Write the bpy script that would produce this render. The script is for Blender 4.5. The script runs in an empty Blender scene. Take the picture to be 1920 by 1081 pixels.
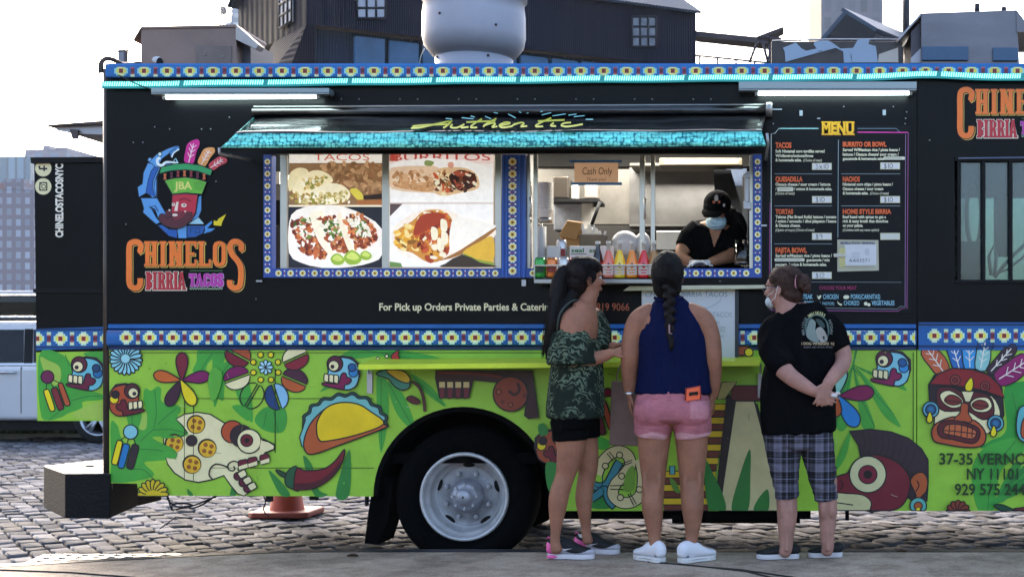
import bpy, bmesh, math, random
from math import sin, cos, pi, radians as rad
from mathutils import Vector, Matrix, noise
from mathutils.geometry import tessellate_polygon
random.seed(11)
SC = bpy.context.scene
COL = SC.collection
# ---------------------------------------------------------------- camera
F, D0, CZ, HY, VX = 2520.0, 8.0, 1.30, 655.0, 1450.0
S0 = F / D0
CX = (VX - 960) / S0
cam_d = bpy.data.cameras.new('camera'); cam = bpy.data.objects.new('camera', cam_d); COL.objects.link(cam)
cam.location = (CX, -D0, CZ); cam.rotation_euler = (rad(90), 0, 0)
cam_d.sensor_width = 36; cam_d.lens = F / 1920 * 36
cam_d.shift_x = (960 - VX) / 1920; cam_d.shift_y = (HY - 540.5) / 1920
cam_d.clip_start = 0.1; cam_d.clip_end = 5000
cam_d.dof.use_dof = True; cam_d.dof.focus_distance = 7.8; cam_d.dof.aperture_fstop = 8
SC.camera = cam
# ---------------------------------------------------------------- sky, sun, exposure
W = bpy.data.worlds.new('World'); SC.world = W; W.use_nodes = True
SUN_EL, SUN_AZ = rad(26), rad(-30)
nt = W.node_tree; bg = nt.nodes['Background']
sky = nt.nodes.new('ShaderNodeTexSky'); sky.sky_type = 'NISHITA'; sky.sun_disc = False
sky.sun_elevation = SUN_EL; sky.sun_rotation = SUN_AZ; sky.air_density = 0.8; sky.dust_density = 4.5; sky.ozone_density = 0.6
nt.links.new(sky.outputs[0], bg.inputs[0]); bg.inputs[1].default_value = 0.15
sl = bpy.data.lights.new('sun', 'SUN'); so = bpy.data.objects.new('sun', sl); COL.objects.link(so)
sl.energy = 0.5; sl.angle = rad(35); sl.color = (1, .94, .90)
so.rotation_euler = Vector((-sin(SUN_AZ) * cos(SUN_EL), -cos(SUN_AZ) * cos(SUN_EL), -sin(SUN_EL))).to_track_quat('-Z', 'Y').to_euler()
so.location = (-20, 30, 20)
SC.view_settings.view_transform = 'Standard'; SC.view_settings.look = 'None'
SC.view_settings.exposure = 2.3; SC.view_settings.gamma = 1
SC.render.engine = 'CYCLES'; SC.cycles.use_denoising = True
SC.cycles.max_bounces = 8; SC.cycles.transparent_max_bounces = 16; SC.cycles.sample_clamp_indirect = 4
SC.cycles.caustics_reflective = False; SC.cycles.caustics_refractive = False
# ---------------------------------------------------------------- helpers
def PX(px, py, Y):
    s = F / (Y + D0)
    return Vector(((px - VX) / s + CX, Y, CZ - (py - HY) / s))
def lin(c):
    c /= 255.0
    return c / 12.92 if c <= .04045 else ((c + .055) / 1.055) ** 2.4
def rgb(h, k=1.0):
    if isinstance(h, str): h = tuple(int(h[i:i + 2], 16) for i in (0, 2, 4))
    return tuple(min(.9, lin(x) * k) for x in h)
MATS = {}
def M(name, h, rough=.5, metal=0.0, var=0.0, vs=6.0, bump=0.0, bs=60.0, k=.8, spec=.4, emit=0.0, emit_h=None, stretch=None, alpha=1.0, trans=0.0, sss=0.0, coat=0.0):
    if name in MATS: return MATS[name]
    m = bpy.data.materials.new(name); MATS[name] = m; m.use_nodes = True
    n = m.node_tree.nodes; l = m.node_tree.links; p = n['Principled BSDF']
    c = rgb(h, k)
    p.inputs['Base Color'].default_value = (*c, 1); p.inputs['Roughness'].default_value = rough
    p.inputs['Metallic'].default_value = metal; p.inputs['Specular IOR Level'].default_value = spec
    if trans: p.inputs['Transmission Weight'].default_value = trans
    if coat: p.inputs['Coat Weight'].default_value = coat; p.inputs['Coat Roughness'].default_value = .08
    if sss:
        p.inputs['Subsurface Weight'].default_value = sss; p.inputs['Subsurface Radius'].default_value = (.6, .25, .15); p.inputs['Subsurface Scale'].default_value = .012
    if alpha < 1: p.inputs['Alpha'].default_value = alpha
    if emit:
        p.inputs['Emission Color'].default_value = (*rgb(emit_h or h, 1), 1); p.inputs['Emission Strength'].default_value = emit
    if var or bump:
        tc = n.new('ShaderNodeTexCoord'); mp = n.new('ShaderNodeMapping'); l.new(tc.outputs['Object'], mp.inputs[0])
        if stretch: mp.inputs['Scale'].default_value = stretch
    if var:
        t = n.new('ShaderNodeTexNoise'); t.inputs['Scale'].default_value = vs; t.inputs['Detail'].default_value = 6; t.inputs['Roughness'].default_value = .65
        l.new(mp.outputs[0], t.inputs['Vector'])
        r = n.new('ShaderNodeValToRGB'); r.color_ramp.elements[0].position = .3; r.color_ramp.elements[1].position = .72
        r.color_ramp.elements[0].color = (*[x * (1 - var) for x in c], 1); r.color_ramp.elements[1].color = (*[min(.95, x * (1 + var)) for x in c], 1)
        l.new(t.outputs['Fac'], r.inputs[0]); l.new(r.outputs[0], p.inputs['Base Color'])
        mr = n.new('ShaderNodeMapRange'); mr.inputs[3].default_value = max(.02, rough - .12 * (1 if var > .1 else .5)); mr.inputs[4].default_value = min(1, rough + .12)
        l.new(t.outputs['Fac'], mr.inputs[0]); l.new(mr.outputs[0], p.inputs['Roughness'])
    if bump:
        t2 = n.new('ShaderNodeTexNoise'); t2.inputs['Scale'].default_value = bs; t2.inputs['Detail'].default_value = 4
        l.new(mp.outputs[0], t2.inputs['Vector'])
        b = n.new('ShaderNodeBump'); b.inputs['Strength'].default_value = bump; b.inputs['Distance'].default_value = .01
        l.new(t2.outputs['Fac'], b.inputs['Height']); l.new(b.outputs[0], p.inputs['Normal'])
    return m
def C(h, rough=.35):                       # printed vinyl colour of the wrap
    return M('vinyl_' + h, h, rough, var=.13, vs=5, bump=.14, bs=7, k=.92, spec=.35)
class MB:
    def __init__(s): s.v = []; s.f = []; s.mi = []; s.sm = []; s.mats = []
    def idx(s, m):
        if m not in s.mats: s.mats.append(m)
        return s.mats.index(m)
    def add(s, v, f, m, smooth=False):
        o = len(s.v); i = s.idx(m); s.v += [tuple(x) for x in v]
        for q in f: s.f.append(tuple(o + a for a in q)); s.mi.append(i); s.sm.append(smooth)
        return s
    def box(s, x0, x1, y0, y1, z0, z1, m):
        v = [(x, y, z) for x in (x0, x1) for y in (y0, y1) for z in (z0, z1)]
        return s.add(v, [(0, 1, 3, 2), (4, 6, 7, 5), (0, 4, 5, 1), (2, 3, 7, 6), (0, 2, 6, 4), (1, 5, 7, 3)], m)
    def R(s, a, b, c, d, Y0, Y1, m):         # box whose front face is the pixel rectangle at depth Y0
        p = PX(a, b, Y0); q = PX(c, d, Y0)
        return s.box(min(p.x, q.x), max(p.x, q.x), Y0, Y1, min(p.z, q.z), max(p.z, q.z), m)
    def hexa(s, p, m):                        # 8 corners: 4 front (ccw) + 4 back
        return s.add(p, [(0, 1, 2, 3), (7, 6, 5, 4), (0, 4, 5, 1), (1, 5, 6, 2), (2, 6, 7, 3), (3, 7, 4, 0)], m)
    def tube(s, pts, r, m, n=8, caps=True, smooth=True):
        pts = [Vector(p) for p in pts]; N = len(pts); rs = r if isinstance(r, (list, tuple)) else [r] * N
        v = []; f = []; up = None
        for i, p in enumerate(pts):
            t = (pts[min(i + 1, N - 1)] - pts[max(i - 1, 0)]).normalized()
            if up is None: up = t.orthogonal().normalized()
            a = (up - t * up.dot(t)); a = a.normalized() if a.length > 1e-6 else t.orthogonal().normalized()
            up = a; b = t.cross(a)
            for k in range(n):
                g = 2 * pi * k / n; v.append(p + (a * cos(g) + b * sin(g)) * rs[i])
        for i in range(N - 1):
            for k in range(n): f.append((i * n + k, i * n + (k + 1) % n, (i + 1) * n + (k + 1) % n, (i + 1) * n + k))
        s.add(v, f, m, smooth)
        if caps:
            s.add(v[:n], [tuple(range(n))[::-1]], m); s.add(v[-n:], [tuple(range(n))], m)
        return s
    def cyl(s, p0, p1, r0, r1, m, n=24): return s.tube([p0, p1], [r0, r1], m, n)
    def lathe(s, prof, o, ax, m, n=36, smooth=True, close=False):
        o = Vector(o); ax = Vector(ax).normalized(); a = ax.orthogonal().normalized(); b = ax.cross(a)
        v = [o + ax * h + (a * cos(2 * pi * k / n) + b * sin(2 * pi * k / n)) * r for r, h in prof for k in range(n)]
        f = []; P = len(prof)
        for i in range(P if close else P - 1):
            j = (i + 1) % P
            for k in range(n): f.append((i * n + k, i * n + (k + 1) % n, j * n + (k + 1) % n, j * n + k))
        return s.add(v, f, m, smooth)
    def prism(s, pts, d, m, smooth=False):    # closed outline (3D list), extruded by vector d
        d = Vector(d); n = len(pts); pts = [Vector(p) for p in pts]
        tri = tessellate_polygon([pts])
        v = pts + [p + d for p in pts]
        f = [tuple(t) for t in tri] + [tuple(x + n for x in t[::-1]) for t in tri]
        s.add(v, f, m)
        return s.add(v, [(i, (i + 1) % n, (i + 1) % n + n, i + n) for i in range(n)], m, smooth)
    def ball(s, c, r, m, n=16):
        r = Vector(r) if isinstance(r, (tuple, list, Vector)) else Vector((r, r, r)); c = Vector(c); h = n // 2
        v = []; f = []
        for i in range(h + 1):
            t = pi * i / h
            for k in range(n): g = 2 * pi * k / n; v.append(c + Vector((sin(t) * cos(g) * r.x, sin(t) * sin(g) * r.y, cos(t) * r.z)))
        for i in range(h):
            for k in range(n): f.append((i * n + k, (i + 1) * n + k, (i + 1) * n + (k + 1) % n, i * n + (k + 1) % n))
        return s.add(v, f, m, True)
    def build(s, name, parent=None, bevel=0, fixn=True, seg=2):
        me = bpy.data.meshes.new(name); me.from_pydata(s.v, [], s.f)
        for m in s.mats: me.materials.append(m)
        me.polygons.foreach_set('material_index', s.mi); me.polygons.foreach_set('use_smooth', s.sm)
        if fixn:
            bm = bmesh.new(); bm.from_mesh(me); bmesh.ops.remove_doubles(bm, verts=bm.verts, dist=1e-6); bmesh.ops.recalc_face_normals(bm, faces=bm.faces); bm.to_mesh(me); bm.free()
        me.update()
        o = bpy.data.objects.new(name, me); COL.objects.link(o)
        if bevel:
            b = o.modifiers.new('bevel', 'BEVEL'); b.width = bevel; b.segments = seg; b.limit_method = 'ANGLE'; b.angle_limit = rad(40)
        if parent: adopt(o, parent)
        return o
LOC = {}
def adopt(o, parent):
    o.parent = parent; r = parent
    o.matrix_parent_inverse = Matrix.Translation(-LOC.get(r.name, Vector((0, 0, 0))))
def tag(o, label=None, cat=None, group=None, kind=None):
    if label: o['label'] = label
    if cat: o['category'] = cat
    if group: o['group'] = group
    if kind: o['kind'] = kind
    return o
def thing(name, label, cat, loc=(0, 0, 0), group=None):
    o = bpy.data.objects.new(name, None); COL.objects.link(o); o.location = loc; o.empty_display_size = .2
    LOC[o.name] = Vector(loc)
    return tag(o, label, cat, group)
def copy_tree(o, parent=None, top=True):
    c = o.copy(); COL.objects.link(c); c.parent = parent
    for ch in o.children: copy_tree(ch, c, False)
    return c
def crs(pts, n=6, closed=True):               # Catmull-Rom
    N = len(pts); out = []
    for i in range(N if closed else N - 1):
        if closed: a, b, c, d = pts[i - 1], pts[i], pts[(i + 1) % N], pts[(i + 2) % N]
        else: a, b, c, d = pts[max(i - 1, 0)], pts[i], pts[i + 1], pts[min(i + 2, N - 1)]
        for k in range(n):
            t = k / n
            out.append(tuple(.5 * (2 * b[j] + (c[j] - a[j]) * t + (2 * a[j] - 5 * b[j] + 4 * c[j] - d[j]) * t * t + (3 * b[j] - a[j] - 3 * c[j] + d[j]) * t ** 3) for j in range(len(b))))
    if not closed: out.append(tuple(pts[-1]))
    return out
_TC = {}
def glyphs(txt, bold=0.0, shear=0.0, space=1.0):
    key = (txt, bold, shear, space)
    if key in _TC: return _TC[key]
    cu = bpy.data.curves.new('t', 'FONT'); cu.body = txt; cu.offset = bold; cu.shear = shear; cu.space_character = space; cu.resolution_u = 3; cu.fill_mode = 'FRONT'
    ob = bpy.data.objects.new('t', cu); COL.objects.link(ob)
    dg = bpy.context.evaluated_depsgraph_get(); me = ob.evaluated_get(dg).to_mesh()
    v = [(p.co.x, p.co.y) for p in me.vertices]; f = [tuple(p.vertices) for p in me.polygons]
    ob.evaluated_get(dg).to_mesh_clear(); bpy.data.objects.remove(ob); bpy.data.curves.remove(cu)
    _TC[key] = (v, f); return v, f
INK = '17181c'
class Art:                                    # flat printed artwork on a panel, drawn in photo pixels, each layer 0.4 mm proud of the last
    def __init__(s, Y, mat=C, dy=.00015, ink=INK): s.mb = MB(); s.Y = Y; s.n = 1; s.o = (0, 0, 1); s.loc = None; s.clip = None; s.mat = mat; s.dy = dy; s.ink = ink
    def fr(s, ox, oy, sc): s.o = (ox, oy, sc); return s
    def px(s, p):
        if s.loc: p = s.loc(p)
        x, y = s.o[0] + p[0] / s.o[2], s.o[1] + p[1] / s.o[2]
        if s.clip: x = min(max(x, s.clip[0]), s.clip[2]); y = min(max(y, s.clip[1]), s.clip[3])
        return (x, y)
    def w(s, q):
        v = PX(q[0], q[1], s.Y); v.y -= s.n * s.dy; return v
    def _fill(s, q, col):
        pts = [s.w(p) for p in q]; tri = tessellate_polygon([pts]); s.mb.add(pts, [tuple(t) for t in tri], s.mat(col)); s.n += 1
    def _strip(s, q, w, col, closed):
        n = len(q); L = []; Rr = []
        for i in range(n):
            a = q[i - 1] if (closed or i) else q[i]; b = q[(i + 1) % n] if (closed or i < n - 1) else q[i]
            dx, dy = b[0] - a[0], b[1] - a[1]; l = math.hypot(dx, dy) or 1; nx, ny = -dy / l * w / 2, dx / l * w / 2
            L.append(s.w((q[i][0] + nx, q[i][1] + ny))); Rr.append(s.w((q[i][0] - nx, q[i][1] - ny)))
        f = [(i, (i + 1) % n, n + (i + 1) % n, n + i) for i in range(n if closed else n - 1)]
        s.mb.add(L + Rr, f, s.mat(col)); s.n += 1
    def poly(s, pts, col, ol=0, sm=0, olc=None):
        if sm: pts = crs(pts, sm)
        q = [s.px(p) for p in pts]
        if col: s._fill(q, col)
        if ol: s._strip(q, ol, olc or s.ink, True)
        return s
    def circ(s, x, y, r, col, ol=0, ry=None, rot=0, n=28, olc=None):
        ry = ry or r; ca, sa = cos(rot), sin(rot)
        return s.poly([(x + r * cos(t) * ca - ry * sin(t) * sa, y + r * cos(t) * sa + ry * sin(t) * ca) for t in [2 * pi * k / n for k in range(n)]], col, ol, olc=olc)
    def rect(s, x0, y0, x1, y1, col, ol=0): return s.poly([(x0, y0), (x1, y0), (x1, y1), (x0, y1)], col, ol)
    def line(s, pts, w, col=None, sm=0):
        if sm: pts = crs(pts, sm, False)
        s._strip([s.px(p) for p in pts], w, col or s.ink, False); return s
    def text(s, txt, x0, y0, x1, y1, col, bold=.0, shear=0, space=1.0, rot=0):
        v, f = glyphs(txt, bold, shear, space); hx = glyphs('H', bold)[0]
        H = max(p[1] for p in hx); b0 = min(p[1] for p in hx); xa = min(p[0] for p in v); xb = max(p[0] for p in v)
        P = []
        for a, b in v:
            u = (a - xa) / (xb - xa); t = (b - b0) / (H - b0)
            if rot == 0: q = (x0 + u * (x1 - x0), y1 - t * (y1 - y0))
            else: q = (x1 - t * (x1 - x0), y1 - u * (y1 - y0))       # reads upwards, foot of the letters on the right
            P.append(s.w(s.px(q)))
        s.mb.add(P, f, s.mat(col)); s.n += 1; return s
    def build(s, name, parent=None): return s.mb.build(name, parent, fixn=False)
# ================================================================ the ground
def ground():
    base = M('street_base', '111114', .9, var=.3, vs=1.5, bump=.5, bs=25)
    mb = MB(); mb.add([(-600, -30, -.03), (600, -30, -.03), (600, 1500, -.03), (-600, 1500, -.03)], [(0, 1, 2, 3)], base)
    tag(mb.build('street'), kind='structure')
    # cobbles: every stone a real block, laid in rows that run back to the left
    ms = [M('cobble_%d' % i, h, .9, var=.34, vs=16, bump=.6, bs=38, k=.40, spec=.07) for i, h in enumerate(('96979f', 'a9aab1', '7c7d83', 'bcbcc0', '8f8d8c'))]
    mb = MB(); d = Vector((-.588, .809)); e = Vector((.809, .588)); rnd = random.Random(5)
    rw, lg = .128, .215
    for r in range(-88, 130):
        off = rnd.uniform(0, lg); t = -16.0
        while t < 18:
            L = lg * rnd.uniform(.75, 1.25); c = d * (t + L / 2 + off) + e * (r * rw); t += L
            if not (-9.5 < c.x < 8 and -2.2 < c.y < 13.5): continue
            if c.y < -.1 and not (c.x < -1 and c.y > kerb_y(c.x) + .02): continue
            if c.y > 5 and c.x > 3: continue
            w2, l2 = rw / 2 * rnd.uniform(.82, .93), L / 2 * rnd.uniform(.88, .95); m = ms[rnd.randrange(5)]
            tx, ty, hz = rnd.uniform(-.04, .04), rnd.uniform(-.05, .05), rnd.uniform(-.008, .006)
            V = []
            for ring, (k, z) in enumerate(((1, -.06), (1, -.017), (.90, -.004), (.66, .0))):
                for a, b in ((-1, -1), (1, -1), (1, 1), (-1, 1)):
                    jl, jw = rnd.uniform(-.009, .009), rnd.uniform(-.007, .007)
                    p = c + d * (a * (l2 - (1 - k) * .075) + jl) + e * (b * (w2 * (.45 + .55 * k)) + jw)
                    V.append((p.x, p.y, z + hz + (0 if ring == 0 else a * l2 * tx + b * w2 * ty + rnd.uniform(-.004, .004))))
            fs = [(12, 13, 14, 15)]
            for q in range(3):
                for k in range(4): fs.append((q * 4 + k, q * 4 + (k + 1) % 4, q * 4 + 4 + (k + 1) % 4, q * 4 + 4 + k))
            mb.add(V, fs, m, True)
    tag(mb.build('cobblestones', fixn=False), kind='structure')
    # pavement with steel-faced kerb that bends towards the camera at the left
    con = concrete()
    kp = [(-9, kerb_y(-9)), (-6, kerb_y(-6)), (-4, kerb_y(-4)), (-2.74, kerb_y(-2.74)), (-2.1, kerb_y(-2.1)), (-1.6, kerb_y(-1.6)), (-1.1, -.25), (12, -.25)]
    kp = [(x, kerb_y(x)) for x in [-9 + i * .2 for i in range(40)]] + [(-1, -.25), (12, -.25)]
    top = [(x, y - .11, .15) for x, y in kp]
    mb = MB(); n = len(kp)
    mb.add(top + [(x, -9.5, .15) for x, y in kp], [(i, i + 1, n + i + 1, n + i) for i in range(n - 1)], con)
    sw = tag(mb.build('sidewalk'), kind='structure')
    ks = M('kerb_steel', '3a3a40', .5, metal=.3, var=.4, vs=14, bump=.2, bs=40)
    mb = MB()
    prof = [(0, -.05), (0, .135), (-.012, .153), (-.109, .153)]
    V = [(x, y + a, z) for a, z in prof for x, y in kp]
    mb.add(V, [(j * n + i, j * n + i + 1, (j + 1) * n + i + 1, (j + 1) * n + i) for j in range(3) for i in range(n - 1)], ks)
    tag(mb.build('kerb'), kind='structure')
    # expansion joint, thin recessed line of dark filler
    jt = M('joint_filler', '2c2a29', .9)
    mb = MB()
    for pts in ([(1215, 1052), (1300, 1059), (1400, 1070), (1460, 1085)], [(1330, 1062), (1390, 1067), (1500, 1083)], [(300, 1085), (130, 1072), (-60, 1065)]):
        P = []
        for x, y in pts:
            s = (y - HY) / (CZ - .154); P.append(Vector(((x - VX) / s + CX, F / s - D0, .153)))
        mb.tube(P, .006, jt, 4)
    tag(mb.build('pavement_joint'), kind='structure')
def kerb_y(x):
    if x > -1.1: return -.25
    t = -1.1 - x
    return -.25 - .28 * t * t / (t + .55) - .16 * t
def concrete():
    m = M('concrete', 'b3a290', .8, var=.30, vs=1.3, bump=.35, bs=70, k=.9); n = m.node_tree.nodes; l = m.node_tree.links; p = n['Principled BSDF']
    src = p.inputs['Base Color'].links[0].from_socket
    tc = n.new('ShaderNodeTexCoord'); a = n.new('ShaderNodeTexNoise'); a.inputs['Scale'].default_value = 150; a.inputs['Detail'].default_value = 3; l.new(tc.outputs['Object'], a.inputs['Vector'])
    r = n.new('ShaderNodeValToRGB'); r.color_ramp.elements[0].position = .30; r.color_ramp.elements[1].position = .70; r.color_ramp.elements[0].color = (.45, .45, .46, 1); r.color_ramp.elements[1].color = (1.25, 1.22, 1.18, 1); l.new(a.outputs['Fac'], r.inputs[0])
    v = n.new('ShaderNodeTexNoise'); v.inputs['Scale'].default_value = 4.5; v.inputs['Detail'].default_value = 8; v.inputs['Roughness'].default_value = .75; l.new(tc.outputs['Object'], v.inputs['Vector'])
    r2 = n.new('ShaderNodeValToRGB'); r2.color_ramp.elements[0].position = .40; r2.color_ramp.elements[1].position = .56; r2.color_ramp.elements[0].color = (.5, .47, .45, 1); r2.color_ramp.elements[1].color = (1, 1, 1, 1); l.new(v.outputs['Fac'], r2.inputs[0])
    prev = src
    for q in (r, r2):
        mx = n.new('ShaderNodeMix'); mx.data_type = 'RGBA'; mx.blend_type = 'MULTIPLY'; mx.inputs[0].default_value = .8; l.new(prev, mx.inputs[6]); l.new(q.outputs[0], mx.inputs[7]); prev = mx.outputs[2]
    l.new(prev, p.inputs['Base Color']); return m
ground()
# leaf litter on the pavement
lm = M('dry_leaf', '4a3526', .8)
for (x, y), lab in (((660, 1043), 'small dry leaf on pavement near the truck wheel'), ((1690, 1035), 'dry curled leaf on pavement right of the black shoes')):
    s = (y - HY) / (CZ - .155); c = Vector(((x - VX) / s + CX, F / s - D0, .157))
    mb = MB(); q = crs([(-.03, 0), (-.01, .012), (.02, .01), (.035, 0), (.02, -.011), (-.012, -.01)], 3)
    mb.prism([(c.x + a, c.y + b * 1.6, c.z + .012 * abs(b) / .012) for a, b in q], (0, 0, .003), lm); tag(mb.build('dry_leaf'), lab, 'leaf')
# storm drain grate in the bend of the kerb
g = thing('drain_grate', 'pale worn slotted drain grate in the gutter at the kerb bend', 'drain grate', (-2.2, -.2, 0))
gm = M('grate_metal', 'b9aca6', .45, metal=.35, var=.3, vs=20)
gk = M('grate_dark', '15151a', .9)
def gpt(x, y, z): s = (y - HY) / (CZ - z); return Vector(((x - VX) / s + CX, F / s - D0, z))
mb = MB(); A, B, Cc, Dd = gpt(55, 1053, .03), gpt(300, 1047, .03), gpt(335, 1037, .03), gpt(90, 1038, .03)
for i in range(9):
    t0, t1 = i / 8 - .028, i / 8 + .028
    a, b, c, d = A.lerp(B, t0), A.lerp(B, t1), Dd.lerp(Cc, t1), Dd.lerp(Cc, t0); mb.prism([a, b, c, d], (0, 0, -.02), gm)
for v in (0, .33, .66, 1):
    a, b = A.lerp(Dd, v - .05 if v else 0), B.lerp(Cc, v - .05 if v else 0); c, d = B.lerp(Cc, v + .05), A.lerp(Dd, v + .05)
    mb.prism([p - Vector((0, 0, .002)) for p in (a, b, c, d)], (0, 0, -.018), gm)
mb.build('grate_bars', g)
mb = MB(); mb.prism([p - Vector((0, 0, .03)) for p in (A, B, Cc, Dd)], (0, 0, -.01), gk); mb.build('drain_pit', g)
# grass verge and kerb beyond the parked cars
mb = MB(); rnd = random.Random(3); gms = [M('grass_a', '4f6a35', .8), M('grass_b', '6b7a48', .8), M('grass_c', '35502c', .8)]
for i in range(9000):
    x, y = rnd.uniform(-13, -2.5), 12.1 + rnd.uniform(0, 1) ** 2 * 2.2; h = rnd.uniform(.05, .2); a = rnd.uniform(0, pi)
    mb.add([(x - .012 * cos(a), y - .012 * sin(a), 0), (x + .012 * cos(a), y + .012 * sin(a), 0), (x + rnd.uniform(-.06, .06), y + rnd.uniform(-.06, .06), h)], [(0, 1, 2)], gms[rnd.randrange(3)])
tag(mb.build('grass', fixn=False), 'strip of short green grass behind the parked silver car', 'grass', kind='stuff')
mb = MB(); mb.box(-14, 10, 12.0, 12.09, -.03, .05, M('far_kerb', 'b5b2ae', .8, var=.2)); tag(mb.build('far_kerb'), kind='structure')
# ================================================================ parked cars
def car_profile(L, H):
    return [(-L / 2, .45), (-L / 2 + .02, .85), (-L / 2 + .12, 1.0), (-L / 2 + .95, 1.12), (-L / 2 + 1.75, H - .09), (-L / 2 + 2.3, H), (L / 2 - 1.1, H - .01), (L / 2 - .55, H - .1), (L / 2 - .18, 1.1), (L / 2 - .05, .98), (L / 2, .8), (L / 2 - .02, .42)]
def wheel(parent, x, y, r, face):
    ty = M('tyre_rubber', '1a1a1d', .85, bump=.2, bs=80, k=.8); al = M('alloy', 'b9bec6', .3, metal=.7); dk = M('wheel_dark', '101013', .8)
    mb = MB(); mb.lathe([(r * .66, 0), (r * .9, -.01), (r, .03), (r, .19), (r * .9, .22), (r * .62, .22)], (x, y, r), (0, -face, 0), ty, 40); w = mb.build('wheel', parent)
    mb = MB(); mb.lathe([(r * .70, -.012), (r * .66, -.012), (r * .61, .05), (r * .6, .16)], (x, y, r), (0, -face, 0), al, 40)
    for k in range(5):
        for dlt in (-.16, .16):
            a = 2 * pi * k / 5 + .3; p0 = Vector((x + cos(a) * r * .1, y + face * .0, r + sin(a) * r * .1)); p1 = Vector((x + cos(a + dlt) * r * .64, y + face * .004, r + sin(a + dlt) * r * .64))
            mb.tube([p0, p1], [r * .07, r * .06], al, 6)
    mb.ball((x, y, r), (r * .17, .03, r * .17), al, 12); mb.build('rim', w)
    mb = MB(); mb.lathe([(0.0, .09), (r * .6, .09)], (x, y, r), (0, -face, 0), dk, 30); mb.build('brake_disc', w)
def suv(name, label, xc, y0, paint, L=4.75, H=1.70, dark=False):
    t = thing(name, label, 'car', (xc, y0 + .9, 0))
    wd = 1.85; P = car_profile(L, H); fx = [-L / 2 + .92, L / 2 - .9]; wr = .365
    lo = []
    for wx in reversed(fx):
        lo += [(wx + .44 * cos(a), .32 + .46 * sin(a)) for a in [pi * k / 12 for k in range(13)]]
    belt = 1.07
    body = [(-L / 2, .36), (-L / 2 - .03, .6), (-L / 2 + .03, .93), (-L / 2 + .75, 1.06), (L / 2 - .2, belt + .02), (L / 2 - .03, .9), (L / 2 + .02, .6), (L / 2 - .03, .36)] + [p for p in lo]
    mb = MB(); mb.prism([(xc + a, y0, b) for a, b in body], (0, wd, 0), paint); mb.build('body', t, bevel=.06, seg=4)
    gh0 = [(-L / 2 + .85, 1.05), (-L / 2 + 1.75, H - .06), (-L / 2 + 2.3, H), (L / 2 - 1.0, H), (L / 2 - .45, H - .08), (L / 2 - .1, 1.06)]
    mb = MB(); V = [(xc + a, y0 + .05 + .17 * (b - 1.05) / (H - 1.05), b) for a, b in gh0] + [(xc + a, y0 + wd - .05 - .17 * (b - 1.05) / (H - 1.05), b) for a, b in gh0]
    n = len(gh0); mb.add(V, [tuple(range(n)), tuple(range(2 * n - 1, n - 1, -1))] + [(i, (i + 1) % n, n + (i + 1) % n, n + i) for i in range(n)], paint); mb.build('cabin', t, bevel=.05, seg=3)
    gl = M('car_glass', '0a1012', .08, var=0, spec=.35)
    def side(a, b): return (xc + a, y0 + .05 + .17 * (b - 1.05) / (H - 1.05) - .008, b)
    for q in ([(-L / 2 + 1.2, 1.12), (-L / 2 + 1.78, H - .16), (-L / 2 + 2.3, H - .12), (.36, H - .12), (.42, 1.12)], [(.56, 1.12), (.50, H - .12), (L / 2 - 1.35, H - .12), (L / 2 - 1.2, 1.12)], [(L / 2 - 1.1, 1.12), (L / 2 - 1.25, H - .13), (L / 2 - .85, H - .16), (L / 2 - .5, 1.12)]):
        mb = MB(); mb.prism([side(a, b) for a, b in q], (0, .006, 0), gl); mb.build('window', t)
    mb = MB(); mb.prism([side(.43, 1.10), side(.37, H - .11), side(.49, H - .11), side(.55, 1.10)], (0, .006, 0), M('pillar_black', '0a0a0c', .5, spec=.2)); mb.build('pillar', t)
    mb = MB(); mb.prism([side(-L / 2 + 1.15, 1.085), side(-L / 2 + 1.15, 1.11), side(L / 2 - .45, 1.11), side(L / 2 - .45, 1.085)], (0, -.006, 0), M('chrome_trim', 'd5d8dc', .25, metal=.9)); mb.build('window_trim', t)
    trim = M('chrome_trim', 'd5d8dc', .25, metal=.9)
    mb = MB(); mb.tube([(xc + a, y0 + .12, H + .05) for a in (-L / 2 + 1.9, -L / 2 + 2.3)] + [(xc + L / 2 - 1.2, y0 + .12, H + .05), (xc + L / 2 - .8, y0 + .12, H + .0)], .018, trim); mb.build('roof_rail', t)
    for hx in (-.95, .12):
        mb = MB(); mb.tube([(xc + hx, y0 - .005, .98), (xc + hx + .05, y0 - .04, .985), (xc + hx + .2, y0 - .04, .985), (xc + hx + .24, y0 - .005, .98)], .015, trim, 8); mb.build('door_handle', t)
    mb = MB()
    for hx in (-.55, .42, 1.25): mb.box(xc + hx, xc + hx + .008, y0 - .004, y0 + .03, .42, 1.06, gl)
    mb.build('door_seam', t)
    mb = MB(); mb.box(xc - L / 2 + .5, xc + L / 2 - .5, y0 + .12, y0 + wd - .12, .18, .6, M('car_under', '0c0c0e', .9)); mb.build('underbody', t)
    mb = MB(); mb.ball((xc - L / 2 + 1.35, y0 - .12, 1.13), (.11, .10, .09), paint, 12); mb.build('wing_mirror', t)
    for k, wx in enumerate(fx):
        for yy, fc in ((y0 + .03, -1), (y0 + wd - .03, 1)): wheel(t, xc + wx, yy, wr, fc)
    for zz, nm, hh in ((.82, 'headlight', 'dfe6ea'), (.88, 'tail_light', '8a1a1a')):
        mb = MB(); sgn = -1 if nm == 'headlight' else 1
        mb.box(xc + sgn * (L / 2 - .03) - .04, xc + sgn * (L / 2 - .03) + .04, y0 + .1, y0 + .5, zz - .08, zz + .1, M(nm + '_lens', hh, .2)); mb.build(nm, t, bevel=.02)
silver = M('silver_paint', 'd9d9dc', .3, metal=.15, var=.04, vs=3, coat=.5)
pw = PX(182, 800, 10.6)
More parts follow.
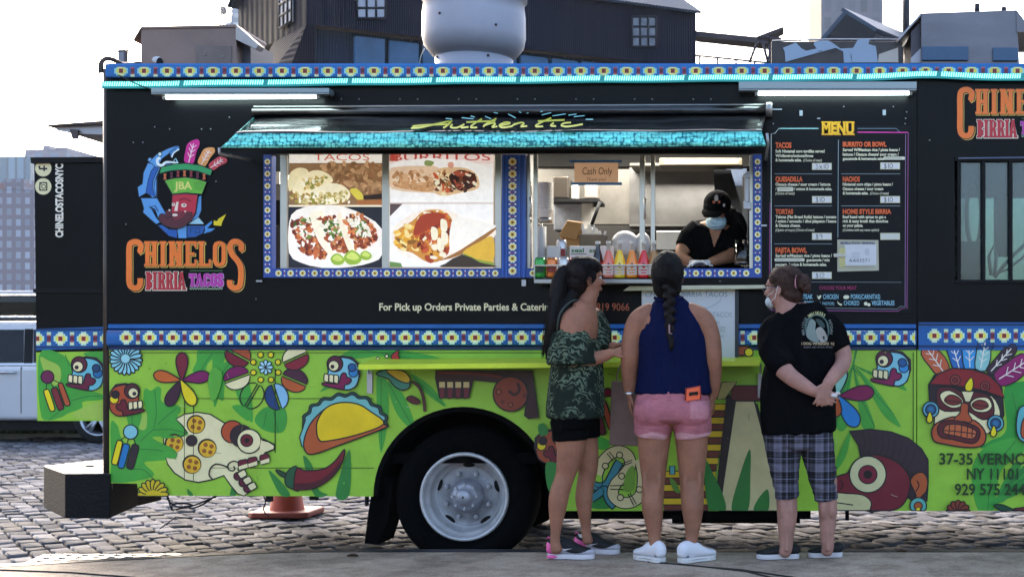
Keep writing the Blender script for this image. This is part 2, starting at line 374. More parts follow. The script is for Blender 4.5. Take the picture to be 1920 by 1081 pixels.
suv('parked_car', 'silver SUV parked across the cobbled street behind the food truck', pw.x - (4.75 / 2 - .9), 10.6, silver)
# dark van beyond it
t = thing('parked_van', 'dark blue-black van with a white roof edge behind the silver SUV', 'van', (-7, 14.5, 0))
dk = M('van_paint', '27303c', .3, var=.06, coat=.4); wh = M('van_white', 'd9dade', .4)
a = PX(-420, 700, 13.5).x; b = PX(120, 700, 13.5).x; zt = PX(0, 552, 13.5).z
mb = MB(); mb.prism([(a, 13.5, .35), (a, 13.5, 1.3), (a + .9, 13.5, 1.45), (a + 1.5, 13.5, zt - .05), (a + 1.7, 13.5, zt), (b, 13.5, zt), (b + .05, 13.5, .35)], (0, 2.0, 0), dk); mb.build('body', t, bevel=.07, seg=3)
mb = MB(); mb.box(a + 1.7, b, 13.42, 13.5, zt + .005, zt + .06, wh); mb.build('roof_edge', t, bevel=.01)
mb = MB(); mb.box(a + 1.8, b, 13.485, 13.498, zt - .55, zt - .12, M('car_glass', '0e1418', .06)); mb.build('window', t)
mb = MB(); mb.box(a + .2, b, 13.47, 13.5, zt - .66, zt - .63, wh); mb.build('side_trim', t)
for wx in (a + .8, b - .9): wheel(t, wx, 13.5, .36, -1)
# traffic cone behind the truck
cY = 2.5; c0 = PX(538, 960, cY); cz = 0.0
t = thing('traffic_cone', 'faded orange traffic cone standing on the cobbles under the truck', 'cone', (c0.x, cY, 0))
om = M('cone_orange', 'c2563a', .55, var=.2, vs=8); ob = M('cone_base', '9c4a3a', .6, var=.2, vs=8)
mb = MB(); s2 = .232; mb.add([(c0.x + a * s2, cY + b * s2, z) for z in (.01, .055) for a, b in ((-1, -.8), (-.8, -1), (.8, -1), (1, -.8), (1, .8), (.8, 1), (-.8, 1), (-1, .8))],
    [tuple(range(7, -1, -1)), tuple(range(8, 16))] + [(i, (i + 1) % 8, 8 + (i + 1) % 8, 8 + i) for i in range(8)], ob); mb.build('base', t, bevel=.012)
mb = MB(); mb.lathe([(.135, .05), (.122, .09), (.03, .90), (.026, .91), (.0, .91)], (c0.x, cY, 0), (0, 0, 1), om, 28); mb.build('cone', t)
# ================================================================ far buildings
def facade(name, h, hw, nx, nz, dx, dz, rough=.6, met=0.0, spread=.25, scale=(1, 1)):
    """wall with a grid of windows as a brick texture: pane colour, frame colour"""
    if name in MATS: return MATS[name]
    m = bpy.data.materials.new(name); MATS[name] = m; m.use_nodes = True; n = m.node_tree.nodes; l = m.node_tree.links; p = n['Principled BSDF']
    tc = n.new('ShaderNodeTexCoord'); sx = n.new('ShaderNodeSeparateXYZ'); ad = n.new('ShaderNodeMath'); cb = n.new('ShaderNodeCombineXYZ'); br = n.new('ShaderNodeTexBrick')
    l.new(tc.outputs['Object'], sx.inputs[0]); l.new(sx.outputs[0], ad.inputs[0]); l.new(sx.outputs[1], ad.inputs[1]); l.new(ad.outputs[0], cb.inputs[0]); l.new(sx.outputs[2], cb.inputs[1]); l.new(cb.outputs[0], br.inputs[0])
    c = rgb(hw); c2 = tuple(min(.9, x * (1 + spread * 2.2) + spread * .1) for x in c)
    br.inputs['Color1'].default_value = (*c, 1); br.inputs['Color2'].default_value = (*c2, 1); br.inputs['Mortar'].default_value = (*rgb(h), 1)
    br.offset = 0; br.inputs['Scale'].default_value = 1; br.inputs['Brick Width'].default_value = dx; br.inputs['Row Height'].default_value = dz; br.inputs['Mortar Size'].default_value = min(dx * (1 - nx), dz * (1 - nz)) / 2; br.inputs['Bias'].default_value = -.3; br.inputs['Mortar Smooth'].default_value = .1
    l.new(br.outputs[0], p.inputs['Base Color']); p.inputs['Roughness'].default_value = rough; p.inputs['Metallic'].default_value = met
    return m
def tower(name, label, rects, Y, dep, mat, top=None, cat='building'):
    t = None
    for i, (a, b, c, d) in enumerate(rects):
        mb = MB(); p = PX(a, b, Y); q = PX(c, d, Y); mb.box(p.x, q.x, Y, Y + dep, max(0, q.z) if q.z < 3 else q.z, p.z, mat)
        if t is None:
            t = thing(name, label, cat, (p.x, Y + dep / 2, 0)); mb.build('wall', t)
        else: mb.build('upper_storey', t)
    return t
tower('glass_tower', 'blue-grey glass tower at far left edge of the skyline', [(-90, 293, 57, 800)], 300, 40, facade('glass_a', '62717f', '6d8393', .7, .75, 2.0, 60, .12))  # skyline facades kept pale and low in contrast, distance haze mixed into their colours
t = tower('apartment_block', 'pale brick apartment block with many small windows in front of the blue tower', [(-70, 355, 64, 800), (8, 335, 44, 356)], 190, 25, facade('brick_a', '857b82', '8f929e', .5, .5, 1.35, 1.6, .7, spread=.35))
tw = t
mb = MB()
for i in range(3): mb.R(-60 + i * 46, 340, -52 + i * 46, 356, 190.3, 196, M('brick_plain', '8a7a7e', .8, var=.2, vs=.4))
mb.build('roof_parapet', tw)
tower('office_block', 'blue-grey flat-topped office block seen above the black rear cabinet', [(46, 280, 126, 800), (80, 272, 92, 281), (104, 276, 125, 281)], 420, 40, facade('brick_b', '8d8a96', '7f8b9e', .5, .45, 5, 5, .7))
# tall stepped skyscraper behind the left roof vent
tower('skyscraper', 'tall stepped blue-grey skyscraper rising behind the left roof vent', [(422, 42, 476, 700), (432, 30, 464, 43), (434, -140, 462, 31)], 700, 40, facade('glass_b', '54738c', '90a6b5', .6, .45, 6.5, 4.6, .4))
t = thing('crane_mast', 'thin dark crane mast beside the tall stepped skyscraper', 'mast', (PX(417, 700, 500).x, 500, 0))
mb = MB(); ck = M('crane_dark', '3c3f48', .7)
for dx in (-1, 1): mb.cyl(PX(417, 700, 500) + Vector((dx * .55, 0, 0)), PX(417, -40, 500) + Vector((dx * .55, 0, 0)), .25, .25, ck, 6)
for i in range(24):
    z0, z1 = PX(0, 70 - i * 5, 500).z, PX(0, 65 - i * 5, 500).z; x = PX(417, 0, 500).x; s = -1 if i % 2 else 1
    mb.cyl((x - s * .55, 500, z0), (x + s * .55, 500, z1), .2, .2, ck, 5)
mb.R(413, 12, 421, 25, 499, 501, ck); mb.build('mast', t)
# right tower with light put into its left side colour, brick gable house and chimney
t = thing('concrete_tower', 'tall grey tower with a pale left side behind the gabled roof', 'building', (PX(1590, 0, 260).x, 270, 0))
mb = MB(); p = PX(1540, -160, 260); q = PX(1655, 700, 260); r_ = PX(1518, -160, 275)
mb.box(p.x, q.x, 260, 295, 0, p.z, facade('conc_a', '73747e', '5f626c', .55, .5, 2.4, 3.4, .7)); mb.build('wall', t)
mb = MB(); mb.prism([(p.x - .02, 260.02, 0), (p.x - .02, 295, 0), (r_.x, 285, 0), (r_.x, 275, 0)], (0, 0, p.z), M('conc_lit', '8a7f78', .8, var=.08, vs=.3, k=.6)); mb.build('side_wall', t)
t = thing('gabled_shed', 'dark gabled shed with a blue-grey metal roof at upper right', 'building', (PX(1600, 0, 60).x, 64, 0))
wl = M('shed_wall', '1a1e27', .7, var=.12, vs=.6); rf = M('shed_roof', '3c4b5e', .45, metal=.3, var=.15, vs=.8, stretch=(1, .1, 1))
A = [PX(1548, 74, 60), PX(1587, 28, 60), PX(1640, 60, 60)]
mb = MB(); e = Vector((6, 9, 0)); b0 = [Vector((A[0].x, 60, 0)), Vector((A[2].x, 60, 0))]
mb.prism([b0[0], A[0], A[1], A[2], b0[1]], e, wl); mb.build('wall', t)
mb = MB()
for a, b in ((A[0], A[1]), (A[1], A[2])):
    u = (b - a).normalized() * .35; n_ = Vector((-u.z, 0, u.x)).normalized() * .14
    mb.prism([a - u + n_ * .2, b + u * .1 + n_ * .2, b + u * .1 + n_ * 1.6, a - u + n_ * 1.6], e * 1.03 , rf)
mb.build('roof', t)
mb = MB(); a, b = PX(1640, 62, 62), PX(1720, 80, 62); mb.box(a.x, b.x, 62, 69, 0, b.z, wl); mb.build('annex', t)
mb = MB(); mb.cyl(PX(1699, 80, 66), PX(1699, -60, 66), .2, .2, M('pipe_dark', '33363f', .6, metal=.4), 14); mb.build('chimney', t)
# ---- dark corrugated conveyor house on slanted legs
def corrugated(name, h, k=.8, rough=.5, sc=10):
    if name in MATS: return MATS[name]
    m = M(name, h, rough, var=.3, vs=.35, k=k, stretch=(1, 1, .3), spec=.12); n = m.node_tree.nodes; l = m.node_tree.links
    tc = n.new('ShaderNodeTexCoord'); sx = n.new('ShaderNodeSeparateXYZ'); ad = n.new('ShaderNodeMath'); cb = n.new('ShaderNodeCombineXYZ'); wv = n.new('ShaderNodeTexWave'); b = n.new('ShaderNodeBump')
    l.new(tc.outputs['Object'], sx.inputs[0]); l.new(sx.outputs[0], ad.inputs[0]); l.new(sx.outputs[1], ad.inputs[1]); l.new(ad.outputs[0], cb.inputs[0]); l.new(cb.outputs[0], wv.inputs[0])
    wv.inputs['Scale'].default_value = sc / 10; wv.bands_direction = 'X'; b.inputs['Strength'].default_value = .9; b.inputs['Distance'].default_value = .03
    l.new(wv.outputs['Fac'], b.inputs['Height']); l.new(b.outputs[0], n['Principled BSDF'].inputs['Normal'])
    return m
DY = 46.0
def BX(px, py, r): return PX(px, py, (DY + D0) * r - D0)
cw = corrugated('corrugated_dark', '0d1830', sc=26); cs = corrugated('corrugated_side', '141828', rough=.8, sc=26); cr = corrugated('corrugated_roof', '4a5a6a', rough=.5, sc=14)
t = thing('conveyor_house', 'dark corrugated industrial house raised on slanted legs behind the truck roof', 'building', (BX(900, 0, 1.1).x, DY + 6, 0))
zb = BX(575, 45, 1.0).z; LC = BX(575, 45, 1); RC = BX(1305, 20, 1.157); LB = BX(513, 78, 1.06)
RC = Vector((RC.x, RC.y, 0)); LC2 = Vector((LC.x, LC.y, 0)); LB2 = Vector((LB.x, LB.y, 0)); ez = BX(1305, 20, 1.157).z
n_ = (RC - LC2).normalized(); back = LB2 - LC2
up = Vector((0, 0, 1))
rz = ez + 1.8
mb = MB(); back2 = back * 2.2
P4 = [LC2, RC, RC + back2, LC2 + back2]
mb.add([p + up * zb for p in P4] + [p + up * ez for p in P4], [(0, 1, 5, 4), (1, 2, 6, 5), (2, 3, 7, 6), (3, 2, 1, 0)], cw); mb.build('wall', t)
mb = MB(); off = (back.normalized() * .0) - n_ * .01; mb.add([LC2 + up * zb + off, LC2 + up * (ez) + off, LC2 + back2 + up * (ez) + off, LC2 + back2 + up * zb + off, LC2 + back2 * .5 + up * (rz + 1) + off], [(0, 1, 4, 2, 3)], cs); mb.build('gable_wall', t)
mb = MB(); rm = back2 * .5; o2 = -back.normalized() * .35
mb.add([LC2 - n_ * .4 + o2 + up * (ez - .1), RC + n_ * .06 + o2 + up * (ez - .1), RC + n_ * .06 + rm + up * (rz + 1), LC2 - n_ * .4 + rm + up * (rz + 1), RC + n_ * .06 + back2 - o2 + up * (ez - .1), LC2 - n_ * .4 + back2 - o2 + up * (ez - .1)], [(0, 1, 2, 3), (3, 2, 4, 5)], cr)
rf_ = mb.build('roof', t); sd = rf_.modifiers.new('solid', 'SOLIDIFY'); sd.thickness = .12
def on_wall(px, py, out=.03):                 # point of the long wall seen at that pixel
    d = (Vector(((px - VX) / F, 1, -(py - HY) / F))); c = Vector((CX, -D0, CZ)); wn = Vector((n_.y, -n_.x, 0)); s = (LC2 - c).dot(wn) / d.dot(wn)
    return c + d * s + wn * out
def win(name, x0, y0, x1, y1, pane, fr, nx, nz):
    a, b, c, d = on_wall(x0, y1), on_wall(x1, y1), on_wall(x1, y0), on_wall(x0, y0)
    w_ = MB(); wn = Vector((n_.y, -n_.x, 0)); w_.prism([a, b, c, d], wn * .03, pane); q = w_.build(name, t)
    f = MB()
    for i in range(nx + 1): u = i / nx; p0 = a.lerp(b, u) + wn * .05; p1 = d.lerp(c, u) + wn * .05; f.cyl(p0, p1, .05, .05, fr, 6)
    for i in range(nz + 1): u = i / nz; p0 = a.lerp(d, u) + wn * .05; p1 = b.lerp(c, u) + wn * .05; f.cyl(p0, p1, .05, .05, fr, 6)
    f.build('window_frame', q)
frm = M('win_frame', '2a2c35', .6); p1m = M('pane_pale', 'b9bac6', .15, var=.12, vs=1.2, emit=0); p2m = M('pane_dirty', '787c86', .4, var=.5, vs=2.0)
win('window', 669, -22, 722, 35, p1m, frm, 3, 3); win('window', 1184, 32, 1229, 88, p2m, frm, 3, 3)
mb = MB(); q0 = LC2 + back * .35 - n_ * .06; q1 = LC2 + back * .72 - n_ * .06; za, zb2 = BX(540, 46, 1.03).z, BX(540, -20, 1.03).z
mb.prism([q0 + up * za, q1 + up * za, q1 + up * zb2, q0 + up * zb2], -n_ * .04, M('pane_bright', 'e6dfe2', .2)); w3 = mb.build('window', t)
mb = MB()
for i in range(4): mb.cyl(q0.lerp(q1, i / 3) + up * za - n_ * .07, q0.lerp(q1, i / 3) + up * zb2 - n_ * .07, .05, .05, frm, 5); mb.cyl(q0 + up * (za + (zb2 - za) * i / 3) - n_ * .07, q1 + up * (za + (zb2 - za) * i / 3) - n_ * .07, .05, .05, frm, 5)
mb.build('window_frame', w3)
# recessed blue base under the overhang, with buttress panels and a slanted leg
bm_ = M('blue_panel', '456c90', .6, var=.25, vs=.9); bd = corrugated('blue_corrugated', '1d3042', sc=20)
inn = back.normalized() * .55
mb = MB(); P4 = [LC2 + inn + n_ * .5, RC + inn, RC + inn * 3, LC2 + inn * 3 + n_ * .5]
mb.add([p for p in P4] + [p + up * (zb - .02) for p in P4], [(0, 1, 5, 4), (1, 2, 6, 5), (3, 0, 4, 7)], bd); mb.build('base_wall', t)
mb = MB(); wn = Vector((n_.y, -n_.x, 0)); Lw = (RC - LC2).length
for i in range(9):
    a = LC2 + inn + n_ * (2.0 + i * 1.42) + wn * .05; b = a + n_ * 1.25
    mb.prism([a + up * (zb - 5), b + up * (zb - 5), b + up * (zb - .2), a + up * (zb - .2)], wn * .2, bm_)
mb.build('base_panel', t, bevel=.08)
mb = MB(); a = LC2 + up * zb; b = LC2 + back + up * zb
mb.hexa([a - n_ * 1.6 - up * 4.6, a + n_ * .2 - up * 4.6, a + n_ * .35, a] + [b - n_ * 2.2 - up * 4.6, b - up * 4.6, b + n_ * .3, b], cs); mb.build('slanted_leg', t)
# gantry with handrail right of it
t = thing('gantry_bridge', 'rusty brown gantry walkway leaving the right end of the dark corrugated house', 'gantry', (BX(1390, 0, 1.16).x, BX(1390, 0, 1.16).y, 0))
gb = M('gantry_steel', '4a3f44', .7, var=.2, vs=1)
def G(x, y, r=1.16): return BX(x, y, r)
def bar(b, p, q, r): b.cyl(p, q, r, r, gb, 6)
mb = MB(); mb.prism([G(1303, 58), G(1445, 72), G(1445, 83), G(1303, 68)], (0, 1.2, 0), gb); bar(mb, G(1420, 78), G(1405, 118), .07); bar(mb, G(1430, 78), G(1440, 118), .07); mb.build('walkway', t)
mb = MB(); bar(mb, G(1303, 104), G(1440, 118), .05)
for x in (1312, 1345, 1380, 1415): bar(mb, G(x, 104 + (x - 1303) * .1), G(x, 130), .05)
mb.build('handrail', t)
mb = MB(); mb.prism([G(1420, 68), G(1468, 50), G(1470, 54), G(1440, 68), G(1465, 70), G(1466, 76), G(1420, 74)], (0, 1.2, 0), gb); mb.prism([G(1440, 74), G(1452, 74), G(1454, 130), G(1440, 130)], (0, 1, 0), gb); mb.build('head_frame', t)
# ================================================================ FOOD TRUCK : shell
TR = thing('food_truck', 'black food truck with a green painted skirt, blue tile bands and a lit serving window', 'food truck', (.6, 1.1, 0))
black = M('truck_black', '08090d', .36, var=.35, vs=2.5, bump=.12, bs=2.2, k=.6, spec=.14)
black2 = M('truck_black_matt', '0c0d10', .6, var=.15, vs=3, bump=.08, bs=30, k=.75, spec=.2)
green = C('9acb3e')
steel = M('stainless', 'a9a7a4', .32, metal=.85, var=.10, vs=3, bump=.05, bs=8)
alu = M('aluminium', 'b4b4b8', .42, metal=.7, var=.12, vs=5)
blue = C('175fa6'); navy = C('14305e')
XL, XR = PX(205, 0, 0).x, 4.35
def xz(px, py): p = PX(px, py, 0); return p.x, p.z
WX0, WZ1 = xz(495, 288); WX1, WZ0 = xz(1429, 521)
CX0, CZ1 = xz(1790, 293); CX1 = xz(2100, 0)[0]; CZ0 = xz(0, 531)[1]
ZB, ZT, ZM = xz(0, 655)[1], xz(0, 128)[1], xz(0, 612)[1]
T = .05
XS = xz(1719, 0)[0]
mb = MB()
xl2 = xz(197, 0)[0]
mb.box(xl2, WX0, 0, T, ZB, ZT, black); mb.box(WX0, WX1, 0, T, WZ1, ZT, black); mb.box(WX0, WX1, 0, T, ZB, WZ0, black); mb.box(WX1, XS, 0, T, ZB, ZT, black)
mb.box(XS + .004, CX0, .006, T, ZB, ZT, black); mb.box(CX0, CX1, .006, T, ZB, CZ0, black); mb.box(CX0, CX1, .006, T, CZ1, ZT, black); mb.box(CX1, XR, .006, T, ZB, ZT, black)
UP = mb.build('upper_side_panel', TR, fixn=False)
# rounded rear corner post, roof, back and far walls, floor, front
mb = MB(); ex = xz(190, 0)[0]
mb.tube([(xl2 + .004, .025, .47), (xl2 + .004, .025, ZT)], .026, M('corner_edge', '4c443f', .35, metal=.5, var=.2, vs=4), 16); mb.build('corner_post', TR)
inst = M('kitchen_steel', 'b9b4ad', .35, metal=.6, var=.16, vs=2.2, bump=.1, bs=6)
mb = MB(); mb.box(xl2, XR, .03, 2.25, ZT - .03, ZT + .03, black2); mb.build('roof', TR, bevel=.02)
mb = MB(); mb.box(xl2, xl2 + T, T, 2.2, .5, ZT - .03, black); mb.build('rear_wall', TR)
mb = MB(); mb.box(xl2, 2.5, 2.2, 2.25, .5, ZT - .03, black); mb.box(2.5, 4.1, 2.2, 2.25, .5, 1.62, black); mb.box(2.5, 4.1, 2.2, 2.25, 2.45, ZT - .03, black); mb.box(4.1, XR, 2.2, 2.25, .5, ZT - .03, black); mb.build('far_wall', TR, fixn=False)
mb = MB(); mb.box(2.5, 4.1, 2.215, 2.22, 1.62, 2.45, M('daylight_dimming_glass', '6f979c', .1, trans=.85, k=.55)); mb.build('far_window', TR)  # tint added to dim the daylight seen through the cab
mb = MB(); mb.box(2.42, 2.47, T, 2.2, .68, ZT - .03, black); mb.build('bulkhead', TR)
mb = MB(); mb.box(XR - T, XR, T, 2.2, .6, 1.55, black); mb.box(XR - T, XR, T, 2.2, 2.6, ZT - .03, black); mb.build('front_wall', TR)
mb = MB(); mb.box(XR - .03, XR - .02, T, 2.2, 1.55, 2.6, M('cab_glass', '9fb9bd', .05, trans=.9, spec=.5, k=1.0)); mb.build('windscreen', TR)
mb = MB(); chs = M('chassis_black', '050506', .9, spec=.08); mb.box(xl2 + T, XR - T, .05, 2.2, .62, .68, chs); mb.box(xl2 + .3, XR - .3, .60, .68, .50, .62, chs); mb.box(xl2 + .3, XR - .3, 1.5, 1.6, .50, .62, chs); mb.build('chassis', TR)
# green skirt with wheel arch
AX, AZ = xz(868, 930); AR = 168 / S0
def arch(n=28, a0=pi, a1=0, r=AR): return [(AX + r * cos(a0 + (a1 - a0) * k / n), AZ + r * sin(a0 + (a1 - a0) * k / n)) for k in range(n + 1)]
o = [xz(205, 655), xz(205, 905), xz(257, 906), xz(260, 928), xz(696, 930)] + arch() + [xz(1040, 957), xz(1718, 957), xz(1718, 655)]
mb = MB(); mb.prism([(a, .0, b) for a, b in o], (0, .035, 0), green); LOW = mb.build('lower_side_panel', TR)
mb = MB(); c0, c1 = xz(1720, 655), xz(2330, 957); mb.box(c0[0], XR, .003, .035, c1[1], c0[1], green); CAB = mb.build('cab_lower_panel', TR)
# dark wheel well liner and lip
wl_ = M('wheel_well', '08080a', .9, k=.7, spec=.1)
mb = MB(); A0 = arch(28, pi, 0, AR - .002); A1 = arch(28, pi, 0, AR - .03)
n = len(A0); V = [(x, y, z) for y in (-.006, .5) for x, z in A0] + [(x, y, z) for y in (-.006, .5) for x, z in A1]
mb.add(V, [(i, i + 1, n + i + 1, n + i) for i in range(n - 1)] + [(2 * n + i, 2 * n + i + 1, 3 * n + i + 1, 3 * n + i) for i in range(n - 1)] + [(i, i + 1, 2 * n + i + 1, 2 * n + i) for i in range(n - 1)], wl_)
mb.prism([(x, .5, z) for x, z in A0] , (0, .02, 0), wl_); mb.build('wheel_arch', TR)
mb = MB(); a, b = PX(693, 930, .06), PX(722, 1016, .06)
mb.prism([PX(700, 900, .06), PX(722, 896, .06), PX(737, 900, .06), PX(728, 970, .06), PX(712, 1020, .06), PX(683, 1018, .06), PX(690, 960, .06)], (0, .30, 0), M('rubber_flap', '060607', .9, k=.8, spec=.06)); mb.build('mud_flap', TR, bevel=.006)
def truck_wheel(cx, cy, cz, name):
    ty = M('truck_tyre', '060709', .9, bump=.25, bs=60, k=.7, spec=.08); rm = M('rim_paint', 'd2d2d4', .42, metal=.35, var=.22, vs=9, bump=.08, bs=40); hb = M('hub_paint', 'b2b3bd', .4, metal=.4, var=.2, vs=14); dk = M('rim_hole', '0c0c0f', .9)
    q = Vector((cx, cy, cz)); ax = (0, 1, 0)
    mb = MB(); R_ = .42
    mb.lathe([(.268, .012), (.30, -.012), (.35, -.018), (.39, -.004), (R_, .035), (R_, .25), (.39, .29), (.3, .29), (.26, .27)], q, ax, ty, 64)
    for k in range(60):
        a = 2 * pi * k / 60
        mb.box(-.001, .001, 0, .001, 0, .001, ty) if False else None
    w = mb.build('wheel', TR)
    mb = MB(); mb.lathe([(.268, .02), (.266, -.004), (.258, -.012), (.248, -.008), (.240, .014), (.232, .03), (.222, .035), (.214, .06), (.206, .095), (.190, .115)], q, ax, rm, 72); mb.lathe([(.190, .115), (.165, .120), (.13, .108), (.098, .09), (.092, .075)], q, ax, M('rim_disc', 'a3a3a8', .5, metal=.2, var=.42, vs=7, bump=.15, bs=30), 72); r_ = mb.build('rim', w)
    for k in range(5):
        a = pi / 2 + 2 * pi * k / 5 + .0 - 2 * pi / 10 * 0 + (-.02)
        mb = MB(); c = q + Vector((cos(a) * .182, .1145, sin(a) * .182)); t_ = Vector((-sin(a), 0, cos(a))); n_2 = Vector((cos(a), 0, sin(a)))
        mb.prism([c + t_ * (.036 * cos(u)) + n_2 * (.014 * sin(u)) + Vector((0, .004 * sin(u) + .0, 0)) for u in [2 * pi * i / 18 for i in range(18)]], (0, -.004, 0), dk); mb.build('hand_hole', r_)
    for k in range(8):
        a = 2 * pi * k / 8 + .39; c = q + Vector((cos(a) * .138, .108, sin(a) * .138)); mb = MB(); mb.cyl(c, c - Vector((0, .03, 0)), .0155, .014, hb, 6); mb.cyl(c - Vector((0, .03, 0)), c - Vector((0, .045, 0)), .007, .007, hb, 8); mb.build('wheel_nut', r_)
    mb = MB(); mb.lathe([(.105, .10), (.100, .06), (.088, .045), (.082, .02), (.066, .008), (.050, .004), (.046, -.02), (.034, -.03), (.0, -.033)], q, ax, hb, 40)
    mb.ball(q + Vector((0, -.033, 0)), (.007, .004, .007), dk, 8)
    for k in range(8):
        a = 2 * pi * k / 8; c = q + Vector((cos(a) * .073, .014, sin(a) * .073)); mb.cyl(c, c - Vector((0, .016, 0)), .0095, .009, hb, 6)
    mb.build('hub', w)
    return w
wx, wz = xz(867, 940); truck_wheel(wx, .045, .42, 'wheel')
wz_ = wz
mb = MB(); mb.cyl((wx, .3, .42), (wx, 1.9, .42), .06, .06, black2, 12); mb.ball((wx + .05, 1.1, .42), (.2, .2, .18), black2, 16); mb.lathe([(.2, 1.8), (.42, 1.83), (.42, 2.1), (.2, 2.12)], (wx, 0, .42), (0, 1, 0), wl_, 32); mb.build('rear_axle', TR)
mb = MB(); mb.lathe([(.2, .25), (.42, .28), (.42, .52), (.2, .55)], (3.75, 0, .42), (0, 1, 0), wl_, 32); mb.build('front_wheel', TR)
mb = MB(); mb.R(1050, 955, 1520, 972, .12, .3, wl_); mb.R(1260, 958, 1500, 980, .35, .5, wl_); mb.R(1585, 940, 1592, 975, .02, .04, wl_)
mb.build('under_rail', TR)
# rear recessed cabinet
YB = .10
mb = MB(); p = PX(58, 295, YB); q = PX(199, 545, YB); r_ = PX(70, 788, YB)
mb.hexa([PX(70, 788, YB), PX(207, 788, YB), PX(207, 296, YB), PX(64, 296, YB)] + [v + Vector((0, 1.6, 0)) for v in (PX(70, 788, YB), PX(207, 788, YB), PX(207, 296, YB), PX(64, 296, YB))], black)
BOX = mb.build('rear_cabinet', TR)
mb = MB(); mb.hexa([PX(58, 306, YB - .02), PX(196, 304, YB - .02), PX(196, 294, YB - .02), PX(57, 295, YB - .02)] + [v + Vector((0, 1.6, 0)) for v in (PX(58, 306, YB - .02), PX(196, 304, YB - .02), PX(196, 294, YB - .02), PX(57, 295, YB - .02))], black2)
mb.R(62, 541, 206, 548, YB - .012, YB + .2, black2); mb.build('cabinet_lip', BOX)
mb = MB(); mb.hexa([PX(70, 788.5, YB - .004), PX(205, 788.5, YB - .004), PX(205, 658, YB - .004), PX(67.5, 660, YB - .004)] + [v + Vector((0, .003, 0)) for v in (PX(70, 788.5, YB - .004), PX(205, 788.5, YB - .004), PX(205, 658, YB - .004), PX(67.5, 660, YB - .004))], green); BOXG = mb.build('cabinet_lower_panel', BOX)
# rear step bumper of dark chequer plate
tp = M('step_top_sky', '6f6462', .42, metal=.25, var=.12, vs=25, bump=.5, bs=55); td = M('step_plate', '060608', .7, metal=0, bump=.9, bs=70, k=.8, spec=.25)  # pale pinkish top: sky reflection put into the colour
def stp(px, py, Y): return PX(px, py, Y)
mb = MB()
YF = -.02; zt = .565; zb = .30
base = [PX(122, 900, YF).x, PX(205, 900, YF).x + .15]
ql = PX(82, 900, .50).x; oct_ = [(base[0], YF), (PX(206, 972, YF).x, YF), (PX(258, 948, .60).x, .60), (PX(258, 948, .60).x, .94), (ql + .12, .94), (ql, .50)]
V = [(x, y, z) for z in (zb, zt) for x, y in oct_]; n = 6
mb.add(V, [(i, (i + 1) % n, n + (i + 1) % n, n + i) for i in range(n)] + [tuple(range(n))[::-1]], td)
mb.add([(x, y, zt) for x, y in oct_], [tuple(range(n))], tp)
STEP = mb.build('rear_step', TR, bevel=.006)
mb = MB(); c = PX(168, 872, .45); mb.ball((c.x, .45, zt + .002), (.03, .03, .008), wl_, 10); mb.build('step_hole', STEP)
# belt rail and roof rail : tiled bands
def tile_band(art, x0, x1, yc, per, ph, half, hues=('c4ecd0', 'fbe74c', 'fff6c0', '8f2a1e'), small=True, clip=None):
    """stepped-cross flowers with small bar motifs between, in photo pixels"""
    u = per / 44.0; i = 0; x = ph
    def rc(a, b, c, d, col):
        if clip: b = max(b, clip[0]); d = min(d, clip[1])
        if d > b: art.rect(a, b, c, d, col)
    lv = art.n
    while x < x1 + per / 2:
        if x > x0 - per / 2:
            for q, (a, b, col) in enumerate(((13, 5.2, hues[0]), (9, 9, hues[0]), (5.2, 13, hues[0]), (9.6, 3.6, hues[1]), (6.4, 7, hues[1]), (4.6, 9.6, hues[2]), (4, 4.3, hues[3]))):
                art.n = lv + q * 1.0; rc(max(x - a * u, x0), yc - b * u, min(x + a * u, x1), yc + b * u, col)
            m_ = x + per / 2
            if m_ < x1 - 4 and small:
                art.n = lv; rc(m_ - 3.6 * u, yc - 5 * u, m_ + 3.6 * u, yc + 5 * u, '6a2436')
                for sg in (-1, 1): 
                    art.n = lv + 1; rc(m_ - 4 * u, yc + sg * 9.5 * u - 3.2 * u, m_ + 4 * u, yc + sg * 9.5 * u + 3.2 * u, 'cfe3b4'); art.n = lv + 2; rc(m_ - 3 * u, yc + sg * 5.5 * u - 1.5 * u, m_ + 3 * u, yc + sg * 5.5 * u + 1.5 * u, 'b04a5a')
                    for dx in (-8.5, 8.5): art.n = lv + 1; rc(m_ + dx * u - 1.3 * u, yc + sg * 11 * u - 1.3 * u, m_ + dx * u + 1.3 * u, yc + sg * 11 * u + 1.3 * u, '2f74b8')
        x += per
    art.n = lv + 8
mb = MB(); p, q = xz(205, 609), xz(1716, 655)
zz = lambda y: xz(0, y)[1]
prof = [(.0, 607), (-.016, 608), (-.016, 615), (-.004, 617), (-.028, 619), (-.036, 626), (-.036, 642), (-.030, 647), (-.010, 650), (-.010, 655), (.0, 656)]
cols = [blue, blue, blue, navy, blue, blue, blue, navy, navy, navy]
belt_gl = M('belt_gloss', '1a5296', .14, var=.04, coat=.6, spec=.6)
xa, xb = p[0], xz(1717, 0)[0]
for i in range(10):
    (y0, a), (y1, b) = prof[i], prof[i + 1]
    mb.add([(xa, y0, zz(a)), (xb, y0, zz(a)), (xb, y1, zz(b)), (xa, y1, zz(b))], [(0, 1, 2, 3)], belt_gl if i == 4 else cols[i], i in (4, 5, 6))
BELT = mb.build('belt_rail', TR)
art = Art(-.0365); art.o = (0, 0, 1)
VXs = 1 + .0365 / 8
def unY(x, y, Y): k = (D0 + Y) / D0; return (VX + (x - VX) / k, HY + (y - HY) / k)
tile_band(art, 208, 1716, 632.5, 43.6, 237, 12); art.build('tile_pattern', BELT)
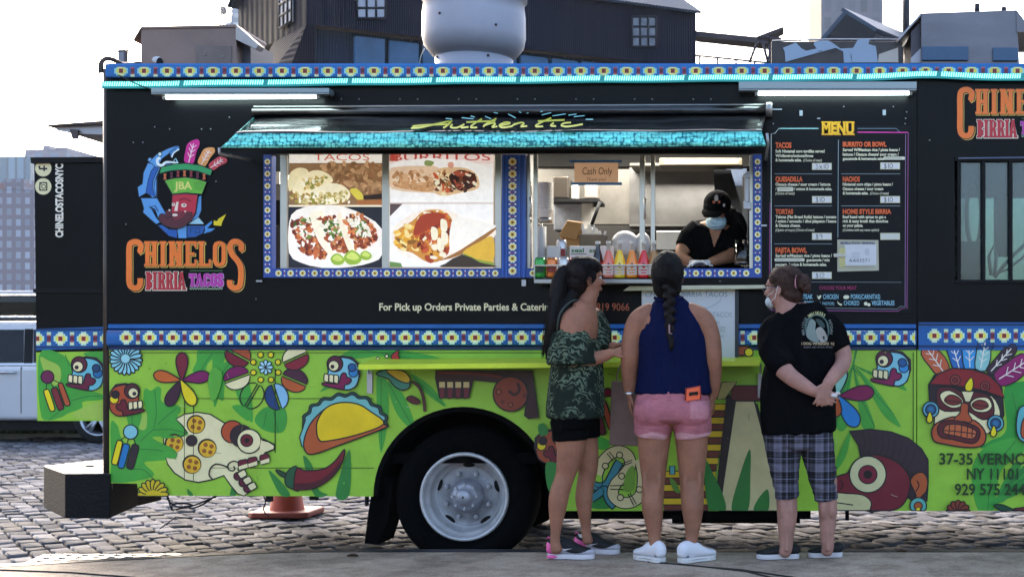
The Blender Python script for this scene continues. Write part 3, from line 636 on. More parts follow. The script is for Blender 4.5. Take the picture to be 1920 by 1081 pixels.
mb = MB(); mb.box(xz(1722, 0)[0], XR, -.004, .003, zz(656), zz(604), blue); mb.box(xz(1722, 0)[0], XR, -.012, -.004, zz(609), zz(606), navy); mb.box(xz(1722, 0)[0], XR, -.010, -.004, zz(650), zz(647), navy)
BELT2 = mb.build('cab_belt', TR); art = Art(-.0042); tile_band(art, 1724, 2330, 629, 43.6, 1752, 12); art.build('tile_pattern', BELT2)
mb = MB(); mb.hexa([PX(67.5, 656, YB - .006), PX(204, 652, YB - .006), PX(204, 612, YB - .006), PX(67, 616, YB - .006)] + [v + Vector((0, .005, 0)) for v in (PX(67.5, 656, YB - .006), PX(204, 652, YB - .006), PX(204, 612, YB - .006), PX(67, 616, YB - .006))], blue)
mb.R(67, 649, 204, 651, YB - .012, YB - .006, navy); mb.R(67, 616, 204, 618, YB - .012, YB - .006, navy); b3 = mb.build('cabinet_belt', BOX)
art = Art(YB - .0065); tile_band(art, 68, 203, 634.5, 43.4, 70, 12); art.build('tile_pattern', b3)
# roof rail
mb = MB(); pr = [(.03, 119), (-.028, 121), (-.036, 125), (-.036, 144), (-.030, 147), (0, 147)]
bl2 = C('1c69b0')
for i in range(5):
    (y0, a), (y1, b) = pr[i], pr[i + 1]; x0_ = xz(207 if i < 2 else 203, 0)[0]
    mb.add([(x0_, y0, zz(a)), (XR, y0, zz(a)), (XR, y1, zz(b)), (x0_, y1, zz(b))], [(0, 1, 2, 3)], bl2)
mb.add([(xz(203, 0)[0], y, zz(a)) for y, a in pr], [tuple(range(6))], bl2)
RAIL = mb.build('roof_rail', TR)
art = Art(-.0364); tile_band(art, 208, 2330, 133, 43.1, 227, 12, hues=('8fd6da', 'e6dc5a', 'f2eda0', '7a2a22'), clip=(126, 144)); art.build('tile_pattern', RAIL)
# LED rope; glowing tube extended down to paint the teal spill below
led_on = M('led_diode', 'ccfff6', .4, emit=.50, emit_h='6ff6e6'); led_tube_glow = M('led_tube_glow', '1c8f90', .25, emit=.035, emit_h='0fb6b0')
def ledy(x):
    if x < 1600: return 158 + (143.5 - 158) * (x - 190) / 1410 - 1.5 * sin((x - 190) / 1410 * pi) + .5 * sin(x / 37)
    return 143.5 - 4.5 * math.exp(-((x - 1740) / 75) ** 2) - (x - 1600) / 320 * 1.0 + .4 * sin(x / 41)
mb = MB(); xs = [190 + i * 20 for i in range(108)]
for x0_, x1_ in zip(xs, xs[1:]):
    a, b = PX(x0_, ledy(x0_), -.045), PX(x1_, ledy(x1_), -.045)
    mb.add([a + Vector((0, 0, .016)), b + Vector((0, 0, .016)), b - Vector((0, 0, .026)), a - Vector((0, 0, .026)), a + Vector((0, .012, .016)), b + Vector((0, .012, .016)), b + Vector((0, .012, -.026)), a + Vector((0, .012, -.026))], [(0, 1, 2, 3), (0, 1, 5, 4), (3, 2, 6, 7)], led_tube_glow)
LED = mb.build('led_rope', TR)
mb = MB(); x = 193; k = 0
while x < 2310:
    k += 1
    if k % 34 == 0: x += 7.5
    c = PX(x, ledy(x), -.046); sl_ = .0025
    mb.add([c + Vector((-.0036 + sl_, -.001, .0135)), c + Vector((.0036 + sl_, -.001, .0135)), c + Vector((.0042, -.001, 0)), c + Vector((.0036 - sl_, -.001, -.0135)), c + Vector((-.0036 - sl_, -.001, -.0135)), c + Vector((-.0042, -.001, 0))], [(0, 1, 2, 3, 4, 5)], led_on)
    x += 4.42
o_ = mb.build('led_diodes', LED, fixn=False)
# two fluorescent lamps on brackets
def strip_lamp(x0, x1, tx0, tx1, yt, yb, nm, skew=0):
    hs = M('lamp_housing', '9aa6a8', .4, metal=.5); tb = M('lamp_tube', 'f4ffff', .3, emit=5, emit_h='d8fff6')
    mb = MB(); Y = -.10; mb.R(x0, yt, x1, yb - 3, Y, -.002, hs); mb.R(x0, yb - 3, x1, yb, Y - .012, Y + .05, hs); L = mb.build('strip_lamp', TR, bevel=.004)
    mb = MB(); a, b = PX(tx0, yb + 5, Y + .03), PX(tx1, yb + 4, Y + .03); mb.cyl(a, b, .0125, .0125, tb, 12); mb.build('lamp_tube', L)
    mb = MB(); dd = M('lamp_end', 'c8cfcf', .5)
    for c, s_ in ((a, -1), (b, 1)): mb.cyl(c, c + Vector((s_ * .02, 0, 0)), .015, .015, dd, 12); mb.box(c.x + s_ * .01 - .006, c.x + s_ * .01 + .006, c.y - .012, c.y + .012, c.z, c.z + .03, dd)
    mb.build('lamp_holder', L)
strip_lamp(283, 617, 312, 594, 165, 177, 'l'); strip_lamp(1385, 1719, 1422, 1704, 153, 170, 'r')
# awning rolled out over the window
YA = -.55
gl_ = M('awning_vinyl', '08090c', .12, var=.1, vs=3, bump=.30, bs=9, k=.8, spec=.7, stretch=(.5, 1, 6))
mb = MB(); mb.cyl(PX(476, 211, -.05), PX(1441, 207, -.05), .035, .035, gl_, 20); AW = mb.build('awning', TR)
mb = MB(); mb.cyl(PX(476, 201, -.06), PX(1443, 197, -.06), .008, .008, steel, 8); mb.cyl(PX(1436, 205, -.05), PX(1448, 205, -.05), .045, .045, steel, 16); mb.cyl(PX(476, 204, -.06), PX(620, 204, -.06), .007, .007, steel, 8); mb.build('awning_roller', AW)
def sheet(P, nx, nz, m, name, par, sag=.0, rip=.0):
    mb = MB(); A_, B_, C_, D_ = P; V = []
    for j in range(nz + 1):
        for i in range(nx + 1):
            u, v = i / nx, j / nz; p = A_.lerp(B_, u).lerp(D_.lerp(C_, u), v)
            V.append(p + Vector((0, -rip * noise.noise((p.x * 2.2, 0, v * 3 + 5)), -sag * sin(pi * v) + rip * noise.noise((p.x * 3.1, v * 4, 1)))))
    mb.add(V, [(j * (nx + 1) + i, j * (nx + 1) + i + 1, (j + 1) * (nx + 1) + i + 1, (j + 1) * (nx + 1) + i) for j in range(nz) for i in range(nx)], m, True)
    o = mb.build(name, par); s_ = o.modifiers.new('solid', 'SOLIDIFY'); s_.thickness = .003; s_.offset = -1; return o
TL, TRr, BL, BR = PX(478, 217, -.06), PX(1436, 214, -.06), PX(442, 250, YA), PX(1428, 246, YA)
sheet((TL, TRr, BR, BL), 80, 8, gl_, 'awning_cloth', AW, .004, .010)
def led_sheen():  # LED reflections painted as a teal scale pattern with streaks
    if 'led_sheen_film' in MATS: return MATS['led_sheen_film']
    m = M('led_sheen_film', 'bff3ee', .16, metal=.9, k=.8); n = m.node_tree.nodes; l = m.node_tree.links
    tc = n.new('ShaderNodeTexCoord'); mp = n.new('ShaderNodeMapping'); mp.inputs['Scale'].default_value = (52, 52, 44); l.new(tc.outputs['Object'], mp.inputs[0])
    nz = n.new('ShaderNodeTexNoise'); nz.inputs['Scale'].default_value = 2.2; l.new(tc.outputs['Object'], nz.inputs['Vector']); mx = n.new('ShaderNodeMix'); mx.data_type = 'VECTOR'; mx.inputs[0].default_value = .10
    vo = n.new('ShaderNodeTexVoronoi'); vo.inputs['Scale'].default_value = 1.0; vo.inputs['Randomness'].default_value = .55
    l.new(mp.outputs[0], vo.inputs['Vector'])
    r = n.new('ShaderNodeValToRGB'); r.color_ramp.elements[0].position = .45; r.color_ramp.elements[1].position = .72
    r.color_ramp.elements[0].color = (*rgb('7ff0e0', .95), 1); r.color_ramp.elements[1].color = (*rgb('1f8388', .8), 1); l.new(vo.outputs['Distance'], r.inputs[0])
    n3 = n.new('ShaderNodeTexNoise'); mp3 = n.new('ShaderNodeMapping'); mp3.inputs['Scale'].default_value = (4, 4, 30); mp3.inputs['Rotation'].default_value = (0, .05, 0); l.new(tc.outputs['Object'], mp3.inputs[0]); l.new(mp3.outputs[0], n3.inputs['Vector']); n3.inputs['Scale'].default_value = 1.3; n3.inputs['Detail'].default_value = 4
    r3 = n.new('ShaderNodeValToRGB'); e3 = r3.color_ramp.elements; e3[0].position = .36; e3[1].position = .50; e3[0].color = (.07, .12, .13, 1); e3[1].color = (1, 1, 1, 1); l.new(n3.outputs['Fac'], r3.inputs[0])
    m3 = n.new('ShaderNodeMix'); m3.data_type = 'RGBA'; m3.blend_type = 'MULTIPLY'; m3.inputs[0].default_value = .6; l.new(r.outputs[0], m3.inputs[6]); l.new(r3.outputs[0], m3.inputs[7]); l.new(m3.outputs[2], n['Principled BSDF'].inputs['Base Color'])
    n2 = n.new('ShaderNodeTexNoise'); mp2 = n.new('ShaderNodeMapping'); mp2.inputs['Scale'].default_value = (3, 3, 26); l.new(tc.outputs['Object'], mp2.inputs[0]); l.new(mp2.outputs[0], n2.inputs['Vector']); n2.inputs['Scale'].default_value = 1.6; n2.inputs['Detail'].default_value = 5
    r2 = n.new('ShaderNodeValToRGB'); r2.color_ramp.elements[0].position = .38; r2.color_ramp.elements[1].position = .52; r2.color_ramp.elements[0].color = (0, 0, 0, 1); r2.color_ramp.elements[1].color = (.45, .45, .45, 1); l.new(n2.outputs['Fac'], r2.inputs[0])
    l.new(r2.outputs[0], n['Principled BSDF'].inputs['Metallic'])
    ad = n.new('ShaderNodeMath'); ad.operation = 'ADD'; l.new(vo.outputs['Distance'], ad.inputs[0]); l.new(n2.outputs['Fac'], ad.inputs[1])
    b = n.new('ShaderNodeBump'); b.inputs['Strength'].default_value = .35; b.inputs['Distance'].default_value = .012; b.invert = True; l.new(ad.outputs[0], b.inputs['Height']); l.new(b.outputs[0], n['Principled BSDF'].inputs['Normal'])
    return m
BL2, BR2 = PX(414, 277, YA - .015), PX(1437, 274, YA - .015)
VAL = sheet((BL, BR, BR2, BL2), 120, 3, led_sheen(), 'awning_valance', AW, 0, .004)
sheet((TL, BL, BL2, PX(470, 232, -.05)), 10, 6, led_sheen(), 'awning_side', AW, 0, .006)
mb = MB(); mb.tube([BL2 + Vector((0, .01, -.005)), BR2 + Vector((0, .01, -.005))], .009, black2, 8); mb.build('awning_bar', AW)
mb = MB(); mb.tube([PX(411, 277, YA), PX(412, 288, YA), PX(470, 300, -.02)], .008, alu, 8); mb.build('awning_arm', AW); mb = MB(); mb.tube([PX(1438, 250, YA), PX(1440, 270, YA), PX(1436, 300, -.02)], .008, alu, 8); mb.build('awning_arm', AW)
art = Art(0, dy=0)                             # lettering printed on the sloping cloth
def awpt(q):
    u = (q[0] - 478) / (1436 - 478); v = (q[1] - 217) / (248 - 217); p = TL.lerp(TRr, u).lerp(BL.lerp(BR, (q[0] - 442) / (1428 - 442)), v)
    return p + Vector((0, -.014 - art.n * .001, .016 + art.n * .0004))
art.w = awpt
art.mat = lambda c: M('awning_ink_' + c, c, .3, k=1.0)
def script_word(col, w, dx, dy):
    # brush-script 'Authentic'
    A_ = lambda *p: art.line([(x + dx, y + dy) for x, y in p], w, col, 4)
    A_((772, 246), (790, 245), (815, 240), (845, 234), (848, 234), (838, 243), (832, 246)); A_((775, 243), (800, 241), (842, 240))
    A_((850, 240), (846, 245), (858, 246), (872, 240)); A_((872, 240), (866, 246), (880, 245))
    A_((905, 231), (890, 240), (884, 246), (896, 246)); A_((876, 237), (930, 235))
    A_((932, 231), (912, 241), (908, 246)); A_((910, 243), (925, 239), (930, 241), (924, 246), (934, 245))
    A_((938, 244), (958, 240), (950, 238), (938, 243), (944, 247), (962, 245))
    A_((968, 240), (960, 246)); A_((964, 243), (978, 239), (984, 241), (978, 246), (990, 245))
    A_((1035, 231), (1012, 241), (1006, 246), (1020, 246)); A_((1010, 237), (1060, 235))
    A_((1040, 240), (1034, 245), (1044, 246)); A_((1072, 240), (1060, 241), (1054, 245), (1066, 247), (1094, 243))
script_word('b9b828', 3.0, 0, 0)
import itertools
for x, y, l, a in ((832, 238, 0, 0), (838, 232, 12, .1), (868, 231, 22, .1), (885, 228, 8, .3), (912, 229, 12, .4), (928, 222, 8, .2), (955, 225, 16, .5), (975, 221, 5, .4), (990, 224, 3, 0), (1015, 222, 5, -.3), (1018, 228, 18, -.25), (1038, 230, 25, -.15), (1068, 229, 15, -.15), (1078, 232, 20, -.1), (1100, 237, 14, 0)):
    if l: art.line([(x, y), (x + l * cos(a), y + l * sin(a))], 1.4, '8fd8d8')
art.build('awning_lettering', AW)
# ---------------------------------------------------------------- service window frame in tiled vinyl
def tiles(art, x0, y0, x1, y1, per, vert):
    lv = art.n; L = (y1 - y0) if vert else (x1 - x0); n_ = max(1, round(L / per)); per = L / n_; half = ((x1 - x0) if vert else (y1 - y0)) / 2; m = ((x0 + x1) if vert else (y0 + y1)) / 2
    for i in range(n_):
        t = (y0 if vert else x0) + per * (i + .5); c = (m, t) if vert else (t, m); k = half / 7.5
        for d, col in ((0, 'efeecb'), (1, 'f4d65a'), (2, '6b3412')):
            art.n = lv + d
            if d == 0:
                R8 = 6.3 * k; q = [(c[0] + R8 * cos(a) * (1.12 if j % 2 else .92), c[1] + R8 * sin(a) * (1.12 if j % 2 else .92)) for j, a in enumerate([2 * pi * j / 16 for j in range(16)])]; art.poly(q, col)
            elif d == 1: art.circ(c[0], c[1], 4.0 * k, col, n=8)
            else: art.rect(c[0] - 1.7 * k, c[1] - 1.7 * k, c[0] + 1.7 * k, c[1] + 1.7 * k, col)
        if i < n_ - 1:
            t2 = t + per / 2
            for sg in (-1, 1):
                for e_, col, r in ((4.6, 'e7e6ee', 1.7), (1.7, 'b5495a', 1.3)):
                    art.n = lv + 1; c2 = (m + sg * e_ * k, t2) if vert else (t2, m + sg * e_ * k); art.circ(c2[0], c2[1], r * k, col, n=6)
    art.n = lv + 4
tb_ = C('3050a0')
mb = MB(); mb.R(494, 290, 509, 520, -.012, T + .01, tb_); mb.R(509, 503, 941, 520, -.012, T + .01, tb_); mb.R(941, 290, 985, 520, -.014, T + .01, tb_); mb.R(985, 503, 1412, 520, -.012, T + .01, tb_); mb.R(1412, 290, 1428, 520, -.012, T + .01, tb_)
WF = mb.build('service_window_frame', TR, fixn=False)
mb = MB(); 
for x in (941, 948, 972, 981): mb.R(x, 290, x + 3, 520, -.022, -.014, C('2f62b8'))
mb.build('frame_rib', WF)
art = Art(-.0125); tiles(art, 495, 292, 508, 518, 22.8, True); tiles(art, 511, 505, 940, 519, 23, False); art.Y = -.0145; tiles(art, 952, 292, 970, 519, 23.5, True); art.Y = -.0125; tiles(art, 987, 505, 1411, 519, 23, False); tiles(art, 1414, 292, 1427, 519, 22.8, True)
art.build('tile_pattern', WF)
# counter tray on the outside of the sill with its wire rail
mb = MB(); mb.R(1001, 523, 1230, 531, -.17, -.014, steel); TRAY = mb.build('drinks_tray', TR, bevel=.003)
wt = M('wire_white', 'd8d2c4', .4)
mb = MB(); z_ = 497; mb.tube([PX(1002, 497, -.03), PX(1002, 497.5, -.16), PX(1228, 497, -.16), PX(1228, 497, -.03)], .005, wt, 8)
for x in (1002, 1045, 1072, 1228): mb.tube([PX(x, 497, -.16), PX(x, 524, -.16)], .004, wt, 6)
mb.build('tray_rail', TRAY)
for q_ in ((978, 524, 986, 536), (480, 525, 491, 528), (1427, 421, 1438, 424)): mb = MB(); mb.R(*q_, -.022, 0, alu); mb.build('latch', TR)
# fold-down green counter shelf with the mural running over it
YS = -.33
SH = MB(); shelf_lit = C('d3e63a')  # light falling on the shelf put into its yellow-lime colour
a_, b_, c_, d_ = PX(672, 683, YS), PX(1424, 676, YS), PX(1426, 668.5, -.012), PX(700, 672.5, -.012)
dz = Vector((0, 0, .028))
SH.hexa([a_ - dz, b_ - dz, c_ - dz, d_ - dz, a_, b_, c_, d_], shelf_lit); SHELF = SH.build('counter_shelf', TR)
mb = MB(); mb.R(688, 696, 698, 737, -.012, 0, alu)
mb.prism([PX(690, 700, -.03), PX(690, 686, -.03), PX(690, 687, -.25)], (.012, 0, 0), alu); mb.build('shelf_bracket', SHELF); mb = MB(); mb.R(1421, 700, 1428, 745, -.012, 0, alu); mb.prism([PX(1424, 700, -.03), PX(1424, 680, -.03), PX(1424, 681, -.25)], (.012, 0, 0), alu); mb.build('shelf_bracket', SHELF)
# ledge strip under the window, propping the hand-written board
mb = MB(); mb.hexa([PX(1168, 545, -.10), PX(1435, 541, -.10), PX(1434, 534, -.10), PX(1180, 536, -.10), PX(1168, 545, -.0), PX(1435, 541, -.0), PX(1434, 534, -.0), PX(1180, 536, -.0)], M('ledge_cream', 'd9d4b4', .45, var=.1, vs=12)); mb.build('ledge_strip', TR, bevel=.004)
# ---------------------------------------------------------------- cab window
gl2 = M('cab_glass', '9fb9bd', .05, trans=.9, spec=.5, k=1.0)
mb = MB(); 
for x in (1795, 1841, 1892): mb.R(x, 300, x + 7, 526, -.004, .03, black2)
mb.R(1790, 293, 2100, 302, -.006, .02, black2); mb.R(1790, 524, 2100, 531, -.006, .02, black2)
CW = mb.build('cab_window', TR, bevel=.003)
mb = MB(); mb.tube([PX(1797, 297, -.012), PX(2095, 293, -.012)], .005, M('cab_rail', '6f7d9c', .3, metal=.5), 8); mb.build('window_trim', CW)
mb = MB(); mb.box(CX0 + .02, CX1, .034, .038, CZ0, CZ1, gl2); mb.build('window_pane', CW)
# inside of the cab: pale door jamb, far window with daylight, seat and wheel
cab = M('cab_grey', '8b9a9a', .5, var=.2, vs=3); cabl = M('cab_pale', 'c4d0c2', .4, var=.12, vs=5)
mb = MB(); mb.R(1795, 330, 1800, 540, .4, .9, cab); mb.R(1868, 368, 1893, 480, .5, .6, cabl); mb.R(1800, 452, 1842, 512, .6, .7, M('cab_white', 'd9e2e4', .4)); mb.R(1800, 512, 1845, 540, .55, 1, cab); mb.build('cab_cupboard', TR)
mb = MB(); mb.tube([PX(1865, 520, .4), PX(1880, 500, .4), PX(1900, 478, .4), PX(1925, 455, .4)], .012, steel, 8); mb.tube([PX(1868, 512, .42), PX(1890, 505, .42), PX(1925, 476, .42)], .008, steel, 8); mb.tube([PX(1858, 516, .4), PX(1854, 480, .4), PX(1862, 462, .4), PX(1868, 480, .4), PX(1864, 518, .4)], .012, steel, 8); mb.build('cab_lever', TR)
mb = MB(); 
N_ = 24; mb.tube([PX(1826 + 14 * cos(2 * pi * k / N_), 400 + 62 * sin(2 * pi * k / N_), 1.2) for k in range(N_ + 1)], .016, black2, 8); mb.build('steering_wheel', TR)
# ================================================================ FOOD TRUCK : painted artwork
LF, LD, VN = '45a63c', '2f8438', '2a7a36'      # leaf greens
CRM, MAR, MAG, ORG, YEL, SKY, BLU, DRK = 'f3e6ae', '7d1f33', '8f1560', 'c5562c', 'f0d91c', '86c9d0', '1f7fc4', '33232f'
def leaf(a, pts, veins=(), col=LF, sm=5):
    a.poly(pts, col, 0, sm)
    for v in veins: a.line(v, 1.6, VN, 4)
def rnd_quad(a, pts, col, ol=2.0):
    out = []
    n = len(pts)
    for i in range(n):
        p, q, r = pts[i - 1], pts[i], pts[(i + 1) % n]
        for t in (.22, .08): out.append((q[0] + (p[0] - q[0]) * t + (r[0] - q[0]) * (.22 - t) * .3, q[1] + (p[1] - q[1]) * t + (r[1] - q[1]) * (.22 - t) * .3))
        for t in (.08, .22): out.append((q[0] + (r[0] - q[0]) * t + (p[0] - q[0]) * (.22 - t) * .3, q[1] + (r[1] - q[1]) * t + (p[1] - q[1]) * (.22 - t) * .3))
    a.poly(out, col, ol)
def skull(a, cx, cy, sc, flip, head, jaw, spot, spot2, ring):
    a.loc = lambda p: (cx + (-p[0] if flip else p[0]) * sc, cy + p[1] * sc)
    a.poly([(-70, -112), (0, -128), (75, -118), (134, -62), (136, 10), (110, 92), (50, 120)], DRK, 0)
    a.poly([(-105, -60), (-92, -100), (-50, -112), (10, -112), (70, -98), (112, -55), (124, 20), (104, 88), (55, 120), (5, 116), (-30, 100), (-100, 20), (-98, -10)], head, 2.4, 4)
    a.circ(-50, -66, 57, ring, 2.4); a.circ(-59, -52, 38, CRM, 2.2); a.circ(-68, -46, 15, DRK)
    a.circ(84, -4, 33, spot2, 2); a.circ(74, -40, 29, spot, 2)
    a.poly([(-8, 22), (6, 0), (30, 4), (36, 28), (62, 36), (68, 58), (46, 80), (24, 84), (16, 112), (2, 120), (-128, 90), (-134, 70), (-30, 76)], jaw, 2.4, 3)
    for x in (-127, -91, -56): rnd_quad(a, [(x, 4 + (x + 127) * .1), (x + 33, 10 + (x + 127) * .1), (x + 30, 68 + (x + 127) * .14), (x - 3, 58 + (x + 127) * .14)], CRM)
    a.loc = None
def petal(a, x, y, ang, ln, wd, col, ol=2.4):
    ca, sa = cos(ang), sin(ang); P = []
    for t, w in ((0, .05), (.15, .2), (.35, .36), (.6, .5), (.82, .46), (.95, .26), (1, .0)): P.append((t * ln, w * wd))
    P = P + [(t, -w) for t, w in P[-2::-1]]
    a.poly([(x + p * ca - q * sa, y + p * sa + q * ca) for p, q in P], col, ol, 3)
def beads(a, pts_ball, r, bcol, bars, ol=2.2):
    for q, c in bars:
        m = ((q[0][0] + q[1][0]) / 2, (q[0][1] + q[1][1]) / 2); a.line([pts_ball, m], 1.6); rnd_quad(a, q, c, ol)
    a.circ(*pts_ball, r, bcol, ol)
# ---------- rear cabinet panel
a = Art(YB - .0045); a.clip = (71, 600, 204, 787); a.fr(0, 540, 3.84)
leaf(a, [(282, 480), (430, 468), (520, 560), (560, 700), (730, 760), (735, 800), (600, 815), (590, 860), (490, 900), (430, 930), (300, 930)], [[(300, 520), (400, 700), (470, 830), (350, 950)], [(470, 480), (500, 560)], [(510, 810), (620, 780), (720, 775)]])
leaf(a, [(290, 500), (350, 520), (425, 560), (440, 640), (400, 700), (340, 650)], col='a3c651'); leaf(a, [(530, 900), (600, 860), (700, 820), (760, 850), (760, 935), (560, 935)], col='a3c651')
leaf(a, [(600, 470), (768, 470), (768, 640), (750, 560)], col=LF)
beads(a, (343, 638), 46, '6f1d4e', [([(310, 735), (352, 722), (402, 878), (362, 888)], YEL), ([(365, 722), (410, 710), (466, 865), (420, 882)], '7b2630'), ([(415, 688), (450, 676), (512, 840), (470, 850)], 'b9542f')])
skull(a, 622, 615, 1.0, False, '6fc3d2', '6d1a3a', '17406b', '1c6ea8', '5d1d36')
a.build('skull_mural', BOXG)
# social marks on the cabinet
a = Art(YB - .001); a.fr(0, 240, 3.378); cr = 'e6dfb0'
for cy in (255, 370):
    a.circ(274, cy, 52, cr, 0)
a.text('f', 250, 232, 300, 276, INK, .02, rot=1) if False else None
a.line([(300, 258), (248, 258)], 3.4); a.line([(280, 238), (280, 274)], 3.0); a.line([(250, 258), (249, 244), (256, 242)], 3.2)
rnd = [(248, 345), (300, 345), (300, 397), (248, 397)]
a.poly(crs([(250, 350), (255, 343), (293, 343), (300, 350), (300, 390), (293, 397), (255, 397), (249, 390)], 3), INK); a.n += 1
a.poly(crs([(257, 356), (262, 350), (288, 350), (293, 356), (293, 384), (288, 390), (262, 390), (257, 384)], 3), cr); a.circ(277, 371, 15, INK); a.circ(277, 371, 10, cr); a.circ(262, 356, 4, INK); a.rect(249, 372, 252, 392, INK)
a.o = (0, 0, 1); a.text('CHINELOSTACOSNYC', 104, 307, 119, 445, 'efe9d8', .045, rot=1, space=1.0)
a.build('social_lettering', BOX)
# ---------- main green skirt, left part
a = Art(-.001); a.clip = (207, 600, 1060, 929); a.fr(200, 640, 6.757)
leaf(a, [(1090, 380), (1140, 250), (1190, 90), (1620, 90), (1500, 200), (1400, 190), (1290, 270), (1230, 390)], [[(1195, 370), (1270, 240), (1400, 95)]])
leaf(a, [(1340, 590), (1380, 470), (1460, 300), (1560, 240), (1620, 300), (1500, 520), (1480, 740), (1400, 700)], [[(1415, 690), (1440, 450), (1570, 260)]])
leaf(a, [(470, 640), (500, 590), (560, 620), (640, 570), (690, 600), (700, 760), (880, 800), (940, 850), (900, 940), (1000, 1000), (900, 1090), (480, 1090), (500, 900), (470, 760)], [[(610, 620), (630, 900), (600, 1090)], [(650, 1050), (740, 960), (890, 840)]])
leaf(a, [(260, 920), (420, 900), (440, 960), (400, 1090), (300, 1090)], [[(320, 940), (330, 1080)]])
for k in range(20):
    t = 2 * pi * k / 20 + .1; petal(a, 245 + 25 * cos(t), 215 + 20 * sin(t), t, 188, 58, '8fd3dd', 2.4)
a.circ(245, 215, 55, 'a3dde2')
petal(a, 960, 490, -pi / 2, 355, 150, '7a1c33'); petal(a, 975, 485, -.17, 340, 150, '7d1458'); petal(a, 940, 490, pi + .22, 345, 145, 'd3682b'); petal(a, 950, 490, pi / 2 + .50, 365, 150, '3f1d33'); petal(a, 945, 485, pi / 2 - .50, 365, 150, YEL)
a.fr(0, 540, 3.84); skull(a, 908, 802, .96, True, 'b34a2a', '6f1c2c', '2b2026', YEL, '54202c')
a.fr(0, 0, 1); leaf(a, [(400, 690), (418, 700), (410, 740), (398, 750), (392, 715)], col='5fb03c')
a.build('flower_mural', LOW)
a = Art(-.0012); a.clip = (207, 600, 1060, 929); a.fr(200, 760, 5.405)
leaf(a, [(40, 180), (110, 200), (150, 330), (260, 420), (300, 200), (430, 60), (700, 0), (750, 60), (700, 130), (830, 270), (800, 310), (560, 310), (470, 330), (700, 450), (720, 510), (660, 540), (480, 560), (380, 580), (480, 700), (300, 760), (45, 770), (45, 600)], [[(340, 360), (460, 250), (680, 40)], [(470, 245), (640, 240), (800, 275)], [(340, 440), (520, 450), (690, 495)], [(230, 640), (380, 650), (470, 740)]])
leaf(a, [(330, 180), (390, 60), (410, 100), (400, 230), (340, 240)], col='a0c552')
leaf(a, [(1270, 10), (1400, 0), (1450, 100), (1420, 150)], col=LF); leaf(a, [(1500, 140), (1600, 20), (1780, 10), (1830, 120), (1800, 250), (1720, 275), (1580, 240)], [[(1590, 220), (1620, 60)], [(1740, 260), (1690, 60)]], col='3f9e3c')
leaf(a, [(820, 840), (880, 905), (830, 905)], col=LD); leaf(a, [(1290, 770), (1310, 905), (1250, 905)], col=LD)
beads(a, (245, 265), 72, SKY, [([(108, 345), (168, 360), (108, 605), (46, 585)], YEL), ([(172, 378), (242, 395), (175, 640), (110, 622)], '1677b5'), ([(262, 382), (336, 404), (268, 650), (196, 628)], '2c2028')])
# big cream skull
sk = [(705, 135), (790, 85), (920, 65), (1050, 85), (1190, 170), (1340, 250), (1600, 340), (1700, 390), (1700, 440), (1610, 480), (1660, 530), (1400, 600), (1330, 640), (1400, 780), (1440, 880), (1395, 912), (1330, 890), (1255, 800), (1190, 705), (1080, 745), (930, 775), (800, 750), (690, 680), (620, 590), (600, 510), (700, 530), (715, 490), (640, 430), (580, 380), (580, 310), (640, 305), (770, 310), (820, 270), (770, 200)]
a.poly(sk, CRM, 2.4)
for x, y, d in ((908, 187, 0), (690, 380, 8), (1025, 430, 8), (870, 592, 6)):
    a.circ(x - d * .4, y - d * .3, 96, '241d22'); a.circ(x + 2, y + 4, 84, 'e9b52a')
    for dx, dy in ((-18, -34), (42, -20), (-32, 26), (30, 40)): a.circ(x + dx, y + dy, 22, '9c5a22')
leaf(a, [(560, 310), (640, 300), (770, 310), (830, 270), (800, 308), (600, 330)]); leaf(a, [(590, 400), (690, 440), (720, 500), (690, 535), (590, 510)])
a.circ(865, 352, 60, '2c2028'); a.circ(1280, 262, 112, 'bd4f2c', 2.4); a.circ(1370, 305, 118, '2f2129'); a.circ(1448, 358, 122, CRM, 2.4); a.circ(1425, 350, 62, '6d1c2b', 1.8); a.circ(1428, 352, 26, '1b1417')
a.poly([(1572, 345), (1640, 360), (1700, 395), (1702, 435), (1600, 475), (1555, 440)], CRM, 0); a.line([(1580, 345), (1650, 365), (1705, 400), (1700, 440), (1600, 478)], 2.4)
a.line([(1080, 742), (1045, 700), (1060, 630), (1110, 590), (1180, 600), (1230, 620)], 2.6, sm=5); a.line([(1345, 575), (1290, 560), (1240, 590), (1240, 640), (1280, 658), (1305, 635), (1290, 610)], 2.4, sm=5)
for x, y in ((1385, 595), (1482, 570), (1605, 540)):
    rnd_quad(a, [(x - 48, y - 40), (x + 45, y - 58), (x + 56, y + 30), (x - 40, y + 58)], '6d1c30'); a.poly([(x - 42, y + 18), (x + 50, y - 12), (x + 52, y + 28), (x - 36, y + 52)], CRM)
for x, y in ((1378, 690), (1430, 755), (1478, 815)):
    a.circ(x - 42, y + 22, 40, '5e1c33', 2); rnd_quad(a, [(x - 48, y - 10), (x + 25, y - 50), (x + 56, y + 10), (x - 10, y + 48)], CRM)
for k in range(9):
    t = pi + pi * (k + .1) / 8.2; petal(a, 480, 900, t, 160, 54, 'd8bd22', 2.2)
a.poly([(400, 908), (420, 870), (480, 850), (560, 870), (580, 908)], 'd8bd22')
a.build('pizza_skull_mural', LOW)
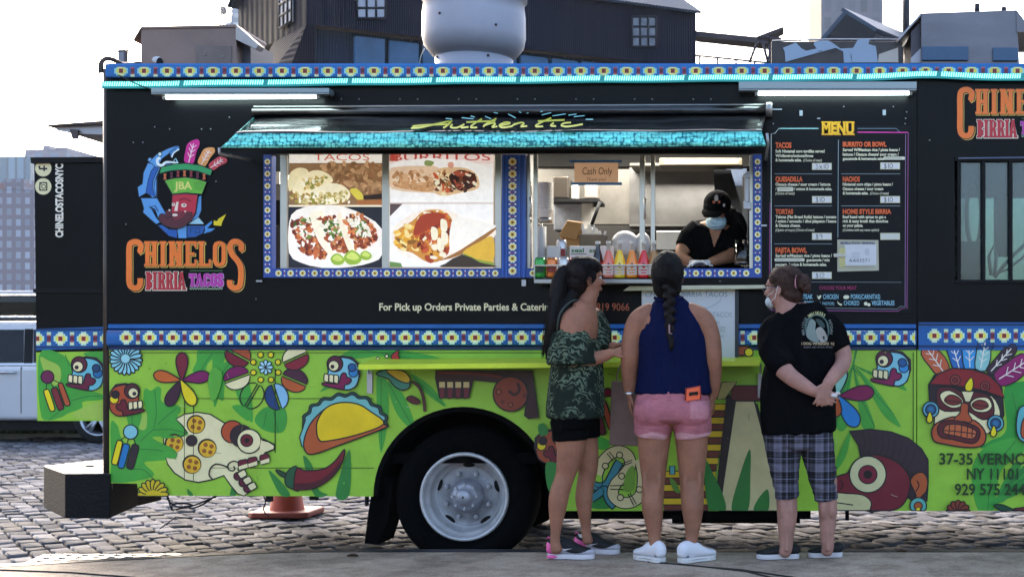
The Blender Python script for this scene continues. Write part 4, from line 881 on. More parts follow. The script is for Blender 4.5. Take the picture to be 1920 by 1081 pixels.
# ---------- centre : mandala, taco, chilli, corn, jaw
a = Art(-.0014); a.clip = (207, 600, 1060, 955); a.fr(400, 560, 2.703)
leaf(a, [(0, 252), (60, 252), (50, 340), (20, 520), (0, 520)]); leaf(a, [(110, 440), (180, 420), (200, 620), (150, 560)]); leaf(a, [(640, 300), (720, 252), (900, 252), (1150, 300), (1050, 330), (860, 290), (760, 300)], [[(740, 255), (1000, 300)]])
leaf(a, [(720, 330), (640, 420), (540, 470), (640, 380)]); leaf(a, [(830, 380), (870, 380), (890, 560), (850, 780), (830, 560)], [[(850, 400), (852, 760)]]); leaf(a, [(880, 420), (960, 480), (1020, 640), (980, 640), (920, 560)], [[(890, 430), (1000, 630)]]); leaf(a, [(1000, 380), (1100, 440), (1180, 545), (1080, 480)], [[(1010, 390), (1170, 540)]])
leaf(a, [(455, 800), (500, 840), (530, 960), (580, 990), (510, 990)], col=LD); leaf(a, [(690, 760), (690, 990), (620, 990)], col=LD); leaf(a, [(280, 870), (330, 910), (390, 990), (340, 990)], col=LD)
for x, y, ang, c1, c2 in ((125, 285, .5, 'b4502c', '7d1a2e'), (120, 400, -.35, '7d1458', CRM), (197, 490, -1.05, None, None), (322, 495, 1.25, '8cc3e0', '173f74'), (412, 412, .4, '4a1f36', 'c05c2c'), (418, 300, -.42, CRM, '8f2034')):
    for sg, c in ((-1, c1), (1, c2)):
        ca, sa = cos(ang), sin(ang); P = []
        for k in range(15):
            t = pi * k / 14; u, v = 66 * cos(t), sg * (6 + 52 * sin(t)); P.append((x + u * ca - v * sa, y + u * sa + v * ca))
        a.poly(P, c, 2.2)
for k in range(8):
    t = 2 * pi * k / 8 + .39; a.circ(268 + 68 * cos(t), 346 + 68 * sin(t), 14, YEL, 2); petal(a, 268, 346, t + .39, 38, 18, 'a5d9e4', 1.8)
# taco
for wv, c in ((1.06, '1f4a45'), (1.0, '77bdb8')):
    P = [(455, 720), (440, 690), (452, 655)]
    base = [(470, 610), (500, 560), (550, 525), (620, 500), (690, 490), (760, 505), (820, 545), (862, 590), (875, 635)]
    P = []
    q = crs(base, 6, False)
    for i, (x, y) in enumerate(q): r = (14 * (wv > 1) + 7 * sin(i * 1.05)); d = math.hypot(x - 660, y - 680); P.append((x + (x - 660) / d * r, y + (y - 680) / d * r))
    a.poly([(470, 755), (452, 745), (440, 700), (455, 660)] + P + [(860, 660), (640, 700)], c, 2.2)
a.poly([(470, 770), (462, 720), (490, 640), (540, 580), (600, 545), (700, 560), (870, 635), (866, 655), (640, 740), (510, 785)], 'bb5a2e', 2.6, 4)
a.poly([(528, 680), (530, 620), (570, 555), (640, 525), (730, 530), (800, 570), (866, 632), (720, 690), (570, 720), (540, 712)], 'edc916', 2.6, 4)
# chilli
a.poly([(320, 868), (335, 866), (385, 890), (378, 905), (345, 895)], '1f4f35', 2.2, 3); a.poly([(366, 915), (375, 880), (400, 855), (430, 853), (440, 965), (405, 960), (375, 945)], '1f5a3a', 2.4, 3)
a.poly([(425, 858), (470, 868), (560, 860), (620, 820), (668, 760), (655, 830), (600, 905), (520, 955), (440, 965), (412, 958)], '7b1a28', 2.6, 4); a.poly([(414, 935), (520, 925), (600, 875), (650, 815), (640, 850), (590, 915), (510, 955), (440, 965)], '4f1824', 0, 3)
skull(a, 655, 375, .70, False, '84c9d6', '86154e', '1c5a96', '2f8ccc', '5d1d36')
# corn, stalk, jaw
a.poly([(828, 380), (870, 360), (930, 360), (990, 390), (1000, 440), (965, 462), (920, 440), (890, 405)], '3f8a78', 2.4, 3); a.poly([(880, 362), (960, 362), (1000, 400), (990, 425), (940, 410)], 'd6b62e', 2.2, 3)
a.line([(1010, 415), (1050, 450), (1070, 510), (1076, 570)], 6, 'ink0' if False else INK, 4); a.line([(1010, 415), (1050, 450), (1070, 510), (1076, 568)], 3.4, '5f2a28', 4); a.poly([(982, 502), (1010, 490), (1050, 515), (1040, 532), (1005, 525)], '5f2428', 2, 3)
a.poly([(905, 290), (925, 270), (945, 260), (940, 285), (950, 305), (915, 308)], 'b92a2c', 2, 2); a.circ(883, 290, 9, CRM, 1.8); a.circ(838, 302, 8, CRM, 1.6)
a.poly([(1130, 365), (1620, 365), (1650, 600), (1600, 605), (1580, 590), (1600, 440), (1540, 430), (1320, 410), (1300, 500), (1150, 500), (1130, 400)], '3a1b20', 2.4)
for k in range(4):
    x = 1145 + k * 41; rnd_quad(a, [(x, 425), (x + 36, 420), (x + 30, 500), (x + 6, 505)], '6d2430', 1.6); a.rect(x + 2, 418, x + 34, 450, 'd5c08a', 1.4)
a.line([(1140, 372), (1400, 385), (1560, 430)], 5, '6e2a22', 4)
a.circ(1510, 480, 88, '8a3a24', 2.6)
a.line([(1440, 362), (1480, 385), (1530, 362)], 2.4, sm=4)
a.line([(1545, 425), (1555, 460), (1530, 485), (1500, 465)], 5, '3a1b20', 4); a.circ(1450, 470, 13, 'a5532c', 1.8); a.circ(1510, 535, 11, 'a5532c', 1.8); a.circ(1470, 520, 7, None, 1.4); a.circ(1585, 490, 9, None, 1.4)
skull(a, 1725, 745, .70, True, 'a4492a', '6f1c2c', '2b2026', YEL, '54202c')
leaf(a, [(1650, 640), (1680, 630), (1700, 680), (1660, 690)], col=LD); leaf(a, [(1690, 830), (1757, 850), (1757, 990), (1700, 960)], col=LD)
a.build('taco_mural', LOW)
# ---------- right of the wheel : serpent, pyramid, petals
a = Art(-.0014); a.clip = (1000, 600, 1740, 956); a.fr(1080, 640, 3.18)
leaf(a, [(100, 560), (200, 590), (180, 640), (110, 630)], col=LF); leaf(a, [(80, 900), (180, 880), (220, 985), (80, 985)], col=LD)
a.line([(90, 850), (140, 865), (185, 850), (215, 800), (245, 740), (262, 715)], 18, INK, 5); a.line([(90, 850), (140, 865), (185, 850), (215, 800), (245, 740), (260, 718)], 13, '3f8690', 5)
a.line([(90, 935), (130, 910), (170, 880), (195, 940), (235, 985)], 17, INK, 5); a.line([(90, 935), (130, 910), (170, 880), (195, 940), (230, 980)], 12, '3f8690', 5)
sp = [(125, 790), (150, 730), (200, 672), (260, 652), (310, 680), (322, 740), (280, 800), (235, 850), (220, 910), (265, 955), (330, 955), (385, 910), (400, 800), (380, 700)]
a.line(sp, 23, INK, 6); a.line(sp, 19, 'd9c993', 6)
for x, y in ((260, 675), (175, 740), (272, 800), (265, 928), (378, 880)): a.circ(x, y, 18, 'd9c993', 2)
for p, q in (((185, 665), (222, 712)), ((198, 655), (235, 700)), ((275, 725), (335, 705)), ((275, 740), (335, 718)), ((203, 858), (285, 855)), ((203, 878), (285, 880)), ((310, 905), (345, 975)), ((322, 900), (360, 968))): a.line([p, q], 1.8)
a.line([(100, 850), (150, 870), (160, 800)], 2, '1d4c57', 3)
leaf(a, [(285, 880), (300, 780), (345, 740), (350, 850), (330, 890)], col='6f9a2e')
# stepped pyramid : yellow and brown courses, pale ramp
for i in range(9):
    y0 = 370 + i * 80
    if i > 7: break
    L = 770 - i * 22 if i < 5 else 690 - i * 25; x1 = 915 - i * 17
    a.rect(L if i < 5 else 520, y0, x1, y0 + 40, 'd9b41f', 1.8); a.rect(L if i < 5 else 525, y0 + 40, x1 - 8, min(y0 + 78, 1008), '6b3328', 1.8)
a.poly([(930, 262), (1130, 262), (1130, 352), (920, 352)], '5f1f25', 2.4); a.rect(560, 740, 590, 790, '5aa6ac', 2)
a.poly([(900, 300), (945, 355), (868, 900), (840, 860), (850, 760)], '241a1c'); a.poly([(950, 355), (1065, 355), (1230, 1005), (855, 1005)], 'd3c690', 3); a.line([(1075, 370), (1150, 640), (1230, 1000)], 5)
a.poly([(870, 240), (960, 240), (890, 340), (840, 345)], 'b4a868', 2)
leaf(a, [(770, 700), (820, 790), (880, 920), (890, 1005), (800, 1005), (770, 860)], [[(790, 760), (850, 1000)]], col='2f7d33'); leaf(a, [(1035, 640), (1040, 800), (1025, 1005), (930, 1005), (960, 850)], [[(1030, 680), (975, 1000)]], col='2f7d33'); leaf(a, [(1145, 880), (1145, 1005), (1060, 1005), (1090, 930)], col='2f7d33')
leaf(a, [(560, 810), (600, 840), (620, 900), (580, 880)], col='5d8a35')
a.fr(960, 640, 1)
for x, y, r, c in ((430, 12, 14, 'b4502c'), (444, 20, 8, YEL), (405, 10, 9, '1f5a96')): a.circ(x, y, r, c, 2.2)
beads(a, (180, 95), 8, '7b1c30', [([(150, 120), (162, 118), (178, 172), (166, 176)], '5f2024'), ([(165, 112), (176, 110), (192, 160), (182, 166)], 'a8492a')])
a.build('pyramid_mural', LOW)
a = Art(-.0016); a.clip = (1000, 600, 1740, 956); a.fr(1380, 480, 3.378)
leaf(a, [(760, 570), (770, 590), (750, 690), (780, 760), (730, 720), (690, 860), (640, 1081), (610, 1081), (640, 900), (700, 760), (735, 690)], col='2f8b3a'); 
for P in ([(750, 690), (860, 730), (1000, 760), (1081, 850), (960, 800), (840, 745)], [(760, 705), (880, 830), (1000, 1000), (1040, 1081), (940, 1010), (860, 880)], [(745, 710), (800, 860), (880, 1081), (800, 1081), (770, 900)], [(735, 715), (720, 860), (700, 1081), (640, 1081), (680, 880)]): leaf(a, P, [], col='47a83c'); a.line([P[0], ((P[1][0] + P[-1][0]) / 2, (P[1][1] + P[-1][1]) / 2), P[2 if len(P) > 5 else 2]], 1.4, VN, 3)
petal(a, 640, 880, -pi / 2 - .0, 200, 130, '8fcbb8'); petal(a, 655, 885, -.13, 220, 95, '86154e'); petal(a, 650, 885, pi / 2 - .55, 225, 100, '1e86cf'); petal(a, 640, 890, pi / 2 + .2, 130, 90, 'c05a2c'); petal(a, 640, 880, pi + .1, 200, 90, YEL)
skull(a, 985, 710, .92, False, '84c9d6', '86154e', '1c5a96', '2f8ccc', '5d1d36')
# crested bird
a.fr(1380, 760, 3.369)
leaf(a, [(640, 330), (720, 160), (700, 300), (640, 400)], col='47a83c')
a.poly([(600, 385), (632, 385), (632, 440), (600, 440)], '8a3a24', 2)
a.poly([(715, 160), (850, 148), (980, 165), (1090, 205), (1170, 270), (1212, 340), (1216, 480), (1205, 600), (1130, 610), (1060, 560), (1090, 420), (980, 330), (860, 310), (785, 318), (775, 250)], '33222b', 2.6, 0)
for k in range(9):
    t = k / 8; a.line([(800 + t * 330, 165 + t * t * 120), (815 + t * 290, 235 + t * t * 120), (800 + t * 280, 300 + t * 90)], 1.2, '1d1318', 3)
a.poly([(600, 480), (640, 445), (700, 425), (720, 400), (780, 330), (880, 308), (1000, 345), (1080, 420), (1100, 500), (1070, 600), (1000, 655), (850, 660), (600, 550)], '77192b', 2.4, 4)
a.circ(832, 432, 116, 'dcd6a0', 2.6); a.circ(832, 433, 58, '7d1c33', 2); a.circ(832, 433, 27, '171214')
a.poly([(600, 555), (700, 552), (800, 562), (850, 600), (850, 640), (820, 662), (600, 662)], 'd5cc94', 2.2, 3); a.line([(600, 605), (740, 625)], 2.2); a.line([(660, 470), (676, 500), (660, 530)], 2, sm=3)
a.poly([(1100, 480), (1130, 430), (1180, 420), (1210, 470), (1200, 540), (1165, 580), (1160, 640), (1130, 640), (1135, 560)], 'b4572a', 2.4, 3); a.circ(1150, 630, 52, '5fb0a4', 2.2); a.circ(1150, 632, 26, 'b4572a', 2); a.poly([(1140, 640), (1165, 640), (1160, 664), (1135, 664)], YEL, 1.6); a.line([(1140, 470), (1155, 500), (1135, 540)], 2, sm=3)
a.build('bird_mural', LOW)
# ---------- cab panel : mask with feathers, address
a = Art(.002); a.clip = (1721, 600, 2300, 956); a.fr(1560, 580, 2.844)
leaf(a, [(920, 420), (1024, 380), (1500, 300), (1500, 780), (1024, 700), (800, 740), (840, 700), (930, 640)], [[(960, 440), (1020, 690)], [(900, 740), (1300, 500)]], col='2f9a3a')
leaf(a, [(745, 860), (820, 730), (1000, 680), (1020, 760), (900, 860), (860, 1075), (780, 1075)], [[(830, 1070), (860, 860), (980, 700)]], col=LF)
for k in range(7): leaf(a, [(880, 1000), (960 + k * 90, 830 - k * 25), (1010 + k * 95, 830 - k * 20), (930, 1010)], [], col=('3a9a3d', '2c8238')[k % 2])
def feather(x0, y0, x1, y1, w, c):
    dx, dy = x1 - x0, y1 - y0; l = math.hypot(dx, dy); u, v = dx / l, dy / l; P = lambda t, o: (x0 + dx * t - v * o, y0 + dy * t + u * o)
    a.poly([P(0, -w * .35), P(.4, -w * .5), P(.8, -w * .55), P(1, -w * .1), P(.9, w * .4), P(.72, w * .5), P(.66, w * .38), P(.4, w * .5), P(0, w * .35)], c, 2.2, 2)
    a.line([P(.05, 0), P(.85, -w * .1)], 2, 'efe9dc')
    for t in (.3, .5, .68): a.line([P(t - .06, 0), P(t + .08, -w * .3)], 1.5, 'efe9dc'); a.line([P(t - .06, 0), P(t + .08, w * .26)], 1.5, 'efe9dc')
feather(600, 340, 500, 180, 95, 'c9613a'); feather(680, 320, 640, 140, 80, '2067ae'); feather(735, 315, 735, 140, 80, '3a9ad6'); feather(790, 320, 830, 150, 80, '8fc9c4'); feather(840, 335, 980, 190, 60, '3b2433'); feather(880, 375, 1075, 265, 110, '8f1560')
a.poly([(515, 400), (545, 350), (640, 312), (760, 318), (850, 350), (905, 420), (915, 560), (890, 620), (600, 560), (520, 500)], '2c1d26', 2.6, 0)
a.poly([(545, 600), (555, 480), (600, 420), (740, 440), (850, 460), (895, 540), (880, 600), (830, 660), (780, 640), (560, 610)], CRM, 2.2, 3)
a.poly([(562, 420), (640, 415), (700, 440), (790, 440), (850, 475), (860, 560), (800, 585), (720, 540), (600, 540), (560, 500)], '5d1a22', 2.4, 3)
a.poly([(575, 450), (625, 430), (690, 470), (695, 510), (640, 524), (590, 495)], CRM, 2.2, 3); a.poly([(735, 500), (770, 470), (830, 470), (852, 515), (820, 545), (760, 540)], CRM, 2.2, 3); a.poly([(690, 435), (755, 435), (735, 490), (710, 490)], CRM, 2, 0)
a.poly([(598, 480), (625, 455), (665, 462), (692, 492), (650, 508), (615, 500)], '7d2a26', 2, 3); a.poly([(745, 505), (775, 482), (815, 488), (832, 515), (795, 532), (760, 525)], '7d2a26', 2, 3); a.line([(605, 482), (680, 492)], 2); a.line([(752, 506), (825, 514)], 2)
a.poly([(545, 700), (530, 650), (555, 605), (640, 570), (690, 580), (760, 590), (810, 640), (818, 690), (790, 728), (700, 732), (600, 715)], 'b9522c', 2.6, 3)
a.poly([(690, 500), (725, 505), (725, 550), (745, 585), (730, 602), (700, 595), (665, 600), (650, 580), (680, 550)], 'b9522c', 2.2, 3)
a.poly([(560, 640), (580, 600), (640, 588), (740, 610), (785, 640), (780, 690), (740, 712), (640, 690), (580, 680)], '5d1a22', 2.4, 3); a.poly([(592, 640), (615, 612), (680, 612), (745, 632), (770, 655), (745, 688), (660, 672), (605, 662)], 'c9653a', 2.2, 3)
a.line([(595, 642), (680, 650), (768, 662)], 2, sm=3)
for x in (625, 655, 690, 722, 748): a.line([(x, 614), (x - 4, 680)], 1.8)
a.poly([(520, 395), (560, 345), (640, 312), (740, 318), (830, 345), (890, 400), (918, 470), (800, 430), (650, 405), (560, 400)], '8a1d24', 2.6, 0)
a.circ(655, 375, 27, '9d3730', 2); a.circ(655, 375, 15, '6d1a22', 1.6); a.circ(814, 408, 25, '9d3730', 2); a.circ(814, 408, 14, '6d1a22', 1.6); a.poly([(740, 360), (752, 395), (742, 432), (712, 430), (708, 400)], YEL, 2.2, 2)
for x, y, dx in ((525, 532, -5), (870, 605, -10)):
    a.circ(x, y, 43, '5aa6b8', 2.4); a.circ(x, y, 28, '1d4c74', 2); a.circ(x, y, 16, '2f6f9a'); a.poly([(x + dx, y + 10), (x + dx + 16, y + 50), (x + dx, y + 72), (x + dx - 18, y + 55)], YEL, 2.2, 3)
a.poly([(1024, 510), (990, 540), (980, 640), (1010, 700), (1100, 710), (1150, 600), (1100, 510)], '5fb0b4', 2.4, 3); a.poly([(1040, 560), (1010, 600), (1010, 680), (1080, 690), (1110, 620), (1080, 560)], 'b9522c', 2.2, 3)
for k in range(7):
    t = pi + pi * (k + .1) / 6.2; petal(a, 670, 1078, t, 66, 30, '8a3a2a', 2)
a.poly([(860, 1040), (900, 1035), (960, 1060), (990, 1078), (900, 1070)], '1f4f35', 2, 3); a.poly([(960, 1060), (1024, 1050), (1100, 1040), (1050, 1075)], '6d1a28', 2, 3)
bl = '1d3a1c'
a.text('37-35 VERNON BLVD', 570, 763, 1310, 824, bl, .022); a.text('NY 11101', 716, 843, 990, 903, bl, .022); a.text('929 575 2440', 652, 925, 1064, 986, bl, .022)
a.build('mask_mural', CAB)
a = Art(-.0065); rn = random.Random(12)
for i in range(70):
    x, y = rn.uniform(215, 1700), rn.uniform(665, 950)
    if math.hypot(x - 868, y - 930) < 178 or (y > 922 and x < 1040): continue
    l_, g_ = rn.uniform(2, 16), rn.uniform(-.5, .5) + (pi / 2 if rn.random() < .3 else 0); a.line([(x, y), (x + l_ * cos(g_) * .5, y + l_ * sin(g_) * .5 + rn.uniform(-1, 1)), (x + l_ * cos(g_), y + l_ * sin(g_))], rn.uniform(.4, .9), rn.choice(['b9c79a', '5f7a35', '4a5a30', 'c9cfae']))
a.build('scuff_marks', LOW)
# panel seams and rivets
mb = MB(); sm = M('seam_dark', '2f4a1d', .7); 
for (x, y0, y1) in ((345, 735, 900), (515, 690, 848), (362, 735, 900), (1712, 660, 945)): mb.R(x, y0, x + 1.1, y1, -.006, 0, sm)
for (x0, y, x1) in ((345, 746, 700), (206, 660, 1020), (395, 876, 700)): mb.R(x0, y, x1, y + 1.0, -.005, 0, sm)
rn = random.Random(4)
mb.build('panel_seam', LOW)
mb = MB()
for x, y in [(x, 660) for x in range(1060, 1700, 60)] + [(240, 760), (280, 690), (310, 680), (405, 690), (660, 870), (645, 905), (1440, 830), (1430, 870), (1370, 800), (1720, 800)] : mb.ball(PX(x, y, -.004), (.005, .004, .005), green, 8)
mb.build('rivet', LOW)
mb = MB(); sv = M('rivet_steel', 'aab4b6', .3, metal=.8)
for x, y in [(640 + 55 * k + (k % 2) * 33 - 55 * (k % 2), 186) for k in range(14)] + [(290, 238), (268, 267), (395, 242), (378, 242), (318, 242), (430, 220), (250, 267), (433, 290), (1450, 232), (1582, 200), (1700, 210), (1698, 222), (1697, 232), (1702, 240), (1743, 263), (1675, 200), (1435, 180), (1350, 527), (405, 340), (480, 560), (236, 420)]: mb.ball(PX(x, y, -.001), (.0045, .003, .0045), sv, 8)
for x, y in ((1502, 212), (1658, 211)): mb.R(x - 3, y - 5, x + 3, y + 5, -.004, 0, sv)
mb.R(1447, 204, 1466, 206, -.003, 0, sv); mb.R(1532, 221, 1538, 223, -.003, 0, sv)
mb.build('rivet', UP)
# ---------- slab-serif logo
def slab(ch, x0, y0, x1, y1, sw, sh):
    """letter as a list of polygons; sw stem width, sh serif height"""
    o = []; R = lambda a, b, c, d: o.append([(a, b), (c, b), (c, d), (a, d)]); ov = sw * .28; m = (y0 + y1) / 2; xm = (x0 + x1) / 2
    def stem(x, serif=True):
        R(x, y0, x + sw, y1)
        if serif: R(x - ov, y0, x + sw + ov, y0 + sh); R(x - ov, y1 - sh, x + sw + ov, y1)
    if ch == 'H': stem(x0 + ov); stem(x1 - sw - ov); R(x0 + sw, m - sh * .8, x1 - sw, m + sh * .8)
    if ch == 'I': stem(xm - sw / 2)
    if ch == 'N':
        stem(x0 + ov); stem(x1 - sw - ov); o.append([(x0 + ov, y0), (x0 + ov + sw, y0), (x1 - ov, y1), (x1 - ov - sw, y1)])
    if ch in 'EL':
        stem(x0 + ov)
        R(x0, y1 - sh * 1.2, x1, y1); o.append([(x1 - sw * .55, y1 - (y1 - y0) * .28), (x1, y1 - (y1 - y0) * .28), (x1, y1), (x1 - sw * .55, y1)])
        if ch == 'E': R(x0, y0, x1, y0 + sh * 1.2); R(x1 - sw * .55, y0, x1, y0 + (y1 - y0) * .26); R(x0 + sw, m - sh * .6, x1 - sw * .5, m + sh * .6)
    if ch == 'O':
        r = (x1 - x0) * .38; P = [(x0, y0 + r), (x0 + r * .3, y0 + r * .3), (x0 + r, y0), (x1 - r, y0), (x1 - r * .3, y0 + r * .3), (x1, y0 + r), (x1, y1 - r), (x1 - r * .3, y1 - r * .3), (x1 - r, y1), (x0 + r, y1), (x0 + r * .3, y1 - r * .3), (x0, y1 - r)]
        Q = [(xm + (x - xm) * (1 - 2 * sw / (x1 - x0)), m + (y - m) * (1 - 2 * sw * .8 / (y1 - y0))) for x, y in P]
        for i in range(12): j = (i + 1) % 12; o.append([P[i], P[j], Q[j], Q[i]])
    if ch in 'BR':
        stem(x0 + ov); b = m + sh * .5
        def bowl(a, c):
            r = (c - a) * .3; R(x0 + sw, a, x1 - r, a + sh * 1.1); R(x0 + sw, c - sh * 1.1, x1 - r, c); o.append([(x1 - r, a), (x1, a + r), (x1, c - r), (x1 - r, c), (x1 - r, c - sh * 1.1), (x1 - sw, c - r), (x1 - sw, a + r), (x1 - r, a + sh * 1.1)])
        bowl(y0, b)
        if ch == 'B': bowl(b - sh * 1.1, y1)
        else: o.append([(xm, b - sh), (xm + sw * .9, b - sh), (x1 + ov * .6, y1), (x1 - sw * .8, y1)]); R(x1 - sw * 1.1, y1 - sh, x1 + ov, y1)
    if ch == 'A':
        o.append([(xm - sw * .5, y0), (xm + sw * .1, y0), (x0 + sw, y1), (x0, y1)]); o.append([(xm - sw * .1, y0), (xm + sw * .5, y0), (x1, y1), (x1 - sw, y1)]); R(x0 + sw * .7, y1 - (y1 - y0) * .36, x1 - sw * .7, y1 - (y1 - y0) * .25); R(x0 - ov * .5, y1 - sh, x0 + sw + ov * .5, y1); R(x1 - sw - ov * .5, y1 - sh, x1 + ov * .5, y1)
    if ch == 'T': stem(xm - sw / 2); R(x0, y0, x1, y0 + sh * 1.2); R(x0, y0, x0 + sw * .5, y0 + (y1 - y0) * .28); R(x1 - sw * .5, y0, x1, y0 + (y1 - y0) * .28)
    if ch == 'C':
        for p in slab('O', x0, y0, x1, y1, sw, sh):
            cxm = sum(q[0] for q in p) / 4; cym = sum(q[1] for q in p) / 4
            if not (cxm > xm + (x1 - x0) * .2 and abs(cym - m) < (y1 - y0) * .2): o.append(p)
        R(x1 - sw, y0 + (y1 - y0) * .2, x1, y0 + (y1 - y0) * .36); R(x1 - sw, y1 - (y1 - y0) * .36, x1, y1 - (y1 - y0) * .2)
    if ch == 'S':
        h = (y1 - y0); q = crs([(x1 - sw / 2, y0 + h * .3), (x1 - sw * .7, y0 + h * .1), (xm, y0 + sw * .4), (x0 + sw * .6, y0 + h * .14), (x0 + sw * .6, y0 + h * .34), (xm, m), (x1 - sw * .6, y0 + h * .66), (x1 - sw * .6, y1 - h * .14), (xm, y1 - sw * .4), (x0 + sw * .7, y1 - h * .1), (x0 + sw / 2, y1 - h * .3)], 4, False)
        for i in range(len(q) - 1):
            (ax, ay), (bx, by) = q[i], q[i + 1]; dx, dy = bx - ax, by - ay; l = math.hypot(dx, dy); nx, ny = -dy / l * sw / 2, dx / l * sw / 2; e = .15 * sw / l
            o.append([(ax + nx - dx * e, ay + ny - dy * e), (bx + nx + dx * e, by + ny + dy * e), (bx - nx + dx * e, by - ny + dy * e), (ax - nx - dx * e, ay - ny - dy * e)])
    return o
def letters(a, word, boxes, y0, y1, sw, sh, passes):
    P = [p for ch, (x0, x1) in zip(word, boxes) for p in slab(ch, x0, y0, x1, y1, sw, sh)]
    n0 = a.n; k = 0
    for dx, dy, grow, col in passes:
        for p in P:
            cx, cy = sum(q[0] for q in p) / len(p), sum(q[1] for q in p) / len(p)
            q = [(x + dx + (grow if x > cx else -grow), y + dy + (grow if y > cy else -grow)) for x, y in p] if grow else [(x + dx, y + dy) for x, y in p]
            a.poly(q, col); a.n += -1 + .12
        a.n += 1
def chinelos(a):
    C_ = [(886, 785), (893, 745), (872, 722), (838, 724), (819, 752), (818, 870), (819, 975), (838, 1008), (872, 1010), (888, 985), (889, 950)]
    S_ = [(1528, 772), (1528, 738), (1504, 720), (1474, 722), (1457, 752), (1472, 800), (1505, 840), (1525, 885), (1526, 960), (1515, 1003), (1484, 1012), (1458, 995), (1456, 962)]
    for dx, dy, w, col in ((6, 6, 12.2, 'ffd35c'), (2.5, 2.5, 12.6, INK), (0, 0, 10.6, 'f47d2e')):
        a.loc = lambda p: (p[0] + dx, p[1] + dy)
        a.line(C_, w, col, 5); a.line(S_, w, col, 5)
        for x, y in (C_[0], S_[0]): a.poly([(x + 16, y + 2), (x - 2, y + 16), (x - 14, y - 4), (x - 4, y - 26), (x + 16, y - 26)], col)
    a.loc = None
    letters(a, 'HINELO', [(914, 1000), (1006, 1060), (1068, 1160), (1170, 1248), (1256, 1338), (1350, 1432)], 716, 876, 27, 16, ((7, 7, 1, 'ffd35c'), (3, 3, 1, INK), (0, 0, 0, 'f47d2e')))
    letters(a, 'BIRRIA', [(924, 964), (968, 996), (1000, 1046), (1050, 1096), (1100, 1128), (1128, 1176)], 910, 1022, 17, 10, ((2.5, 2.5, 5.5, 'f5e4cc'), (1.5, 1.5, 1.5, '2a1216'), (0, 0, 0, 'c22f3c')))
    letters(a, 'TACOS', [(1200, 1242), (1242, 1290), (1292, 1332), (1336, 1376), (1378, 1416)], 922, 1000, 15, 9, ((2, 2, 4.0, 'dba5d8'), (1, 1, 1, '33102f'), (0, 0, 0, 'c63aac')))
    a.line([(1206 + 8 * k, 1016 + (5 if k % 2 else -3)) for k in range(27)], 1.5, 'b9d8ae'); a.line([(1206 + 8 * k, 903 + (3 if k % 2 else -2)) for k in range(27)], 1.1, '5f8f5a')
a = Art(-.0012, dy=.00012); a.fr(0, 240, 3.378); chinelos(a); a.build('logo_lettering', UP)
a = Art(.004, dy=.00012); a.fr(1557.8, 240 - 284.9, 3.378); chinelos(a); a.build('logo_lettering', UP)
# ---------- emblem
a = Art(-.0012, dy=.00012); a.fr(230, 250, 5.404)
B1, B2, B3 = '5c9fdd', '1f5db0', 'a5d8e8'
OL = 1.4; OC = '0f2038'
a.poly([(255, 300), (330, 310), (380, 350), (350, 450), (350, 640), (300, 650), (245, 600), (165, 645), (150, 545), (200, 510), (210, 400)], B1, OL, olc=OC)
a.poly([(330, 330), (365, 350), (310, 470), (300, 560), (340, 645), (235, 605), (260, 470), (290, 380)], B2, OL, olc=OC); a.poly([(378, 355), (330, 470), (315, 560), (345, 640), (345, 450)], B1, OL, olc=OC)
a.poly([(185, 655), (350, 655), (440, 815), (360, 860), (340, 800), (330, 770), (280, 740), (340, 850), (380, 900), (340, 920), (270, 860), (205, 800), (215, 760)], B1, OL, olc=OC)
a.line([(330, 790), (270, 745), (330, 735), (360, 790)], 2.2, '123a66')
a.poly([(355, 930), (400, 925), (470, 970), (550, 975), (555, 1060), (470, 1040)], B2, OL, olc=OC); a.poly([(553, 970), (650, 930), (650, 1062), (565, 1062)], B1, OL, olc=OC); a.poly([(655, 935), (835, 935), (815, 1010), (740, 1050), (655, 1055)], '1c58a4', OL, olc=OC); a.line([(690, 1000), (690, 960), (780, 960), (780, 1005), (735, 1005), (735, 985)], 2.2, '0f3568')
a.poly([(660, 920), (770, 848), (828, 920)], B3, OL, olc=OC); a.poly([(690, 890), (740, 820), (770, 640), (800, 630), (800, 780), (770, 850)], B1, OL, olc=OC)
a.poly([(835, 980), (830, 940), (905, 880), (910, 910), (860, 960), (945, 960), (900, 995), (820, 1018)], '4b95d8', OL, olc=OC)
a.poly([(925, 880), (950, 890), (970, 880), (965, 870), (1050, 818), (1010, 900), (1000, 938), (925, 930)], YEL, 0)
# serpent's head
a.circ(280, 270, 24, B1, 1.6, olc=OC); a.circ(282, 270, 10, B3); a.poly([(270, 290), (350, 210), (460, 155), (560, 122), (580, 140), (480, 200), (400, 260), (350, 350), (300, 310)], B1, OL, olc=OC); a.poly([(480, 190), (560, 125), (580, 150), (575, 180), (540, 165), (505, 245), (490, 240)], '3f86c8', OL, olc=OC)
a.line([(385, 250), (355, 265), (360, 310), (400, 325), (450, 295), (565, 308)], 5.2, 'e8f3f2', 5); a.circ(380, 212, 20, 'd9efe6', 1.4, olc=OC); a.line([(500, 245), (520, 200), (575, 160)], 2.6, 'e8f3f2', 4); a.line([(520, 280), (540, 255), (560, 295)], 2, B3)
a.poly([(440, 310), (500, 305), (570, 320), (565, 355), (500, 345), (440, 330)], '2f6fae', OL, olc=OC)
